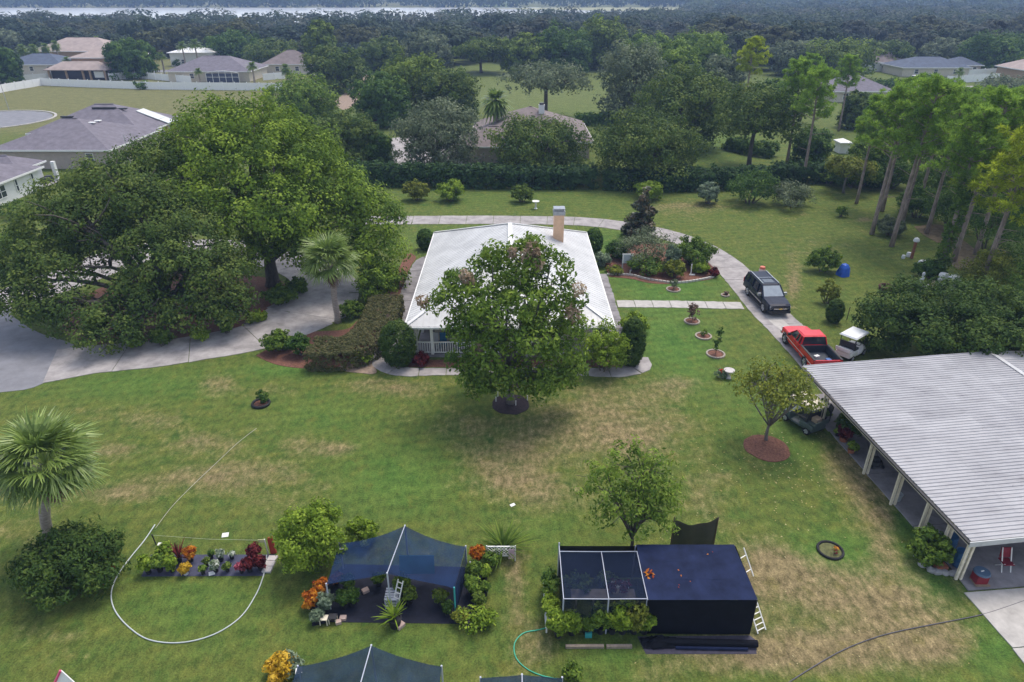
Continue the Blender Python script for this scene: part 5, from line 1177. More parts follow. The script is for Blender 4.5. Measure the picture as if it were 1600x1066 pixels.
greenhouse(tk, -.58, 1.38, -.46, .62, .92, .76, 1.08, 1.68, PAINT_R, [(.30, .16), (-.25, -.2)])
for s in (-1, 1):
    bs = part(tk, 'bed_side', PAINT_R, ((s * .92, -1.74, .80), (.11, 2.18, .70))); part(bs, 'bed_rail', PLAST, ((s * .92, -1.74, 1.17), (.13, 2.2, .04)))
    part(tk, 'bed_liner', mat('dark_bed_liner', (.03, .04, .055), .6, .2), ((s * .845, -1.74, .86), (.03, 2.1, .56))); part(tk, 'tail_lamp', TAIL, ((s * .92, -2.84, .86), (.12, .04, .38)))
    part(tk, 'headlight', LAMP, ((s * .70, 2.74, .80), (.3, .16, .2))); part(tk, 'mirror', PLAST, ((s * 1.08, 1.02, 1.18), (.2, .1, .18))); part(tk, 'side_stripe', mat('silver_stripe', (.6, .5, .5), .4, .05), ((s * .985, -.2, .72), (.015, 4.9, .05)))
    for y, l in ((.66, 1.0), (-.2, .62)):
        d = part(tk, 'door', PAINT_R, ((s * .975, y, .78), (.02, l, .58))); part(d, 'handle', PLAST, ((s * .992, y - l * .34, .96), (.03, .14, .04)))
part(tk, 'bed_floor', mat('dark_bed_liner', (.03, .04, .055)), ((0, -1.74, .60), (1.74, 2.16, .06))); part(tk, 'bed_liner', MATS['dark_bed_liner'], ((0, -.66, .87), (1.74, .05, .52))); part(tk, 'tailgate', PAINT_R, ((0, -2.79, .82), (1.72, .07, .62))); part(tk, 'rear_bumper', CHROME, ((0, -2.92, .48), (1.8, .16, .18))); part(tk, 'front_bumper', CHROME, ((0, 2.82, .48), (1.76, .14, .2)))
part(tk, 'third_brake_lamp', TAIL, ((0, -.49, 1.70), (.3, .04, .05)))
for y in (1.83, -1.62):
    for x in (-.87, .87): wheel(tk, x, y, .39)
arches(tk, (1.83, -1.62), .97)
part_ = MB().box((20.7, 40.7, .72), (.34, .24, .14), rz=.4); tag(part_.obj('white_bag', mat('white_plastic', (.72, .72, .70), .5, .08)), 'crumpled white bag lying in the bed of the red pickup', 'bag')
tag(MB().box((21.3, 40.2, .72), (.3, .3, .14), rz=.2).obj('blue_bucket', mat('blue_plastic', (.05, .14, .36), .5, .1)), 'small blue box in the bed corner of the red pickup', 'box')
def golf_cart(loc, rz, body, roofm, label, roof=True):
    r = empty('golf_cart', loc, label, 'golf cart', rz=rz)
    link('body', loft([(-1.15, .55, .30, .62), (-.9, .60, .24, .74), (-.25, .60, .22, .72), (-.2, .58, .22, .36), (.45, .58, .22, .36), (.55, .58, .24, .74), (1.0, .55, .26, .66), (1.2, .44, .32, .5)]).mesh('body', body), r)
    part(r, 'seat', mat('black_vinyl', (.03, .03, .035), .5, .2), ((0, -.35, .80), (1.05, .5, .14))); part(r, 'seat_back', MATS['black_vinyl'], ((0, -.64, 1.05), (1.05, .12, .42)))
    part(r, 'cargo_bed', body, ((0, -1.0, .78), (1.05, .5, .06)), ((0, -1.27, .88), (1.05, .05, .24)))
    link('steering_wheel', MB().tube([(.26 + .17 * math.cos(a * .628), .35 + .06 * math.sin(a * .628), .95 + .16 * math.sin(a * .628)) for a in range(11)], .02, 5).mesh('steering_wheel', PLAST), r)
    if roof:
        for s in (-1, 1):
            for y0, y1 in ((.7, .5), (-.8, -.8)): link('roof_post', MB().bar((s * .5, y0, .7), (s * .52, y1, 1.75), .04).mesh('roof_post', BLACK_M), r)
        m = MB(); m.add([(sx * .62, y, 1.75) for y in (-1.0, .8) for sx in (-1, 1)] + [(sx * .55, y, 1.84) for y in (-.92, .72) for sx in (-1, 1)], [(0, 1, 5, 4), (1, 3, 7, 5), (3, 2, 6, 7), (2, 0, 4, 6), (4, 5, 7, 6), (0, 2, 3, 1)]); link('roof', m.mesh('roof', roofm), r)
    for y in (.78, -.82):
        for x in (-.52, .52): wheel(r, x, y, .23, .2)
    return r
golf_cart((23.75, 42.2, 0), -.9, WH_PAINT, WH_PAINT, 'white golf cart with white roof parked beside the red pickup')
golf_cart((17.15, 33.6, 0), .45, mat('grey_green_paint', (.075, .10, .10), .3, .1), CREAM_P, 'grey green golf cart half hidden behind the small yellowing tree')
tag(MB().box((17.5, 32.75, .95), (.42, .36, .26), rz=.5).obj('tan_box', mat('cardboard', (.42, .32, .24), .8, .1)), 'tan cardboard box on the back of the grey green golf cart', 'box')
vg = G(1436, 131); van = empty('white_van', vg, 'white van parked before the low house with dark blue grey roof', 'van', rz=-1.25)
link('body', loft([(-2.7, .9, .4, 1.2), (-2.5, .98, .35, 1.3), (1.6, .98, .35, 1.25), (2.5, .92, .4, 1.0), (2.7, .8, .45, .85)]).mesh('body', WH_PAINT), van)
greenhouse(van, -2.5, 1.7, -2.35, .9, .95, .8, 1.22, 2.1, WH_PAINT, [(.4, .3), (-1.2, -1.2)])
for y in (1.7, -1.6):
    for x in (-.86, .86): wheel(van, x, y, .36)
# ---------------------------------------------------------------- shade tents
SHADE = mat('navy_shade_cloth', (.010, .026, .075), .8, .35, 1.4, alpha=.76, spec=.1, bump=.3); SHADE2 = mat('dark_green_shade_cloth', (.016, .032, .058), .8, .3, 1.2, alpha=.86, spec=.1, bump=.3)
CLOTHB = mat('black_shade_cloth', (.007, .008, .013), .8, .3, 1.5, alpha=.97, spec=.12, bump=.4); TOPB = mat('blue_black_cloth', (.013, .020, .055), .8, .35, 1.0, spec=.1, bump=.4); SCREEN = mat('dark_insect_screen', (.010, .018, .045), .8, .2, alpha=.6, spec=.1)
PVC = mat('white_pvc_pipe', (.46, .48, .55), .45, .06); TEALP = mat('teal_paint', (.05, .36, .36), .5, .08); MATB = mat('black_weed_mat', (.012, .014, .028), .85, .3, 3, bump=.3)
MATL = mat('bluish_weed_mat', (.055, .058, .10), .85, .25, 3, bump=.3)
def shade_tent(label, AB, AF, LB, LF, RB, RF, cloth, sag=.16, name='shade_tent', poles=True):
    root = empty(name, (AF[0], (AF[1] + AB[1]) / 2, 0), label, 'shade tent')
    AB, AF, LB, LF, RB, RF = [Vector(p) for p in (AB, AF, LB, LF, RB, RF)]
    for cb, cf in ((LB, LF), (RB, RF)):
        n, m = 10, 12; vs = []
        for i in range(n + 1):
            for j in range(m + 1):
                u, v = i / n, j / m; p = AB.lerp(AF, u).lerp(cb.lerp(cf, u), v)
                s = sag * math.sin(math.pi * v) * (.75 + .5 * abs(u - .5) * 2) + .07 * math.sin(math.pi * u) * v + .018 * math.sin(9 * v + 5 * u) * v
                if u > .99: p = p + Vector((0, .16 * math.sin(math.pi * v), 0))
                vs.append(p - Vector((0, 0, s)))
        MB().add(vs, [(i * (m + 1) + j, i * (m + 1) + j + 1, (i + 1) * (m + 1) + j + 1, (i + 1) * (m + 1) + j) for i in range(n) for j in range(m)]).obj('canopy_panel', cloth, root, smooth=True)
    MB().tube([AB + Vector((0, 0, .03)), AF + Vector((0, -.05, .03))], .02, 6).obj('ridge_pole', PVC, root)
    if poles:
        for p, m_ in ((AB, PVC), (AF, PVC), (LB, PVC), (LF, PVC), (RB, PVC), (RF, TEALP)): MB().tube([(p.x, p.y, 0), (p.x, p.y, p.z + .04)], .035, 7).obj('pole', m_, root)
    return root
T1 = shade_tent('navy blue shade tent with peaked ridge beside the light green shrub', (-4.62, 22.5, 2.35), (-5.0, 20.0, 2.15), (-7.5, 22.3, 1.55), (-7.55, 20.1, 1.45), (-2.0, 22.1, 1.55), (-2.33, 19.85, 1.5), SHADE)
bk = MB(); vs = []
for (x, y, z) in ((-2.0, 22.12, 1.5), (-1.98, 22.12, .1), (-2.31, 19.95, .1), (-2.33, 19.9, 1.42)): vs.append((x + .02, y, z))
bk.add(vs, [(0, 1, 2, 3)]); bk.obj('side_panel', SHADE, T1)
tag(MB().box((-4.1, 21.7, .9), (1.5, .04, .9), rx=-.2).obj('teal_tarp', mat('teal_tarpaulin', (.02, .22, .24), .6, .1)), 'teal tarpaulin hanging inside the back of the navy tent', 'tarp')
tag(MB().box((P(534, 861, 21.9).x, 21.9, 1.62), (.16, .1, .012), rz=.3).obj('paper_tag', WHITE_P), 'small white paper on the left back corner of the navy tent', 'tag')
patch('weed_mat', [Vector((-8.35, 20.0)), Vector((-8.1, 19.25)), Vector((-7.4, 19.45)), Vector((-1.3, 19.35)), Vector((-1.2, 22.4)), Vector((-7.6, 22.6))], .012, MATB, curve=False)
T2 = shade_tent('dark green peaked shade tent at the bottom edge of the lawn', (-4.98, 16.5, 2.3), (-5.15, 13.6, 2.3), (-7.6, 16.2, 1.6), (-7.7, 13.5, 1.6), (-2.5, 16.2, 1.6), (-2.5, 13.5, 1.6), SHADE2, sag=.12)
tag(MB().box(G(467, 1048, 1.57), (.24, .26, .012), rz=.2, ry=-.15).obj('paper_sheet', WHITE_P), 'white sheet lying on the left corner of the dark green tent', 'paper')
T3 = shade_tent('third dark shade tent just entering the view, right of the peaked green one', (.35, 15.85, 1.62), (.35, 13, 1.7), (-1.1, 15.75, 1.6), (-1.1, 13, 1.6), (1.75, 15.75, 1.6), (1.75, 13, 1.6), SHADE2, sag=.02)
# framed shade cage
X0, X1, XM, YF, YB, ZC = 2.0, 9.48, 5.25, 18.9, 21.75, 1.9
CG = empty('shade_cage', ((X0 + X1) / 2, (YF + YB) / 2, 0), 'flat topped shade cage, left half screened with white pipes, right half black cloth', 'shade house')
def sheet(name, m, a, b, c, d, n=8, k=8, amp=.02, seed=1):
    rr = random.Random(seed); a, b, c, d = map(Vector, (a, b, c, d)); nn = (b - a).cross(d - a).normalized(); vs = []
    ph = rr.uniform(0, 6)
    for i in range(n + 1):
        for j in range(k + 1):
            u, v = i / n, j / k; p = a.lerp(b, u).lerp(d.lerp(c, u), v); e = math.sin(math.pi * u) * math.sin(math.pi * v)
            vs.append(p + nn * (amp * math.sin(7 * u + 4 * v + ph) * min(1, 3 * e) + rr.uniform(-.3, .3) * amp - 1.5 * amp * e))
    return MB().add(vs, [(i * (k + 1) + j, (i + 1) * (k + 1) + j, (i + 1) * (k + 1) + j + 1, i * (k + 1) + j + 1) for i in range(n) for j in range(k)])
sheet('s', None, (X0, YF, ZC), (XM, YF, ZC), (XM, YB - .35, ZC), (X0, YB - .35, ZC), amp=.012).obj('roof_screen', SCREEN, CG, smooth=True)
sheet('s', None, (X0, YB - .32, ZC), (XM, YB - .32, ZC), (XM, YB + .12, ZC - .35), (X0, YB + .15, ZC - .3), 8, 4, .02, 3).obj('rear_flap', SHADE, CG, smooth=True)
ys = [YF - .03, YF + 1.0, YF + 1.95, YB]
for i in range(3): sheet('s', None, (XM + .03, ys[i], ZC + .02 + .006 * i), (X1 + .05 - .03 * i, ys[i], ZC + .02 + .006 * i), (X1 + .02 - .03 * i, ys[i + 1] + .06, ZC + .03 + .006 * i), (XM + .03, ys[i + 1] + .06, ZC + .03 + .006 * i), 10, 4, .022, i).obj('roof_cloth', TOPB, CG, smooth=True)
sheet('s', None, (XM - .02, YF - .05, .05), (X1, YF - .1, .08), (X1 + .03, YF - .03, ZC + .01), (XM, YF - .03, ZC + .01), 10, 6, .03, 7).obj('front_cloth', CLOTHB, CG, smooth=True)
sheet('s', None, (X1 + .04, YF, .05), (X1 + .02, YB, .05), (X1 + .02, YB, ZC + .01), (X1 + .05, YF, ZC + .01), 6, 6, .03, 8).obj('side_cloth', CLOTHB, CG, smooth=True)
sheet('s', None, (X0, YB + .02, .05), (X1, YB + .02, .05), (X1, YB + .02, ZC), (X0, YB + .02, ZC), 6, 6, .02, 9).obj('back_cloth', CLOTHB, CG, smooth=True)
sheet('s', None, (X0, YF, .05), (XM, YF, .05), (XM, YF, ZC), (X0, YF, ZC), 6, 6, .015, 10).obj('front_screen', SCREEN, CG, smooth=True)
sheet('s', None, (X0 + .01, YF, .05), (X0 + .01, YB, .05), (X0 + .01, YB, ZC), (X0 + .01, YF, ZC), 6, 6, .015, 11).obj('side_screen', SCREEN, CG, smooth=True)
for a, b in (((X0, YF), (XM, YF)), ((X0, YB - .35), (XM, YB - .35)), ((X0, YF), (X0, YB)), ((XM, YF), (XM, YB - .35)), ((3.75, YF), (3.75, YB - .35))):
    MB().tube([(*a, ZC + .05), ((a[0] + b[0]) / 2, (a[1] + b[1]) / 2, ZC + .035), (*b, ZC + .05)], .018, 6).obj('frame_pipe', PVC, CG)
for x, y in ((X0, YF), (X0, YB), (3.75, YF), (XM, YF), (XM, YB), (X1 + .02, YF - .02), (X1, YB)): MB().tube([(x, y, 0), (x, y, ZC + (.2 if (x, y) == (X0, YB) else .03))], .03, 6).obj('corner_pipe', PVC if x < 6 else BLACK_M, CG)
for x in (2.6, 3.3, 4.6): 
    MB().box((x, 19.75, .55), (.07, .07, 1.1)).obj('bench_leg', WOODC, CG)
MB().box((3.7, 19.9, 1.1), (2.6, .5, .05)).obj('bench_top', mat('grey_wood', (.22, .2, .18), .8, .2, 4), CG)
for i in range(6): MB().box((4.5, 20.4 + i * .07, .9), (.7, .04, .03)).obj('rack_bar', PVC, CG)
tag(MB().lathe([(.22, 0), (.26, .5), (.22, .5)], (3.42, 19.3, 0), 12).obj('teal_bin', mat('teal_plastic', (.02, .30, .36), .5, .1)), 'teal bin seen dimly through the left screen roof', 'bin')
for k, (x, y, z) in enumerate(((2.8, 20.2, 1.12), (4.4, 20.0, 1.12), (4.0, 20.9, .4), (2.5, 20.9, .4))):
    r_ = make_bush('plant', (x, y), [(x, y, .45 + z * .2, .4, .4, .4)], (L_DARK, L_RED, L_MID, L_DARK)[k], ('dark plant under the left pane of the screen roof', 'reddish plant under the right pane of the screen roof', 'green plant at the rear under the screen roof', 'plant in the rear left corner under the screen roof')[k], 'plant', seed=320 + k, cr=.16, nl=16, L=.16, W=.09)
    r_.location.z = z * .6
sheet('s', None, (7.25, 23.55, .15), (9.2, 23.5, .12), (9.22, 23.5, 1.85), (7.3, 23.55, 1.7), 12, 8, .05, 21)
hc = empty('hung_cloth', (8.2, 23.5, 0), 'dark brown shade cloth hung between poles behind the cage', 'shade cloth')
n, k = 12, 6; vs = [(7.3 + 1.92 * i / n, 23.5 + .05 * math.sin(1.1 * i), (1.72 + .14 * i / n - .34 * math.sin(math.pi * i / n)) * (j / k) + .05) for i in range(n + 1) for j in range(k + 1)]
MB().add(vs, [(i * (k + 1) + j, (i + 1) * (k + 1) + j, (i + 1) * (k + 1) + j + 1, i * (k + 1) + j + 1) for i in range(n) for j in range(k)]).obj('cloth', mat('brown_black_cloth', (.035, .030, .032), .8, .2, 2, alpha=.94), hc, smooth=True)
for x in (7.28, 9.24): MB().tube([(x, 23.5, 0), (x, 23.5, 1.95)], .03, 6).obj('pole', mat('brown_pole', (.10, .07, .05), .8, .2), hc)
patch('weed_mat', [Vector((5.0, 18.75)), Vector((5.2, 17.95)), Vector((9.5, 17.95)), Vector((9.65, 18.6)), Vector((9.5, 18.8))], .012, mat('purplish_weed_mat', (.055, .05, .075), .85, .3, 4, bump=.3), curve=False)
tag(MB().tube([(5.6, 18.42, .16), (7.5, 18.36, .15), (9.62, 18.3, .15)], .14, 10).obj('rolled_cloth', CLOTHB), 'long roll of black cloth lying along the front of the cage', 'cloth roll')
tag(MB().tube([(6.4, 18.18, .08), (9.2, 18.12, .08)], .06, 8).obj('rolled_cloth', MATS['blue_black_cloth']), 'thin roll of cloth lying before the long black roll', 'cloth roll')
rn = random.Random(8); cb = MB(); n = 9; vs = [(5.1 + 1.4 * i / n + rn.uniform(-.06, .06), 18.15 + .55 * j / n + rn.uniform(-.06, .06), .05 + .32 * math.sin(math.pi * i / n) * math.sin(math.pi * j / n) * rn.uniform(.4, 1.3)) for i in range(n + 1) for j in range(n + 1)]
tag(cb.add(vs, [(i * (n + 1) + j, (i + 1) * (n + 1) + j, (i + 1) * (n + 1) + j + 1, i * (n + 1) + j + 1) for i in range(n) for j in range(n)]).obj('crumpled_cloth', CLOTHB), 'crumpled heap of black cloth at the left end of the long roll', 'cloth heap')
for k, (a, b) in enumerate(((2.1, 3.6), (3.7, 4.7))): tag(MB().box(((a + b) / 2, 18.25, .06), (b - a, .12, .12), rz=.01).obj('timber_sill', mat('weathered_timber', (.30, .24, .19), .9, .25, 5)), ('weathered timber beam under the left pots of the cage front', 'short weathered timber beam before the right pots of the cage')[k], 'timber')
tag(MB().box((G(919, 994).x, G(919, 994).y, .13), (.27, .2, .26)).obj('teal_box', TEALP), 'small bright teal box before the pots of the cage', 'box')
def ladder(a, b, w, label, n=6, cat='ladder'):
    a, b = Vector(a), Vector(b); d = (b - a).normalized(); s = d.cross(Vector((0, 0, 1))).normalized() if abs(d.z) < .9 else Vector((0, 1, 0)); s = s * w / 2
    root = empty('ladder', (a.x, a.y, 0), label, cat)
    for k in (-1, 1): MB().bar(a + s * k, b + s * k, .045, .03).obj('rail', WHITE_P, root)
    for i in range(n): p = a.lerp(b, (i + .5) / n); MB().bar(p - s, p + s, .035, .025).obj('rung', WHITE_P, root)
ladder((10.02, 18.95, .05), (9.62, 19.75, 1.2), .42, 'white ladder leaning on the right side of the black cage', 7)
ladder((10.2, 21.3, .5), (9.8, 21.9, 1.55), .45, 'white rectangular frame standing behind the rear right cage corner', 2, 'frame')
# ---------------------------------------------------------------- potted plants and nursery clutter
POTB = mat('black_plastic_pot', (.018, .018, .024), .6, .2); TERRA = mat('terracotta', (.33, .12, .065), .8, .15); POTW = mat('white_pot', (.6, .6, .62), .6, .1)
def pot_mesh(r, h, m):
    mb = MB(); mb.lathe([(r * .78, 0), (r * .95, h * .9), (r * 1.06, h * .9), (r * 1.06, h), (r * .9, h), (r * .85, h * .88)], n=12); return mb.mesh('pot', m)
def blades(n, L, w, rng, arch=.6, spread=.8, z0=0.0):
    q, t = [], []
    for i in range(n):
        az = rng.uniform(0, 6.28); el = rng.uniform(1.45 - spread, 1.5); l = L * rng.uniform(.6, 1.1); d = np.array([math.cos(az) * math.cos(el), math.sin(az) * math.cos(el), math.sin(el)]); s = np.array([-math.sin(az), math.cos(az), 0]) * w
        p = [np.array([0, 0, z0]) + d * l * u + np.array([math.cos(az), math.sin(az), -1.0]) * arch * l * u * u * .4 for u in (0, .4, .75, 1)]; tv = rng.uniform(.1, .9)
        for a, b, wa, wb in zip(p[:-1], p[1:], (.5, 1, .8), (1, .8, .1)): q.append([a - s * wa / 2, b - s * wb / 2, b + s * wb / 2, a + s * wa / 2]); t.append(tv)
    return np.array(q), np.array(t)
def potted(px, py, h, w, lm, label, seed, style='bush', pr=.15, ph=.27, pm=None, z=0.0, name='potted_plant', group='potted plants of the backyard nursery'):
    g = G(px, py, z); root = empty(name, g, label, 'potted plant', group); rng = np.random.default_rng(seed)
    link('pot', pot_mesh(pr, ph, pm or POTB), root)
    if style == 'blade': V, t = blades(46, h, .05 * max(1, w), rng, z0=ph * .9)
    else:
        L = .19 if style == 'croton' else .14; hh = h - ph
        bl = [(0, 0, ph + hh * .55, w / 2, w / 2, hh * .5)] + [(math.cos(a) * w * .28, math.sin(a) * w * .28, ph + hh * rng.uniform(.25, .85), w * .26, w * .26, hh * .26) for a in rng.uniform(0, 6.28, 5)]
        V, t = crown_quads(bl, rng, cr=max(.10, w * .17), nl=15, L=L, W=L * (.42 if style == 'croton' else .55), cover=1.15, shell=(.4, 1.1), lower=-.9, tv=(.6, .7))
    link('foliage', mesh_quads('foliage', V, t, lm), root); mb = MB(); mb.tube([(0, 0, ph * .8), (.02, 0, ph + (h - ph) * .5)], [.02, .012], 5); link('stem', mb.mesh('stem', BARK), root)
    return root
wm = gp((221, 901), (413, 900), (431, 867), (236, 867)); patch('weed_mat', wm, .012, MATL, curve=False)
ROW = [(233, 896, .95, .62, L_LIME, 'tall feathery green plant at the left end of the weed mat', 'bush'), (251, 893, .9, .55, L_PECAN, 'feathery green plant second from the left end of the weed mat', 'bush'), (262, 876, .95, .6, L_LIME, 'feathery green plant behind, at the rear left of the weed mat', 'bush'), (270, 893, .8, .5, L_LIME, 'low green plant left of the yellow croton in front', 'bush'),
       (281, 878, .95, .4, L_RED, 'crimson upright leaved plant between green and yellow pots', 'blade'), (291, 897, .6, .42, L_YELLOW, 'yellow croton in a white pot on the weed mat front edge', 'croton'), (299, 877, .75, .46, L_ORANGE, 'orange yellow croton behind the yellow one', 'croton'), (318, 897, .42, .22, L_MID, 'small dark pot with sparse leaves at the front centre of the mat', 'bush'), (324, 885, .42, .22, L_OAK, 'small dark pot in the middle of the sparse centre row', 'bush'), (331, 873, .4, .18, L_DARK, 'small dark pot at the rear of the sparse centre row', 'bush'),
       (338, 893, .55, .36, L_WHITE, 'white spotted green plant at the front of the weed mat', 'croton'), (346, 876, .62, .26, L_WHITE, 'tall white leaved plant at the rear of the weed mat', 'croton'), (356, 893, .42, .3, L_OAK, 'small green pot right of the white spotted plant', 'bush'), (363, 873, .36, .2, L_WHITE, 'small black pot with a pale tuft at the rear of the mat', 'bush'), (378, 895, .46, .32, L_PINK, 'pink leaved plant left of the dark red group', 'croton'),
       (391, 893, .7, .46, L_RED, 'dark red plant at the front of the right end group', 'croton'), (399, 876, .85, .55, L_RED, 'tallest dark red plant at the rear of the right end group', 'croton'), (408, 890, .7, .5, L_RED, 'dark red plant nearest the pale blocks', 'croton')]
for i, (px, py, h, w, lm, lab, st) in enumerate(ROW): potted(px, py, h, w, lm, lab, 400 + i, st, pr=.13 if h > .5 else .10, ph=.24, pm=POTW if 'white pot' in lab else None)
for k, (px, py, s, lab) in enumerate(((251, 851, (.30, .22), 'white card lying on the grass above the left pots'), (352, 836, (.30, .26), 'white card lying on the lawn behind the weed mat'), (331, 896, (.26, .2), 'white card at the front edge of the weed mat'), (801, 789, (.26, .16), 'lone white paper scrap on the open lawn'))):
    tag(MB().box(G(px, py, .03), (*s, .015), rz=.2 * k, rx=.12).obj('white_card', WHITE_P), lab, 'card')
st_ = G(244, 851); tag(MB().tube([st_, st_ + Vector((-.05, 0, .62))], .03, 6).obj('stake', BLACK_M), 'dark stake by the pale hose left of the weed mat', 'stake')
s2 = G(419, 866); tag(MB().tube([s2, s2 + Vector((-.02, 0, .9))], .03, 6).obj('stake', WHITE_P), 'white stake carrying the pale hose at the right end of the weed mat', 'stake')
tag(MB().tube([st_ + Vector((-.05, 0, .58)), (st_ + s2) / 2 + Vector((0, 0, .62)), s2 + Vector((0, 0, .84))], .008, 4).obj('string', mat('thin_cord', (.5, .55, .4), .8, .1)), 'thin string tied between the two stakes', 'string')
tag(MB().box(s2 + Vector((-.17, 0, .8)), (.3, .02, .18), rz=.05).obj('yellow_tag', mat('pale_yellow_card', (.62, .62, .32), .6, .05)), 'pale yellow tag on the white stake', 'tag')
rp = G(427, 866); tag(MB().add([(rp.x - .12, rp.y, 0), (rp.x + .14, rp.y + .05, 0), (rp.x + .05, rp.y + .1, .95), (rp.x - .16, rp.y + .05, .9), (rp.x - .12, rp.y + .06, 0), (rp.x + .14, rp.y + .11, 0), (rp.x + .05, rp.y + .16, .95), (rp.x - .16, rp.y + .11, .9)], [(0, 1, 2, 3), (7, 6, 5, 4), (0, 4, 5, 1), (1, 5, 6, 2), (2, 6, 7, 3), (3, 7, 4, 0)]).obj('red_board', mat('red_sheet', (.42, .05, .03), .6, .15)), 'narrow red board standing between the pale blocks and the shrub', 'board')
PAV = mat('pale_concrete_block', (.52, .48, .47), .9, .12, 4, bump=.3)
BLK = ['pale concrete block nearest the camera beside the dark red plants', 'middle pale concrete block beside the dark red plants', 'farthest pale concrete block beside the dark red plants']
a_, b_ = G(416, 896), G(428, 870)
for i in range(3):
    p = a_.lerp(b_, (i + .5) / 3); d = b_ - a_; tag(MB().box(p + Vector((0, 0, .05)), (.40, d.length / 3 - .03, .10), rz=math.atan2(d.y, d.x) - math.pi / 2).obj('concrete_block', PAV), BLK[i], 'concrete block', 'pale concrete blocks by the weed mat')
TN = [(487, 950, .85, .6, L_ORANGE, 'orange red croton at the left end of the tent mat', 'croton'), (503, 932, .9, .55, L_ORANGE, 'orange croton nearer the left tent corner', 'croton'), (527, 915, .7, .4, L_ORANGE, 'orange croton tips against the left tent pole', 'croton'), (512, 955, .95, .6, L_PALE, 'pale green broad leaved plant by the front left tent pole', 'croton'), (497, 972, .6, .5, L_PALE, 'grey green drooping plant at the front left of the tent mat', 'croton'),
      (538, 950, .9, .55, L_DARK, 'dark green plant inside the tent by the left pole', 'bush'), (552, 946, .85, .5, L_DARK, 'dark green plant second inside the left of the tent', 'bush'), (545, 925, .9, .5, L_DARK, 'shaded plant further back inside the left of the tent', 'bush'), (592, 915, .7, .55, L_MID, 'green plant in the middle back of the tent', 'bush'), (630, 930, 1.1, .7, L_MID, 'tall leafy plant just right of the white tent post', 'bush'), (640, 945, .95, .55, L_OAK, 'leafy plant behind the lime fern pot in the tent', 'bush'), (690, 945, .8, .55, L_OAK, 'green plant inside the right tent pole', 'bush'), (700, 960, .6, .45, L_DARK, 'low green plant at the foot of the right tent pole', 'bush'),
      (746, 880, .95, .6, L_ORANGE, 'bright orange yellow croton right of the tent back corner', 'croton'), (768, 885, .8, .7, L_MID, 'leafy green pot below the white lattice', 'bush'), (742, 905, .9, .6, L_MID, 'green plant below the bright orange croton', 'croton'), (757, 905, .7, .45, L_LIME, 'yellow green plant right of the column of pots by the tent', 'croton'), (740, 928, .9, .65, L_PECAN, 'broad leaved plant in the middle of the column right of the tent', 'croton'), (757, 930, .7, .45, L_MID, 'green plant at the right middle of the column by the tent', 'croton'), (748, 948, .7, .5, L_OAK, 'dark pot near the bottom of the column right of the tent', 'croton')]
for i, (px, py, h, w, lm, lab, st) in enumerate(TN): potted(px, py, h, w, lm, lab, 430 + i, st)
potted(618, 978, .95, .62, L_LIME, 'lime green fern in a large black pot at the tent front', 470, 'blade', pr=.27, ph=.45)
potted(735, 978, .62, 1.3, L_LIME, 'wide yellow green arching plant below the right tent pole', 471, 'bush', pr=.2, ph=.2)
potted(720, 972, .5, .7, L_YEL, 'yellowish drooping plant left of the wide arching plant', 472, 'bush', pr=.15, ph=.2)
potted(762, 974, .5, .8, L_LIME, 'yellow green plant right of the wide arching plant', 473, 'bush', pr=.15, ph=.2)
CF = [(872, 994, 1.30, 0.88, L_LIME, 'leafy pot at the left front corner of the cage'), (893, 990, 1.23, 0.75, L_LIME, 'second pot from the left before the cage'), (917, 990, 0.91, 0.62, L_MID, 'low third pot from the left before the cage'), (938, 988, 1.30, 0.81, L_PECAN, 'fourth pot from the left before the cage, light leaved'), (956, 988, 1.49, 0.75, L_LIME, 'fifth pot from the left before the cage, tallest green'), (972, 988, 1.62, 0.88, L_LIME, 'yellow green tall pot before the right part of the screen'), (990, 988, 1.56, 0.88, L_YEL, 'brown tinged tall pot before the cage centre'), (1006, 988, 1.23, 0.81, L_LIME, 'last light leaved pot before the black cloth front')]
for i, (px, py, h, w, lm, lab) in enumerate(CF): potted(px, py, h, w, lm, lab, 480 + i, 'croton', pr=.18, ph=.34)
bn = empty('plant_bench', (1.55, 20.1, 0), 'white plant bench along the left side of the cage', 'bench')
MB().box((1.55, 20.1, .40), (.46, 2.5, .06)).obj('bench_top', WHITE_P, bn)
for x in (1.38, 1.72):
    for y in (18.95, 21.25): MB().box((x, y, .19), (.06, .06, .37)).obj('leg', WHITE_P, bn)
for i, (y, h, lm, lab) in enumerate(((21.0, .75, L_DARK, 'dark green pot at the rear of the white plant bench'), (20.5, .7, L_MID, 'mid green pot second from the rear of the white plant bench'), (19.8, .6, L_LIME, 'lime green pot in the middle of the white plant bench'), (19.35, .65, L_LIME, 'lime green pot at the front of the white plant bench'))):
    q = proj(1.6, y, .43); potted(q[0], q[1], h, .62, lm, lab, 500 + i, 'bush', z=.43, pr=.14, ph=.22)
sf = empty('wire_shelf', (-5.0, 20.3, 0), 'white slatted plant stand under the tent ridge', 'plant stand')
for x in (-5.25, -4.75):
    for y in (20.1, 20.7): MB().box((x, y, .28), (.04, .04, .56)).obj('leg', PVC, sf)
for z in (.18, .56):
    for i in range(5): MB().box((-5.0, 20.12 + i * .14, z), (.56, .09, .025)).obj('slat', PVC, sf)
ladder((-4.78, 20.1, .5), (-4.6, 20.5, 1.25), .24, 'white slatted frame leaning behind the plant stand', 4, 'frame')
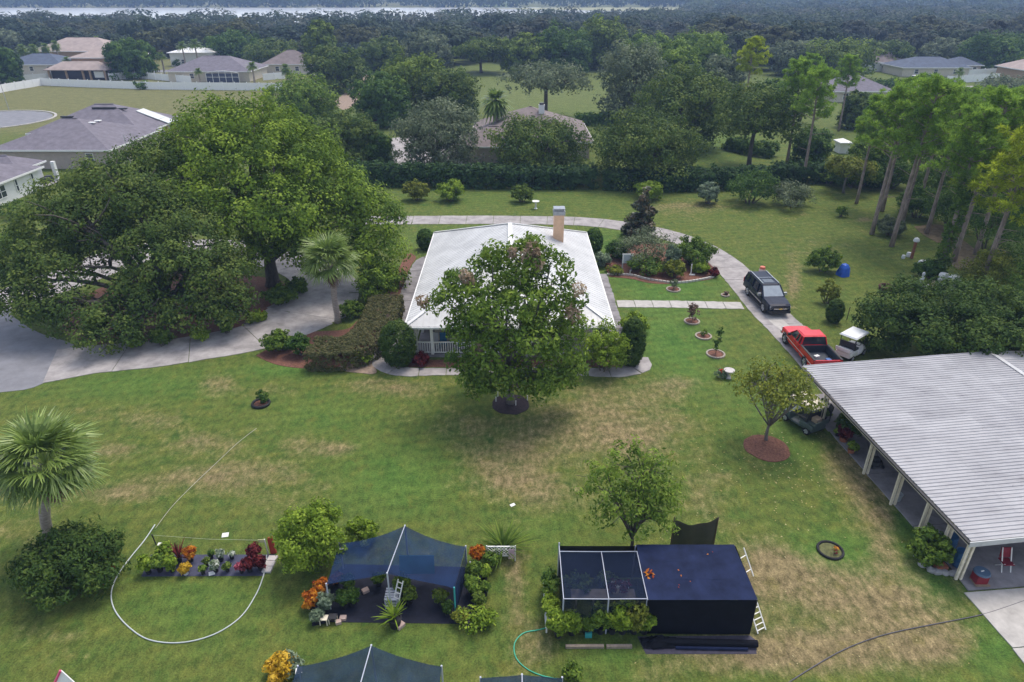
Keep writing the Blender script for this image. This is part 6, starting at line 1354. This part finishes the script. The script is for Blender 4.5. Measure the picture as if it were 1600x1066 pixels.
for k, (px, py) in enumerate(((507, 974), (521, 972))):
    g = G(px, py); r_ = empty('small_stool', g, ('small wooden stool at the front left of the tent mat', 'small dark topped stool right of the wooden one')[k], 'stool')
    MB().box(g + Vector((0, 0, .32)), (.34, .28, .03)).obj('seat', (WOODC, POTB)[k], r_)
    for sx in (-1, 1):
        for sy in (-1, 1): MB().box(g + Vector((sx * .14, sy * .11, .15)), (.035, .035, .31)).obj('leg', WOODC, r_)
for k, (px, py, s, lab) in enumerate(((536, 966, .26, 'pinkish block right of the stools'), (529, 972, .22, 'small pale block beside the pinkish one'), (571, 923, .28, 'pale block on the dark mat under the tent'), (625, 977, .34, 'pink paver right of the large black pot'))):
    tag(MB().box(G(px, py, .07), (s, s * .8, .14), rz=.3 * k).obj('concrete_block', mat('pinkish_block', (.48, .36, .32), .9, .15, 4)), lab, 'concrete block')
lt = empty('lattice_planter', G(783, 876), 'white lattice screen with tall grassy plant behind it', 'planter'); lp = G(783, 876)
for k in range(9):
    for s in (-1, 1):
        x0 = lp.x - .6 + .15 * k; q = Vector((x0, lp.y + (.01 if s > 0 else -.01), .32)); e = Vector((min(max(x0 + s * .5, lp.x - .62), lp.x + .62), q.y, .32 + min(.5, abs(min(max(x0 + s * .5, lp.x - .62), lp.x + .62) - x0)))); 
        if (e - q).length > .08: MB().bar(q, e, .03, .012).obj('lattice_strip', WHITE_P, lt)
for s in (-.64, .64): MB().box(lp + Vector((s, 0, .45)), (.05, .05, .9)).obj('post', WHITE_P, lt)
for z in (.3, .84): MB().box(lp + Vector((0, 0, z)), (1.28, .05, .04)).obj('rail', WHITE_P, lt)
rng = np.random.default_rng(3); V, t = blades(150, 1.55, .05, rng, spread=.9); V[:, :, 0] *= 1.1; V = V + np.array([.1, .5, .1]); link('grassy_plant', mesh_quads('grassy_plant', V, t, L_MID), lt)
sb_ = G(735, 893); stt = empty('garden_statue', sb_, 'small grey white garden figure beside the right tent panel', 'statue'); MB().lathe([(.12, 0), (.12, .08), (.07, .12), (.10, .3), (.05, .42), (.08, .5), (.02, .6)], sb_, 10).obj('figure', mat('grey_stone', (.45, .45, .46), .9, .15), stt)
hp = G(799, 880); tag(MB().add([(hp.x - .13, hp.y, .25), (hp.x + .13, hp.y, .28), (hp.x + .15, hp.y + .06, .72), (hp.x - .1, hp.y + .06, .74), (hp.x - .13, hp.y + .05, .25), (hp.x + .13, hp.y + .05, .28), (hp.x + .15, hp.y + .11, .72), (hp.x - .1, hp.y + .11, .74)], [(0, 1, 2, 3), (7, 6, 5, 4), (0, 4, 5, 1), (1, 5, 6, 2), (2, 6, 7, 3), (3, 7, 4, 0)]).obj('pink_cloth', mat('pink_cloth_stuff', (.55, .38, .42), .8, .2, 6)), 'pale pink cloth hanging at the right end of the lattice', 'cloth')
bush(893, 1070, 1044, 30, L_MID, 'leafy plant at the bottom edge beside the third tent', 510, name='plant', leaf=.16)
bush(437, 1070, 1034, 50, L_YELLOW, 'yellow flowering plant left of the dark green tent', 511, name='plant', leaf=.16)
bush(452, 1060, 1030, 34, L_PALE, 'grey green plant touching the dark green tent corner', 512, name='plant', leaf=.18)
pbx = G(97, 1075); bd = empty('pink_edged_board', pbx, 'white board with a pink edge leaning at the bottom left', 'board')
MB().add([(pbx.x - .35, pbx.y, 0), (pbx.x + .5, pbx.y + .1, 0), (pbx.x, pbx.y + .25, .62), (pbx.x - .35, pbx.y + .04, 0), (pbx.x + .5, pbx.y + .14, 0), (pbx.x, pbx.y + .29, .62)], [(0, 1, 2), (5, 4, 3), (0, 3, 4, 1), (1, 4, 5, 2), (2, 5, 3, 0)]).obj('panel', WHITE_P, bd)
MB().bar((pbx.x - .35, pbx.y - .01, .02), (pbx.x - .01, pbx.y + .24, .64), .09, .06).obj('pink_edge', mat('pink_paint', (.72, .10, .22), .5, .08), bd)
# ---------------------------------------------------------------- hoses, tyre rings, small lawn things
def hose(name, pxs, r, m, label, z=None, cat='hose'):
    pts = [G(a, b) for a, b in pxs]; cl = resample(catmull([(p.x, p.y) for p in pts], 8), .18)
    return tag(MB().tube([(p.x, p.y, r + .004) for p in cl], r, 6).obj(name, m, smooth=True), label, cat)
hose('garden_hose', [(417, 868), (415, 884), (411, 903), (400, 930), (376, 965), (335, 992), (284, 1005), (235, 1001), (203, 982), (180, 955), (174, 928), (184, 900), (204, 872), (226, 845), (244, 818)], .027, mat('pale_grey_hose', (.50, .54, .53), .5, .08), 'pale grey hose laid in a wide loop on the near lawn')
hose('garden_hose', [(243, 826), (268, 793), (300, 760), (340, 722), (372, 692), (403, 668)], .012, mat('straw_hose', (.46, .45, .36), .6, .1), 'thin pale line running over the lawn towards the planted ring')
hose('garden_hose', [(862, 979), (842, 985), (818, 990), (804, 1006), (806, 1028), (822, 1045), (845, 1056), (872, 1062)], .024, mat('green_hose', (.05, .40, .25), .45, .1), 'green hose curling from the left front corner of the cage')
hose('black_cable', [(1205, 1085), (1262, 1048), (1310, 1020), (1355, 1001), (1400, 988), (1470, 974), (1530, 962), (1570, 950), (1640, 925)], .022, mat('dark_grey_cable', (.10, .095, .11), .6, .15), 'dark cable lying across the lawn to the carport apron', cat='cable')
def tyre_ring(px, py, r, label, lm=None, m=None, plant=True, seed=1, th=.13, soil=None):
    g = G(px, py); root = empty('tyre_ring', g, label, 'planter ring'); k = 28
    MB().tube([(g.x + r * math.cos(2 * math.pi * i / k), g.y + r * math.sin(2 * math.pi * i / k), th) for i in range(k + 1)], th, 7, cap=False).obj('ring', m or TYRE, root, smooth=True)
    MB().lathe([(r - .05, 0), (r - .08, th * .8), (.01, th * .9)], g, 20).obj('soil', soil or MULCH, root)
    return root
rng = np.random.default_rng(4)
t_ = tyre_ring(1297, 861, .55, 'black tyre ring with reddish seedlings on the right lawn', seed=2, th=.06, soil=mat('thin_grass_soil', (.11, .115, .045), .95, .4, 6, bump=.8))
for k in range(3):
    V, t = clump_leaves(np.array([[rng.uniform(-.3, .3), rng.uniform(-.25, .25), .2]]), np.array([[0, 0, 1.]]), 14, .16, .14, .06, rng); link('seedling', mesh_quads('seedling', V, t, (L_ORANGE, L_RED, L_MID)[k]), t_)
t_ = tyre_ring(408, 632, .5, 'black tyre ring with a dark little bush at the end of the pale line', th=.09)
V, t = crown_quads([(.1, .15, .5, .32, .32, .4)], rng, cr=.14, nl=20, L=.16, W=.09, lower=-.8); link('foliage', mesh_quads('foliage', V, t, L_DARK), t_)
def stone_ring(px, py, r, label, h, w, lm, seed, m=None, n=16):
    g = G(px, py); root = empty('planting_ring', g, label, 'planting ring'); me = MB().box((0, 0, .05), (.12, 2 * math.pi * r / n * .92, .10)).mesh('edging_stone', m or mat('tan_edging', (.36, .31, .26), .9, .2, 5))
    for i in range(n):
        a = 2 * math.pi * i / n; link('edging_stone', me, root, (r * math.cos(a), r * math.sin(a), 0), (0, 0, a))
    MB().lathe([(r - .06, 0), (r - .08, .06), (.01, .07)], g, 16).obj('mulch', MULCH, root)
    rr = np.random.default_rng(seed); V, t = crown_quads([(0, 0, h * .6, w / 2, w / 2, h * .45), (.1, 0, h * .9, w / 3, w / 3, h * .2)], rr, cr=.15, nl=12, L=.16, W=.09, cover=.8, shell=(.3, 1.1), lower=-.9); link('foliage', mesh_quads('foliage', V, t, lm), root)
    link('stem', MB().tube([(0, 0, 0), (.03, 0, h * .7)], [.03, .015], 5).mesh('stem', BARK), root)
stone_ring(1052, 453, .55, 'planting ring with a small grey shrub on the lawn below the flower bed', .9, .7, L_GREY, 1)
stone_ring(1081, 503, .55, 'planting ring with a thin reddish sapling below the front walk', 1.5, .8, L_DEAD, 2)
stone_ring(1099, 526, .55, 'planting ring with a tiny sprout, second below the front walk', .5, .4, L_OAK, 3)
stone_ring(1118, 554, .60, 'planting ring with a slim dark cypress, third below the front walk', 1.9, .55, L_DARK, 4)
stone_ring(1133, 462, .3, 'little bare stone ring at the edge of the curved drive', .35, .4, L_DEAD, 6, n=10)
pl = G(1133, 590); pr_ = empty('stone_planter', pl, 'pale stone planter with flowers below the planting rings', 'planter'); MB().lathe([(.22, 0), (.14, .12), (.14, .4), (.34, .5), (.36, .58), (.28, .58)], pl + Vector((.2, 0, 0)), 14).obj('urn', PAV, pr_)
V, t = crown_quads([(-.3, 0, .3, .4, .3, .3)], rng, cr=.14, nl=14, L=.15, W=.1, lower=-.9); link('foliage', mesh_quads('foliage', V, t, L_PALE), pr_); flower(pr_, (-.35, -.1, .55), 44, .12)
eg = empty('bed_edging', G(952, 429), 'scalloped white edging stones along the front of the flower bed', 'edging'); cl = resample(catmull(gp((951, 430), (985, 431), (1010, 437), (1035, 441), (1055, 443), (1085, 440), (1120, 433)), 8), .34)
me = MB().box((0, 0, .08), (.29, .12, .2)).mesh('edging_stone', mat('white_edging', (.58, .55, .50), .85, .12, 5))
for a, b in zip(cl[:-1], cl[1:]): link('edging_stone', me, eg, (a.x - eg.location.x, a.y - eg.location.y, 0), (0, 0, math.atan2((b - a).y, (b - a).x)))
g = G(979, 424); sg = empty('garden_sign', g, 'grey panel in a white frame on two posts in the flower bed', 'sign')
for s in (-.42, .42): MB().box(g + Vector((s, 0, .75)), (.09, .09, 1.5)).obj('post', mat('grey_post', (.42, .42, .44), .7, .1), sg)
MB().box(g + Vector((0, -.06, 1.2)), (.72, .05, .8)).obj('panel', mat('grey_panel', (.40, .43, .47), .5, .08), sg)
for a, d in (((0, -.06, 1.65), (1.0, .07, .1)), ((-.42, -.07, 1.2), (.1, .07, .8)), ((.42, -.07, 1.2), (.1, .07, .8))): MB().box(g + Vector(a), d).obj('frame', WHITE_P, sg)
g = G(1079, 430); wp = empty('white_post', g, 'slim white post with a white foot in the flower bed', 'post'); MB().tube([g, g + Vector((0, 0, 1.05))], .05, 7).obj('shaft', WHITE_P, wp); MB().box(g + Vector((.12, -.06, .06)), (.5, .2, .1)).obj('foot', WHITE_P, wp)
g = G(984, 430); tag(MB().tube([g, g + Vector((0, 0, .5))], .035, 6).obj('marker_post', WHITE_P), 'short white marker at the left front of the flower bed', 'marker')
g = G(1063, 436); sn = empty('sunflower_ornament', g, 'round yellow sun-like ornament on a stick in the flower bed', 'garden ornament'); MB().tube([g, g + Vector((0, 0, .45))], .015, 5).obj('stick', BLACK_M, sn)
m = MB(); m.lathe([(.05, -.02), (.17, -.02), (.17, .02), (.05, .02)], n=14); m.v = [(g.x + a, g.y + c, g.z + .5 + b) for a, b, c in m.v]; m.obj('disc', mat('yellow_enamel', (.75, .55, .15), .4, .08), sn)
m = MB(); m.lathe([(.01, -.03), (.08, -.03), (.08, .03), (.01, .03)], n=10); m.v = [(g.x + a, g.y + c, g.z + .5 + b) for a, b, c in m.v]; m.obj('centre', WHITE_P, sn)
g = G(837, 326); bb = empty('bird_bath', g, 'small white bird bath on the back lawn behind the chimney', 'bird bath'); MB().lathe([(.22, 0), (.10, .1), (.09, .65), (.14, .7)], g, 10).obj('pedestal', WHITE_P, bb); MB().lathe([(.12, .7), (.42, .82), (.44, .9), (.36, .86), (.02, .8)], g, 14).obj('bowl', WHITE_P, bb)
# traffic barrel
g = G(1189, 433); tb_ = empty('traffic_barrel', g, 'orange and white striped traffic barrel behind the black SUV', 'traffic barrel'); OR = mat('orange_plastic', (.62, .16, .10), .5, .1)
for i, (z0, z1, r0, r1) in enumerate(((0, .2, .38, .34), (.2, .4, .34, .31), (.4, .6, .31, .28), (.6, .8, .28, .26), (.8, 1.0, .26, .22))): MB().lathe([(r0, z0), (r1, z1 - .01)], g, 14).obj('band', OR if i % 2 == 0 else mat('reflective_white', (.7, .55, .52), .5, .06), tb_)
# blue tarp over something
g = G(1317, 430); rn = random.Random(3); m = MB(); k = 14; prof = [(.58, 0), (.52, .35), (.42, .75), (.26, 1.0), (.04, 1.12)]
vs = [(g.x + r * (1 + .14 * math.sin(5 * 2 * math.pi * i / k + z * 3)) * math.cos(2 * math.pi * i / k), g.y + r * (1 + .14 * math.cos(3 * 2 * math.pi * i / k)) * math.sin(2 * math.pi * i / k), z) for r, z in prof for i in range(k)]
m.add(vs, [(a * k + i, a * k + (i + 1) % k, (a + 1) * k + (i + 1) % k, (a + 1) * k + i) for a in range(4) for i in range(k)] + [tuple(4 * k + i for i in range(k))]); tag(m.obj('blue_tarp', mat('blue_tarpaulin', (.02, .10, .50), .45, .15, 2)), 'bright blue tarp draped over something beside the round shrub', 'tarp')
g = G(1384, 452); fr = empty('fire_ring', g, 'rusty brown fire ring on the grass by the low green tree', 'fire ring'); MB().tube([(g.x + .55 * math.cos(2 * math.pi * i / 20), g.y + .55 * math.sin(2 * math.pi * i / 20), .26) for i in range(21)], .09, 6, cap=False).obj('ring', mat('rusty_steel', (.09, .04, .03), .9, .3, 5), fr); MB().lathe([(.58, 0), (.58, .22), (.5, .22), (.5, .05)], g, 18).obj('wall', MATS['rusty_steel'], fr)
g = G(1424, 404); bp_ = empty('bird_house_post', g, 'reddish brown post topped by a pale cap on the right lawn', 'post'); MB().box(g + Vector((0, 0, .85)), (.2, .2, 1.7)).obj('shaft', mat('red_brown_wood', (.20, .075, .04), .8, .2, 4), bp_); MB().lathe([(.26, 1.7), (.28, 1.8), (.2, 2.0), (.02, 2.1)], g, 10).obj('cap', POTW, bp_)
for k, (px, py, s, lab) in enumerate(((1419, 401, .42, 'white bucket at the foot of the reddish brown post'), (1411, 404, .34, 'pale lump of concrete left of the white bucket'))): tag(MB().lathe([(s * .45, 0), (s * .5, s * .5), (s * .42, s), (s * .3, s)], G(px, py), 10).obj('white_bucket' if k == 0 else 'concrete_lump', POTW), lab, 'bucket' if k == 0 else 'concrete')
g = G(1438, 420); tn = empty('propane_tank', g, 'white propane tank lying beside the dark shrub', 'tank'); m = MB(); m.lathe([(.05, -.75), (.3, -.66), (.36, -.5), (.36, .5), (.3, .66), (.05, .75)], n=12); m.v = [(g.x + .4 + z * .95, g.y + a * 1, g.z + .5 + b) for a, b, z in m.v]; m.obj('tank_body', WH_PAINT, tn)
for s in (-.4, .4): MB().box(g + Vector((.4 + s, 0, .1)), (.12, .5, .2)).obj('foot', PLAST, tn)
for k, (px, py, h, r, lab) in enumerate(((1470, 447, 1.15, .40, 'left upright white water tank by the vine covered pine'), (1486, 451, 1.15, .46, 'right upright white water tank by the vine covered pine'), (1496, 449, .7, .2, 'slim grey drum right of the white water tanks'))):
    g = G(px, py); t_ = empty('water_tank', g, lab, 'tank'); MB().lathe([(r * .95, 0), (r, .08), (r, h - .12), (r * .85, h), (.05, h + .05)], g, 16).obj('tank_body', mat('off_white_tank', (.62, .61, .60), .5, .1, 2), t_); MB().lathe([(r * 1.02, h * .45), (r * 1.03, h * .5), (r * 1.02, h * .55)], g, 16).obj('band', mat('grey_band', (.35, .35, .36), .6, .1), t_)
g = G(1438, 447); fg = empty('garden_statue', g, 'white garden statue with sloping base near the water tanks', 'statue'); MB().lathe([(.28, 0), (.24, .2), (.16, .35), (.2, .7), (.08, .95), (.13, 1.08), (.11, 1.22), (.02, 1.3)], g, 10).obj('figure', POTW, fg); MB().box(g + Vector((.4, -.05, .1)), (.9, .35, .2), ry=.12).obj('base', PAV, fg)
g = G(1456, 450); fg = empty('garden_statue', g, 'small sand coloured figure between the statue and the water tanks', 'statue'); MB().lathe([(.2, 0), (.22, .2), (.12, .4), (.14, .6), (.03, .75)], g, 9).obj('figure', mat('sand_stone', (.5, .38, .27), .9, .1), fg); MB().box(g + Vector((-.25, 0, .08)), (.4, .3, .16)).obj('base', PAV, fg)
g = G(1323, 500); tag(MB().tube([g, g + Vector((.02, 0, 1.1))], .035, 6).obj('stake', BARK), 'brown stake right of the little dark evergreen', 'stake')
# ---------------------------------------------------------------- under the carport
bg = [G(1446, 862), G(1434, 872), G(1442, 884), G(1454, 893), G(1464, 896), G(1476, 897), G(1488, 898)]
rn = random.Random(6); RK = ['grey rock at the back left of the carport corner bed', 'grey rock second in the row round the carport corner bed', 'grey rock third in the row round the carport corner bed', 'pale rock left of the front of the carport corner bed', 'large pale rock at the front of the carport corner bed', 'grey rock right of the large pale one', 'rock touching the near carport post']
for i, p in enumerate(bg):
    m = MB(); m.lathe([(.14, 0), (.2, .08), (.15, .2), (.03, .24)], p, 8, sx=rn.uniform(.9, 1.3), sy=rn.uniform(.7, 1.1)); m.v = [(x + rn.uniform(-.03, .03), y + rn.uniform(-.03, .03), z + rn.uniform(-.02, .02) * (z > .05)) for x, y, z in m.v]; tag(m.obj('rock', mat('grey_rock', (.32, .31, .32), .9, .25, 4, bump=.5)), RK[i], 'rock', 'rocks round the carport corner bed')
g = G(1470, 893); bx = MB().box(g + Vector((0, .1, .14)), (.5, .3, .28), rz=.1); tag(bx.obj('terracotta_box', TERRA), 'terracotta trough in the rock-edged bed', 'trough')
for k, (s, t, r, h, m_, name, lab, cat) in enumerate(((13.0, .9, .30, .95, mat('blue_drum', (.03, .10, .22), .4, .12), 'blue_barrel', 'blue plastic barrel behind the near carport post', 'barrel'), (13.85, .85, .27, .85, MATS['blue_drum'], 'blue_barrel', 'second blue barrel, closer to the carport corner', 'barrel'))):
    g = cpt(s, t, .06); bl_ = empty(name, g, lab, cat); MB().lathe([(r * .9, 0), (r, .06), (r * 1.04, h * .33), (r, h * .36), (r * 1.04, h * .66), (r, h * .7), (r * .92, h), (r * .8, h - .02)], g, 14).obj('drum', m_, bl_)
g = cpt(CL + .15, .95, .06); cn_ = empty('red_cooler', g, 'red cooler with a round blue lid by the near carport post', 'cooler'); MB().box(g + Vector((.15, 0, .26)), (.5, .42, .44)).obj('body', mat('red_plastic', (.22, .02, .03), .5, .1), cn_); MB().lathe([(.3, .5), (.34, .54), (.3, .62), (.16, .62)], g + Vector((.15, 0, 0)), 16).obj('lid', mat('dark_blue_rim', (.08, .13, .2), .4, .1), cn_); MB().box(g + Vector((.15, 0, .626)), (.16, .05, .012), rz=.3).obj('lid_badge', WHITE_P, cn_)
MB().box(g + Vector((.18, -.05, .03)), (.62, .5, .05)).obj('base_board', MATS['raw_timber'], cn_)
g = cpt(9.45, .72, .06); gb = empty('grey_bucket', g, 'grey bucket beside the middle double post of the carport', 'bucket'); MB().lathe([(.17, 0), (.22, .38), (.24, .38), (.23, .42), (.19, .4)], g, 12).obj('pail', mat('grey_plastic', (.30, .33, .36), .5, .1), gb); MB().tube([g + Vector((.22 * math.cos(a * .52), .0, .4 + .16 * math.sin(a * .52))) for a in range(7)], .012, 4).obj('handle', BLACK_M, gb)
g = cpt(6.7, 1.2, .06); mc = empty('push_mower', g, 'dark push mower in the shade behind the fourth carport post', 'mower'); MB().lathe([(.3, .12), (.34, .2), (.26, .34), (.1, .4)], g, 12, sx=1.2).obj('deck', PLAST, mc); MB().box(g + Vector((0, 0, .45)), (.26, .26, .2)).obj('engine', BLACK_M, mc); MB().tube([g + Vector((-.2, .2, .3)), g + Vector((-.2, .9, .95)), g + Vector((.2, .9, .95)), g + Vector((.2, .2, .3))], .018, 5).obj('handle', BLACK_M, mc)
for dx in (-.3, .3):
    for dy in (-.25, .25):
        m = MB(); m.lathe([(.1, -.03), (.1, .03), (.02, .03)], n=10); m.v = [(g.x + dx + z, g.y + dy + a, .16 + b) for a, b, z in m.v]; m.obj('wheel', TYRE, mc)
g = cpt(5.9, 2.4, .06); tbk = empty('work_table', g, 'dark cluttered work table deep under the carport roof', 'table'); MB().box(g + Vector((.4, 0, .8)), (1.2, .7, .06)).obj('table_top', MATS['raw_timber'], tbk)
for sx in (-.1, .9):
    for sy in (-.3, .3): MB().box(g + Vector((sx, sy, .38)), (.07, .07, .78)).obj('leg', MATS['raw_timber'], tbk)
g = cpt(2.2, .75, .06); ch_ = empty('folding_chair', g, 'dark folding chair beside the far pair of carport posts', 'chair'); MB().box(g + Vector((0, 0, .45)), (.45, .45, .05)).obj('seat', PLAST, ch_); MB().box(g + Vector((.2, 0, .75)), (.05, .45, .5), ry=.15).obj('backrest', PLAST, ch_)
for sx in (-.18, .18):
    for sy in (-.18, .18): MB().box(g + Vector((sx, sy, .21)), (.04, .04, .43)).obj('leg', BLACK_M, ch_)
g = cpt(1.2, .7, .06); tag(MB().lathe([(.2, 0), (.25, .5), (.22, .5)], g, 12).obj('white_bin', POTW), 'white bin between the two far carport posts', 'bin')
g = cpt(CL - .4, 2.7, .06); fc = empty('folding_chair', g, 'red and white folding chair under the near edge of the carport roof', 'chair'); MB().box(g + Vector((0, 0, .45)), (.45, .45, .05)).obj('seat', mat('red_fabric', (.20, .015, .03), .7, .1), fc); MB().box(g + Vector((0, .22, .8)), (.45, .05, .5), rx=-.15).obj('backrest', MATS['red_fabric'], fc)
for sx in (-.2, .2): MB().bar(g + Vector((sx, -.2, 0)), g + Vector((sx, .25, 1.05)), .035).obj('leg', WHITE_P, fc); MB().bar(g + Vector((sx, .25, 0)), g + Vector((sx, -.2, .48)), .035).obj('leg', WHITE_P, fc)
potted(1317, 690, .95, .75, L_RED, 'burgundy leaved plant in terracotta beside the dark climbing shrub', 520, 'croton', pr=.24, ph=.36, pm=TERRA, group='pots along the carport')
potted(1308, 682, .6, .4, L_LIME, 'small green pot left of the burgundy plant', 521, 'bush', group='pots along the carport')
potted(1329, 708, .7, .62, L_LIME, 'light green plant in terracotta before the fourth carport post', 522, 'bush', pr=.2, ph=.28, pm=TERRA, group='pots along the carport')
potted(1338, 665, .9, .6, L_MID, 'green plant in the shade right of the dark climbing shrub', 523, 'bush', group='pots along the carport')
for k, (px, py) in enumerate(((1288, 655), (1283, 640))): potted(px, py, .7, .6, L_MID, ('green pot at the edge of the carport floor by the golf cart', 'green pot behind the one by the golf cart')[k], 524 + k, 'bush', group='pots along the carport')
# porch things
for k, (x, m_, lab) in enumerate(((-5.5, POTW, 'white chair at the left end of the porch'), (-4.9, mat('blue_chair', (.03, .15, .30), .6, .1), 'blue chair second from the left end of the porch'), (-3.6, MATS['blue_chair'], 'blue chair nearer the middle of the porch'))):
    g = Vector((x, 43.1, .16)); c_ = empty('porch_chair', g, lab, 'chair'); MB().box(g + Vector((0, 0, .42)), (.5, .5, .06)).obj('seat', m_, c_); MB().box(g + Vector((0, .25, .75)), (.5, .06, .62)).obj('backrest', m_, c_)
    for sx in (-.2, .2):
        for sy in (-.2, .2): MB().box(g + Vector((sx, sy, .2)), (.05, .05, .4)).obj('leg', m_, c_)
bush(655, 573, 555, 30, L_RED, 'dark red low shrub in the bed before the porch railing', 530, name='plant')
# street lamp, poles
g = G(14, 172); lp_ = empty('street_lamp', g, 'slim grey street lamp by the round end of the road', 'street lamp'); MB().tube([g, g + Vector((0, 0, 5.2))], [.07, .05], 6).obj('pole', mat('grey_metal', (.35, .36, .38), .5, .1), lp_); MB().lathe([(.1, 5.2), (.22, 5.3), (.2, 5.5), (.05, 5.6)], g, 8).obj('lantern', BLACK_M, lp_)
g = G(206, 262); up = empty('vent_pole', g, 'thin grey pole rising beside the beige house corner', 'pole'); MB().tube([g, g + Vector((0, 0, 4.6))], .05, 6).obj('shaft', MATS['grey_metal'], up)
# blue and red things under the oaks
g = P(185, 487, 43.0); tag(MB().lathe([(.02, -.12), (.3, -.02), (.32, .03), (.05, .06)], G(186, 520) + Vector((0, 0, .6)), 12).obj('blue_feeder', mat('bright_blue_plastic', (.03, .26, .62), .4, .1)), 'bright blue dish glimpsed under the dark oak branches', 'feeder')
hk = G(333, 492); hf = empty('hanging_feeder', hk, 'blue hanging bird feeder on a hook beside the dark oak', 'bird feeder'); MB().tube([hk, hk + Vector((0, 0, 1.7)), hk + Vector((.12, 0, 1.85)), hk + Vector((.24, 0, 1.7))], .02, 5).obj('hook_pole', BLACK_M, hf); MB().lathe([(.1, 1.2), (.12, 1.5), (.03, 1.68)], hk + Vector((.24, 0, 0)), 10).obj('feeder_body', MATS['bright_blue_plastic'], hf)
for k, (px, py) in enumerate(((402, 500), (412, 496), (390, 506))):
    g = G(px, py); r_ = make_bush('flower_plant', g, [(g.x, g.y, .2, .25, .25, .2)], L_MID, ('red flowers on the island rim, nearest the palm', 'red flowers in the middle of the island rim cluster', 'red flowers at the left of the island rim cluster')[k], 'flowers', seed=540 + k, cr=.12, nl=10, L=.14, W=.08); flower(r_, (0, 0, .38), 50 + k)
# fallen leaves and litter on the lawn
rng = np.random.default_rng(12); n = 240; a = rng.uniform(0, 6.28, n); rr = rng.gamma(2.0, 1.6, n); c0 = np.array([G(1210, 720).x, G(1210, 720).y])
C = np.stack([c0[0] + rr * np.cos(a), c0[1] - .8 + rr * np.sin(a) * .9, np.full(n, .02)], 1); C = C[C[:, 0] < 18.6]
V = leaf_quads(C, unit(np.array([0, 0, 1.]) + rng.normal(size=C.shape) * .25), .10, .07, rng); tag(link('fallen_leaves', mesh_quads('fallen_leaves', V, rng.uniform(.3, 1, len(C)), leafmat('fallen_leaf', (.24, .19, .06), (.38, .31, .12), (.52, .46, .26)))), kind='stuff')
n = 130; PXs = np.stack([rng.uniform(850, 1560, n), rng.uniform(640, 1050, n)], 1); C = np.array([list(G(*p)) for p in PXs]); C[:, 2] = .02; C = C[(C[:, 0] < 18.8) & ((C[:, 1] < 17.7) | (C[:, 1] > 22.6) | (C[:, 0] > 10.6) | (C[:, 0] < 1.2))]
V = leaf_quads(C, unit(np.array([0, 0, 1.]) + rng.normal(size=C.shape) * .25), .09, .06, rng); tag(link('fallen_leaves', mesh_quads('fallen_leaves', V, rng.uniform(.3, 1, len(C)), MATS['fallen_leaf'])), kind='stuff')
n = 60; C = np.stack([rng.uniform(XM + .2, X1 - .2, n), rng.uniform(YF + .2, YB - .2, n), np.full(n, ZC + .075)], 1); C[:9] = np.array([5.55, 20.15, ZC + .09]) + rng.normal(size=(9, 3)) * np.array([.13, .13, .02]); C = C[:16]
V = leaf_quads(C, unit(np.array([0, 0, 1.]) + rng.normal(size=C.shape) * .3), np.where(np.arange(16) < 9, .28, .09)[:, None], np.where(np.arange(16) < 9, .10, .06)[:, None], rng); tag(link('fallen_leaves', mesh_quads('fallen_leaves', V, rng.uniform(0, .7, 16), L_ORANGE)), kind='stuff')
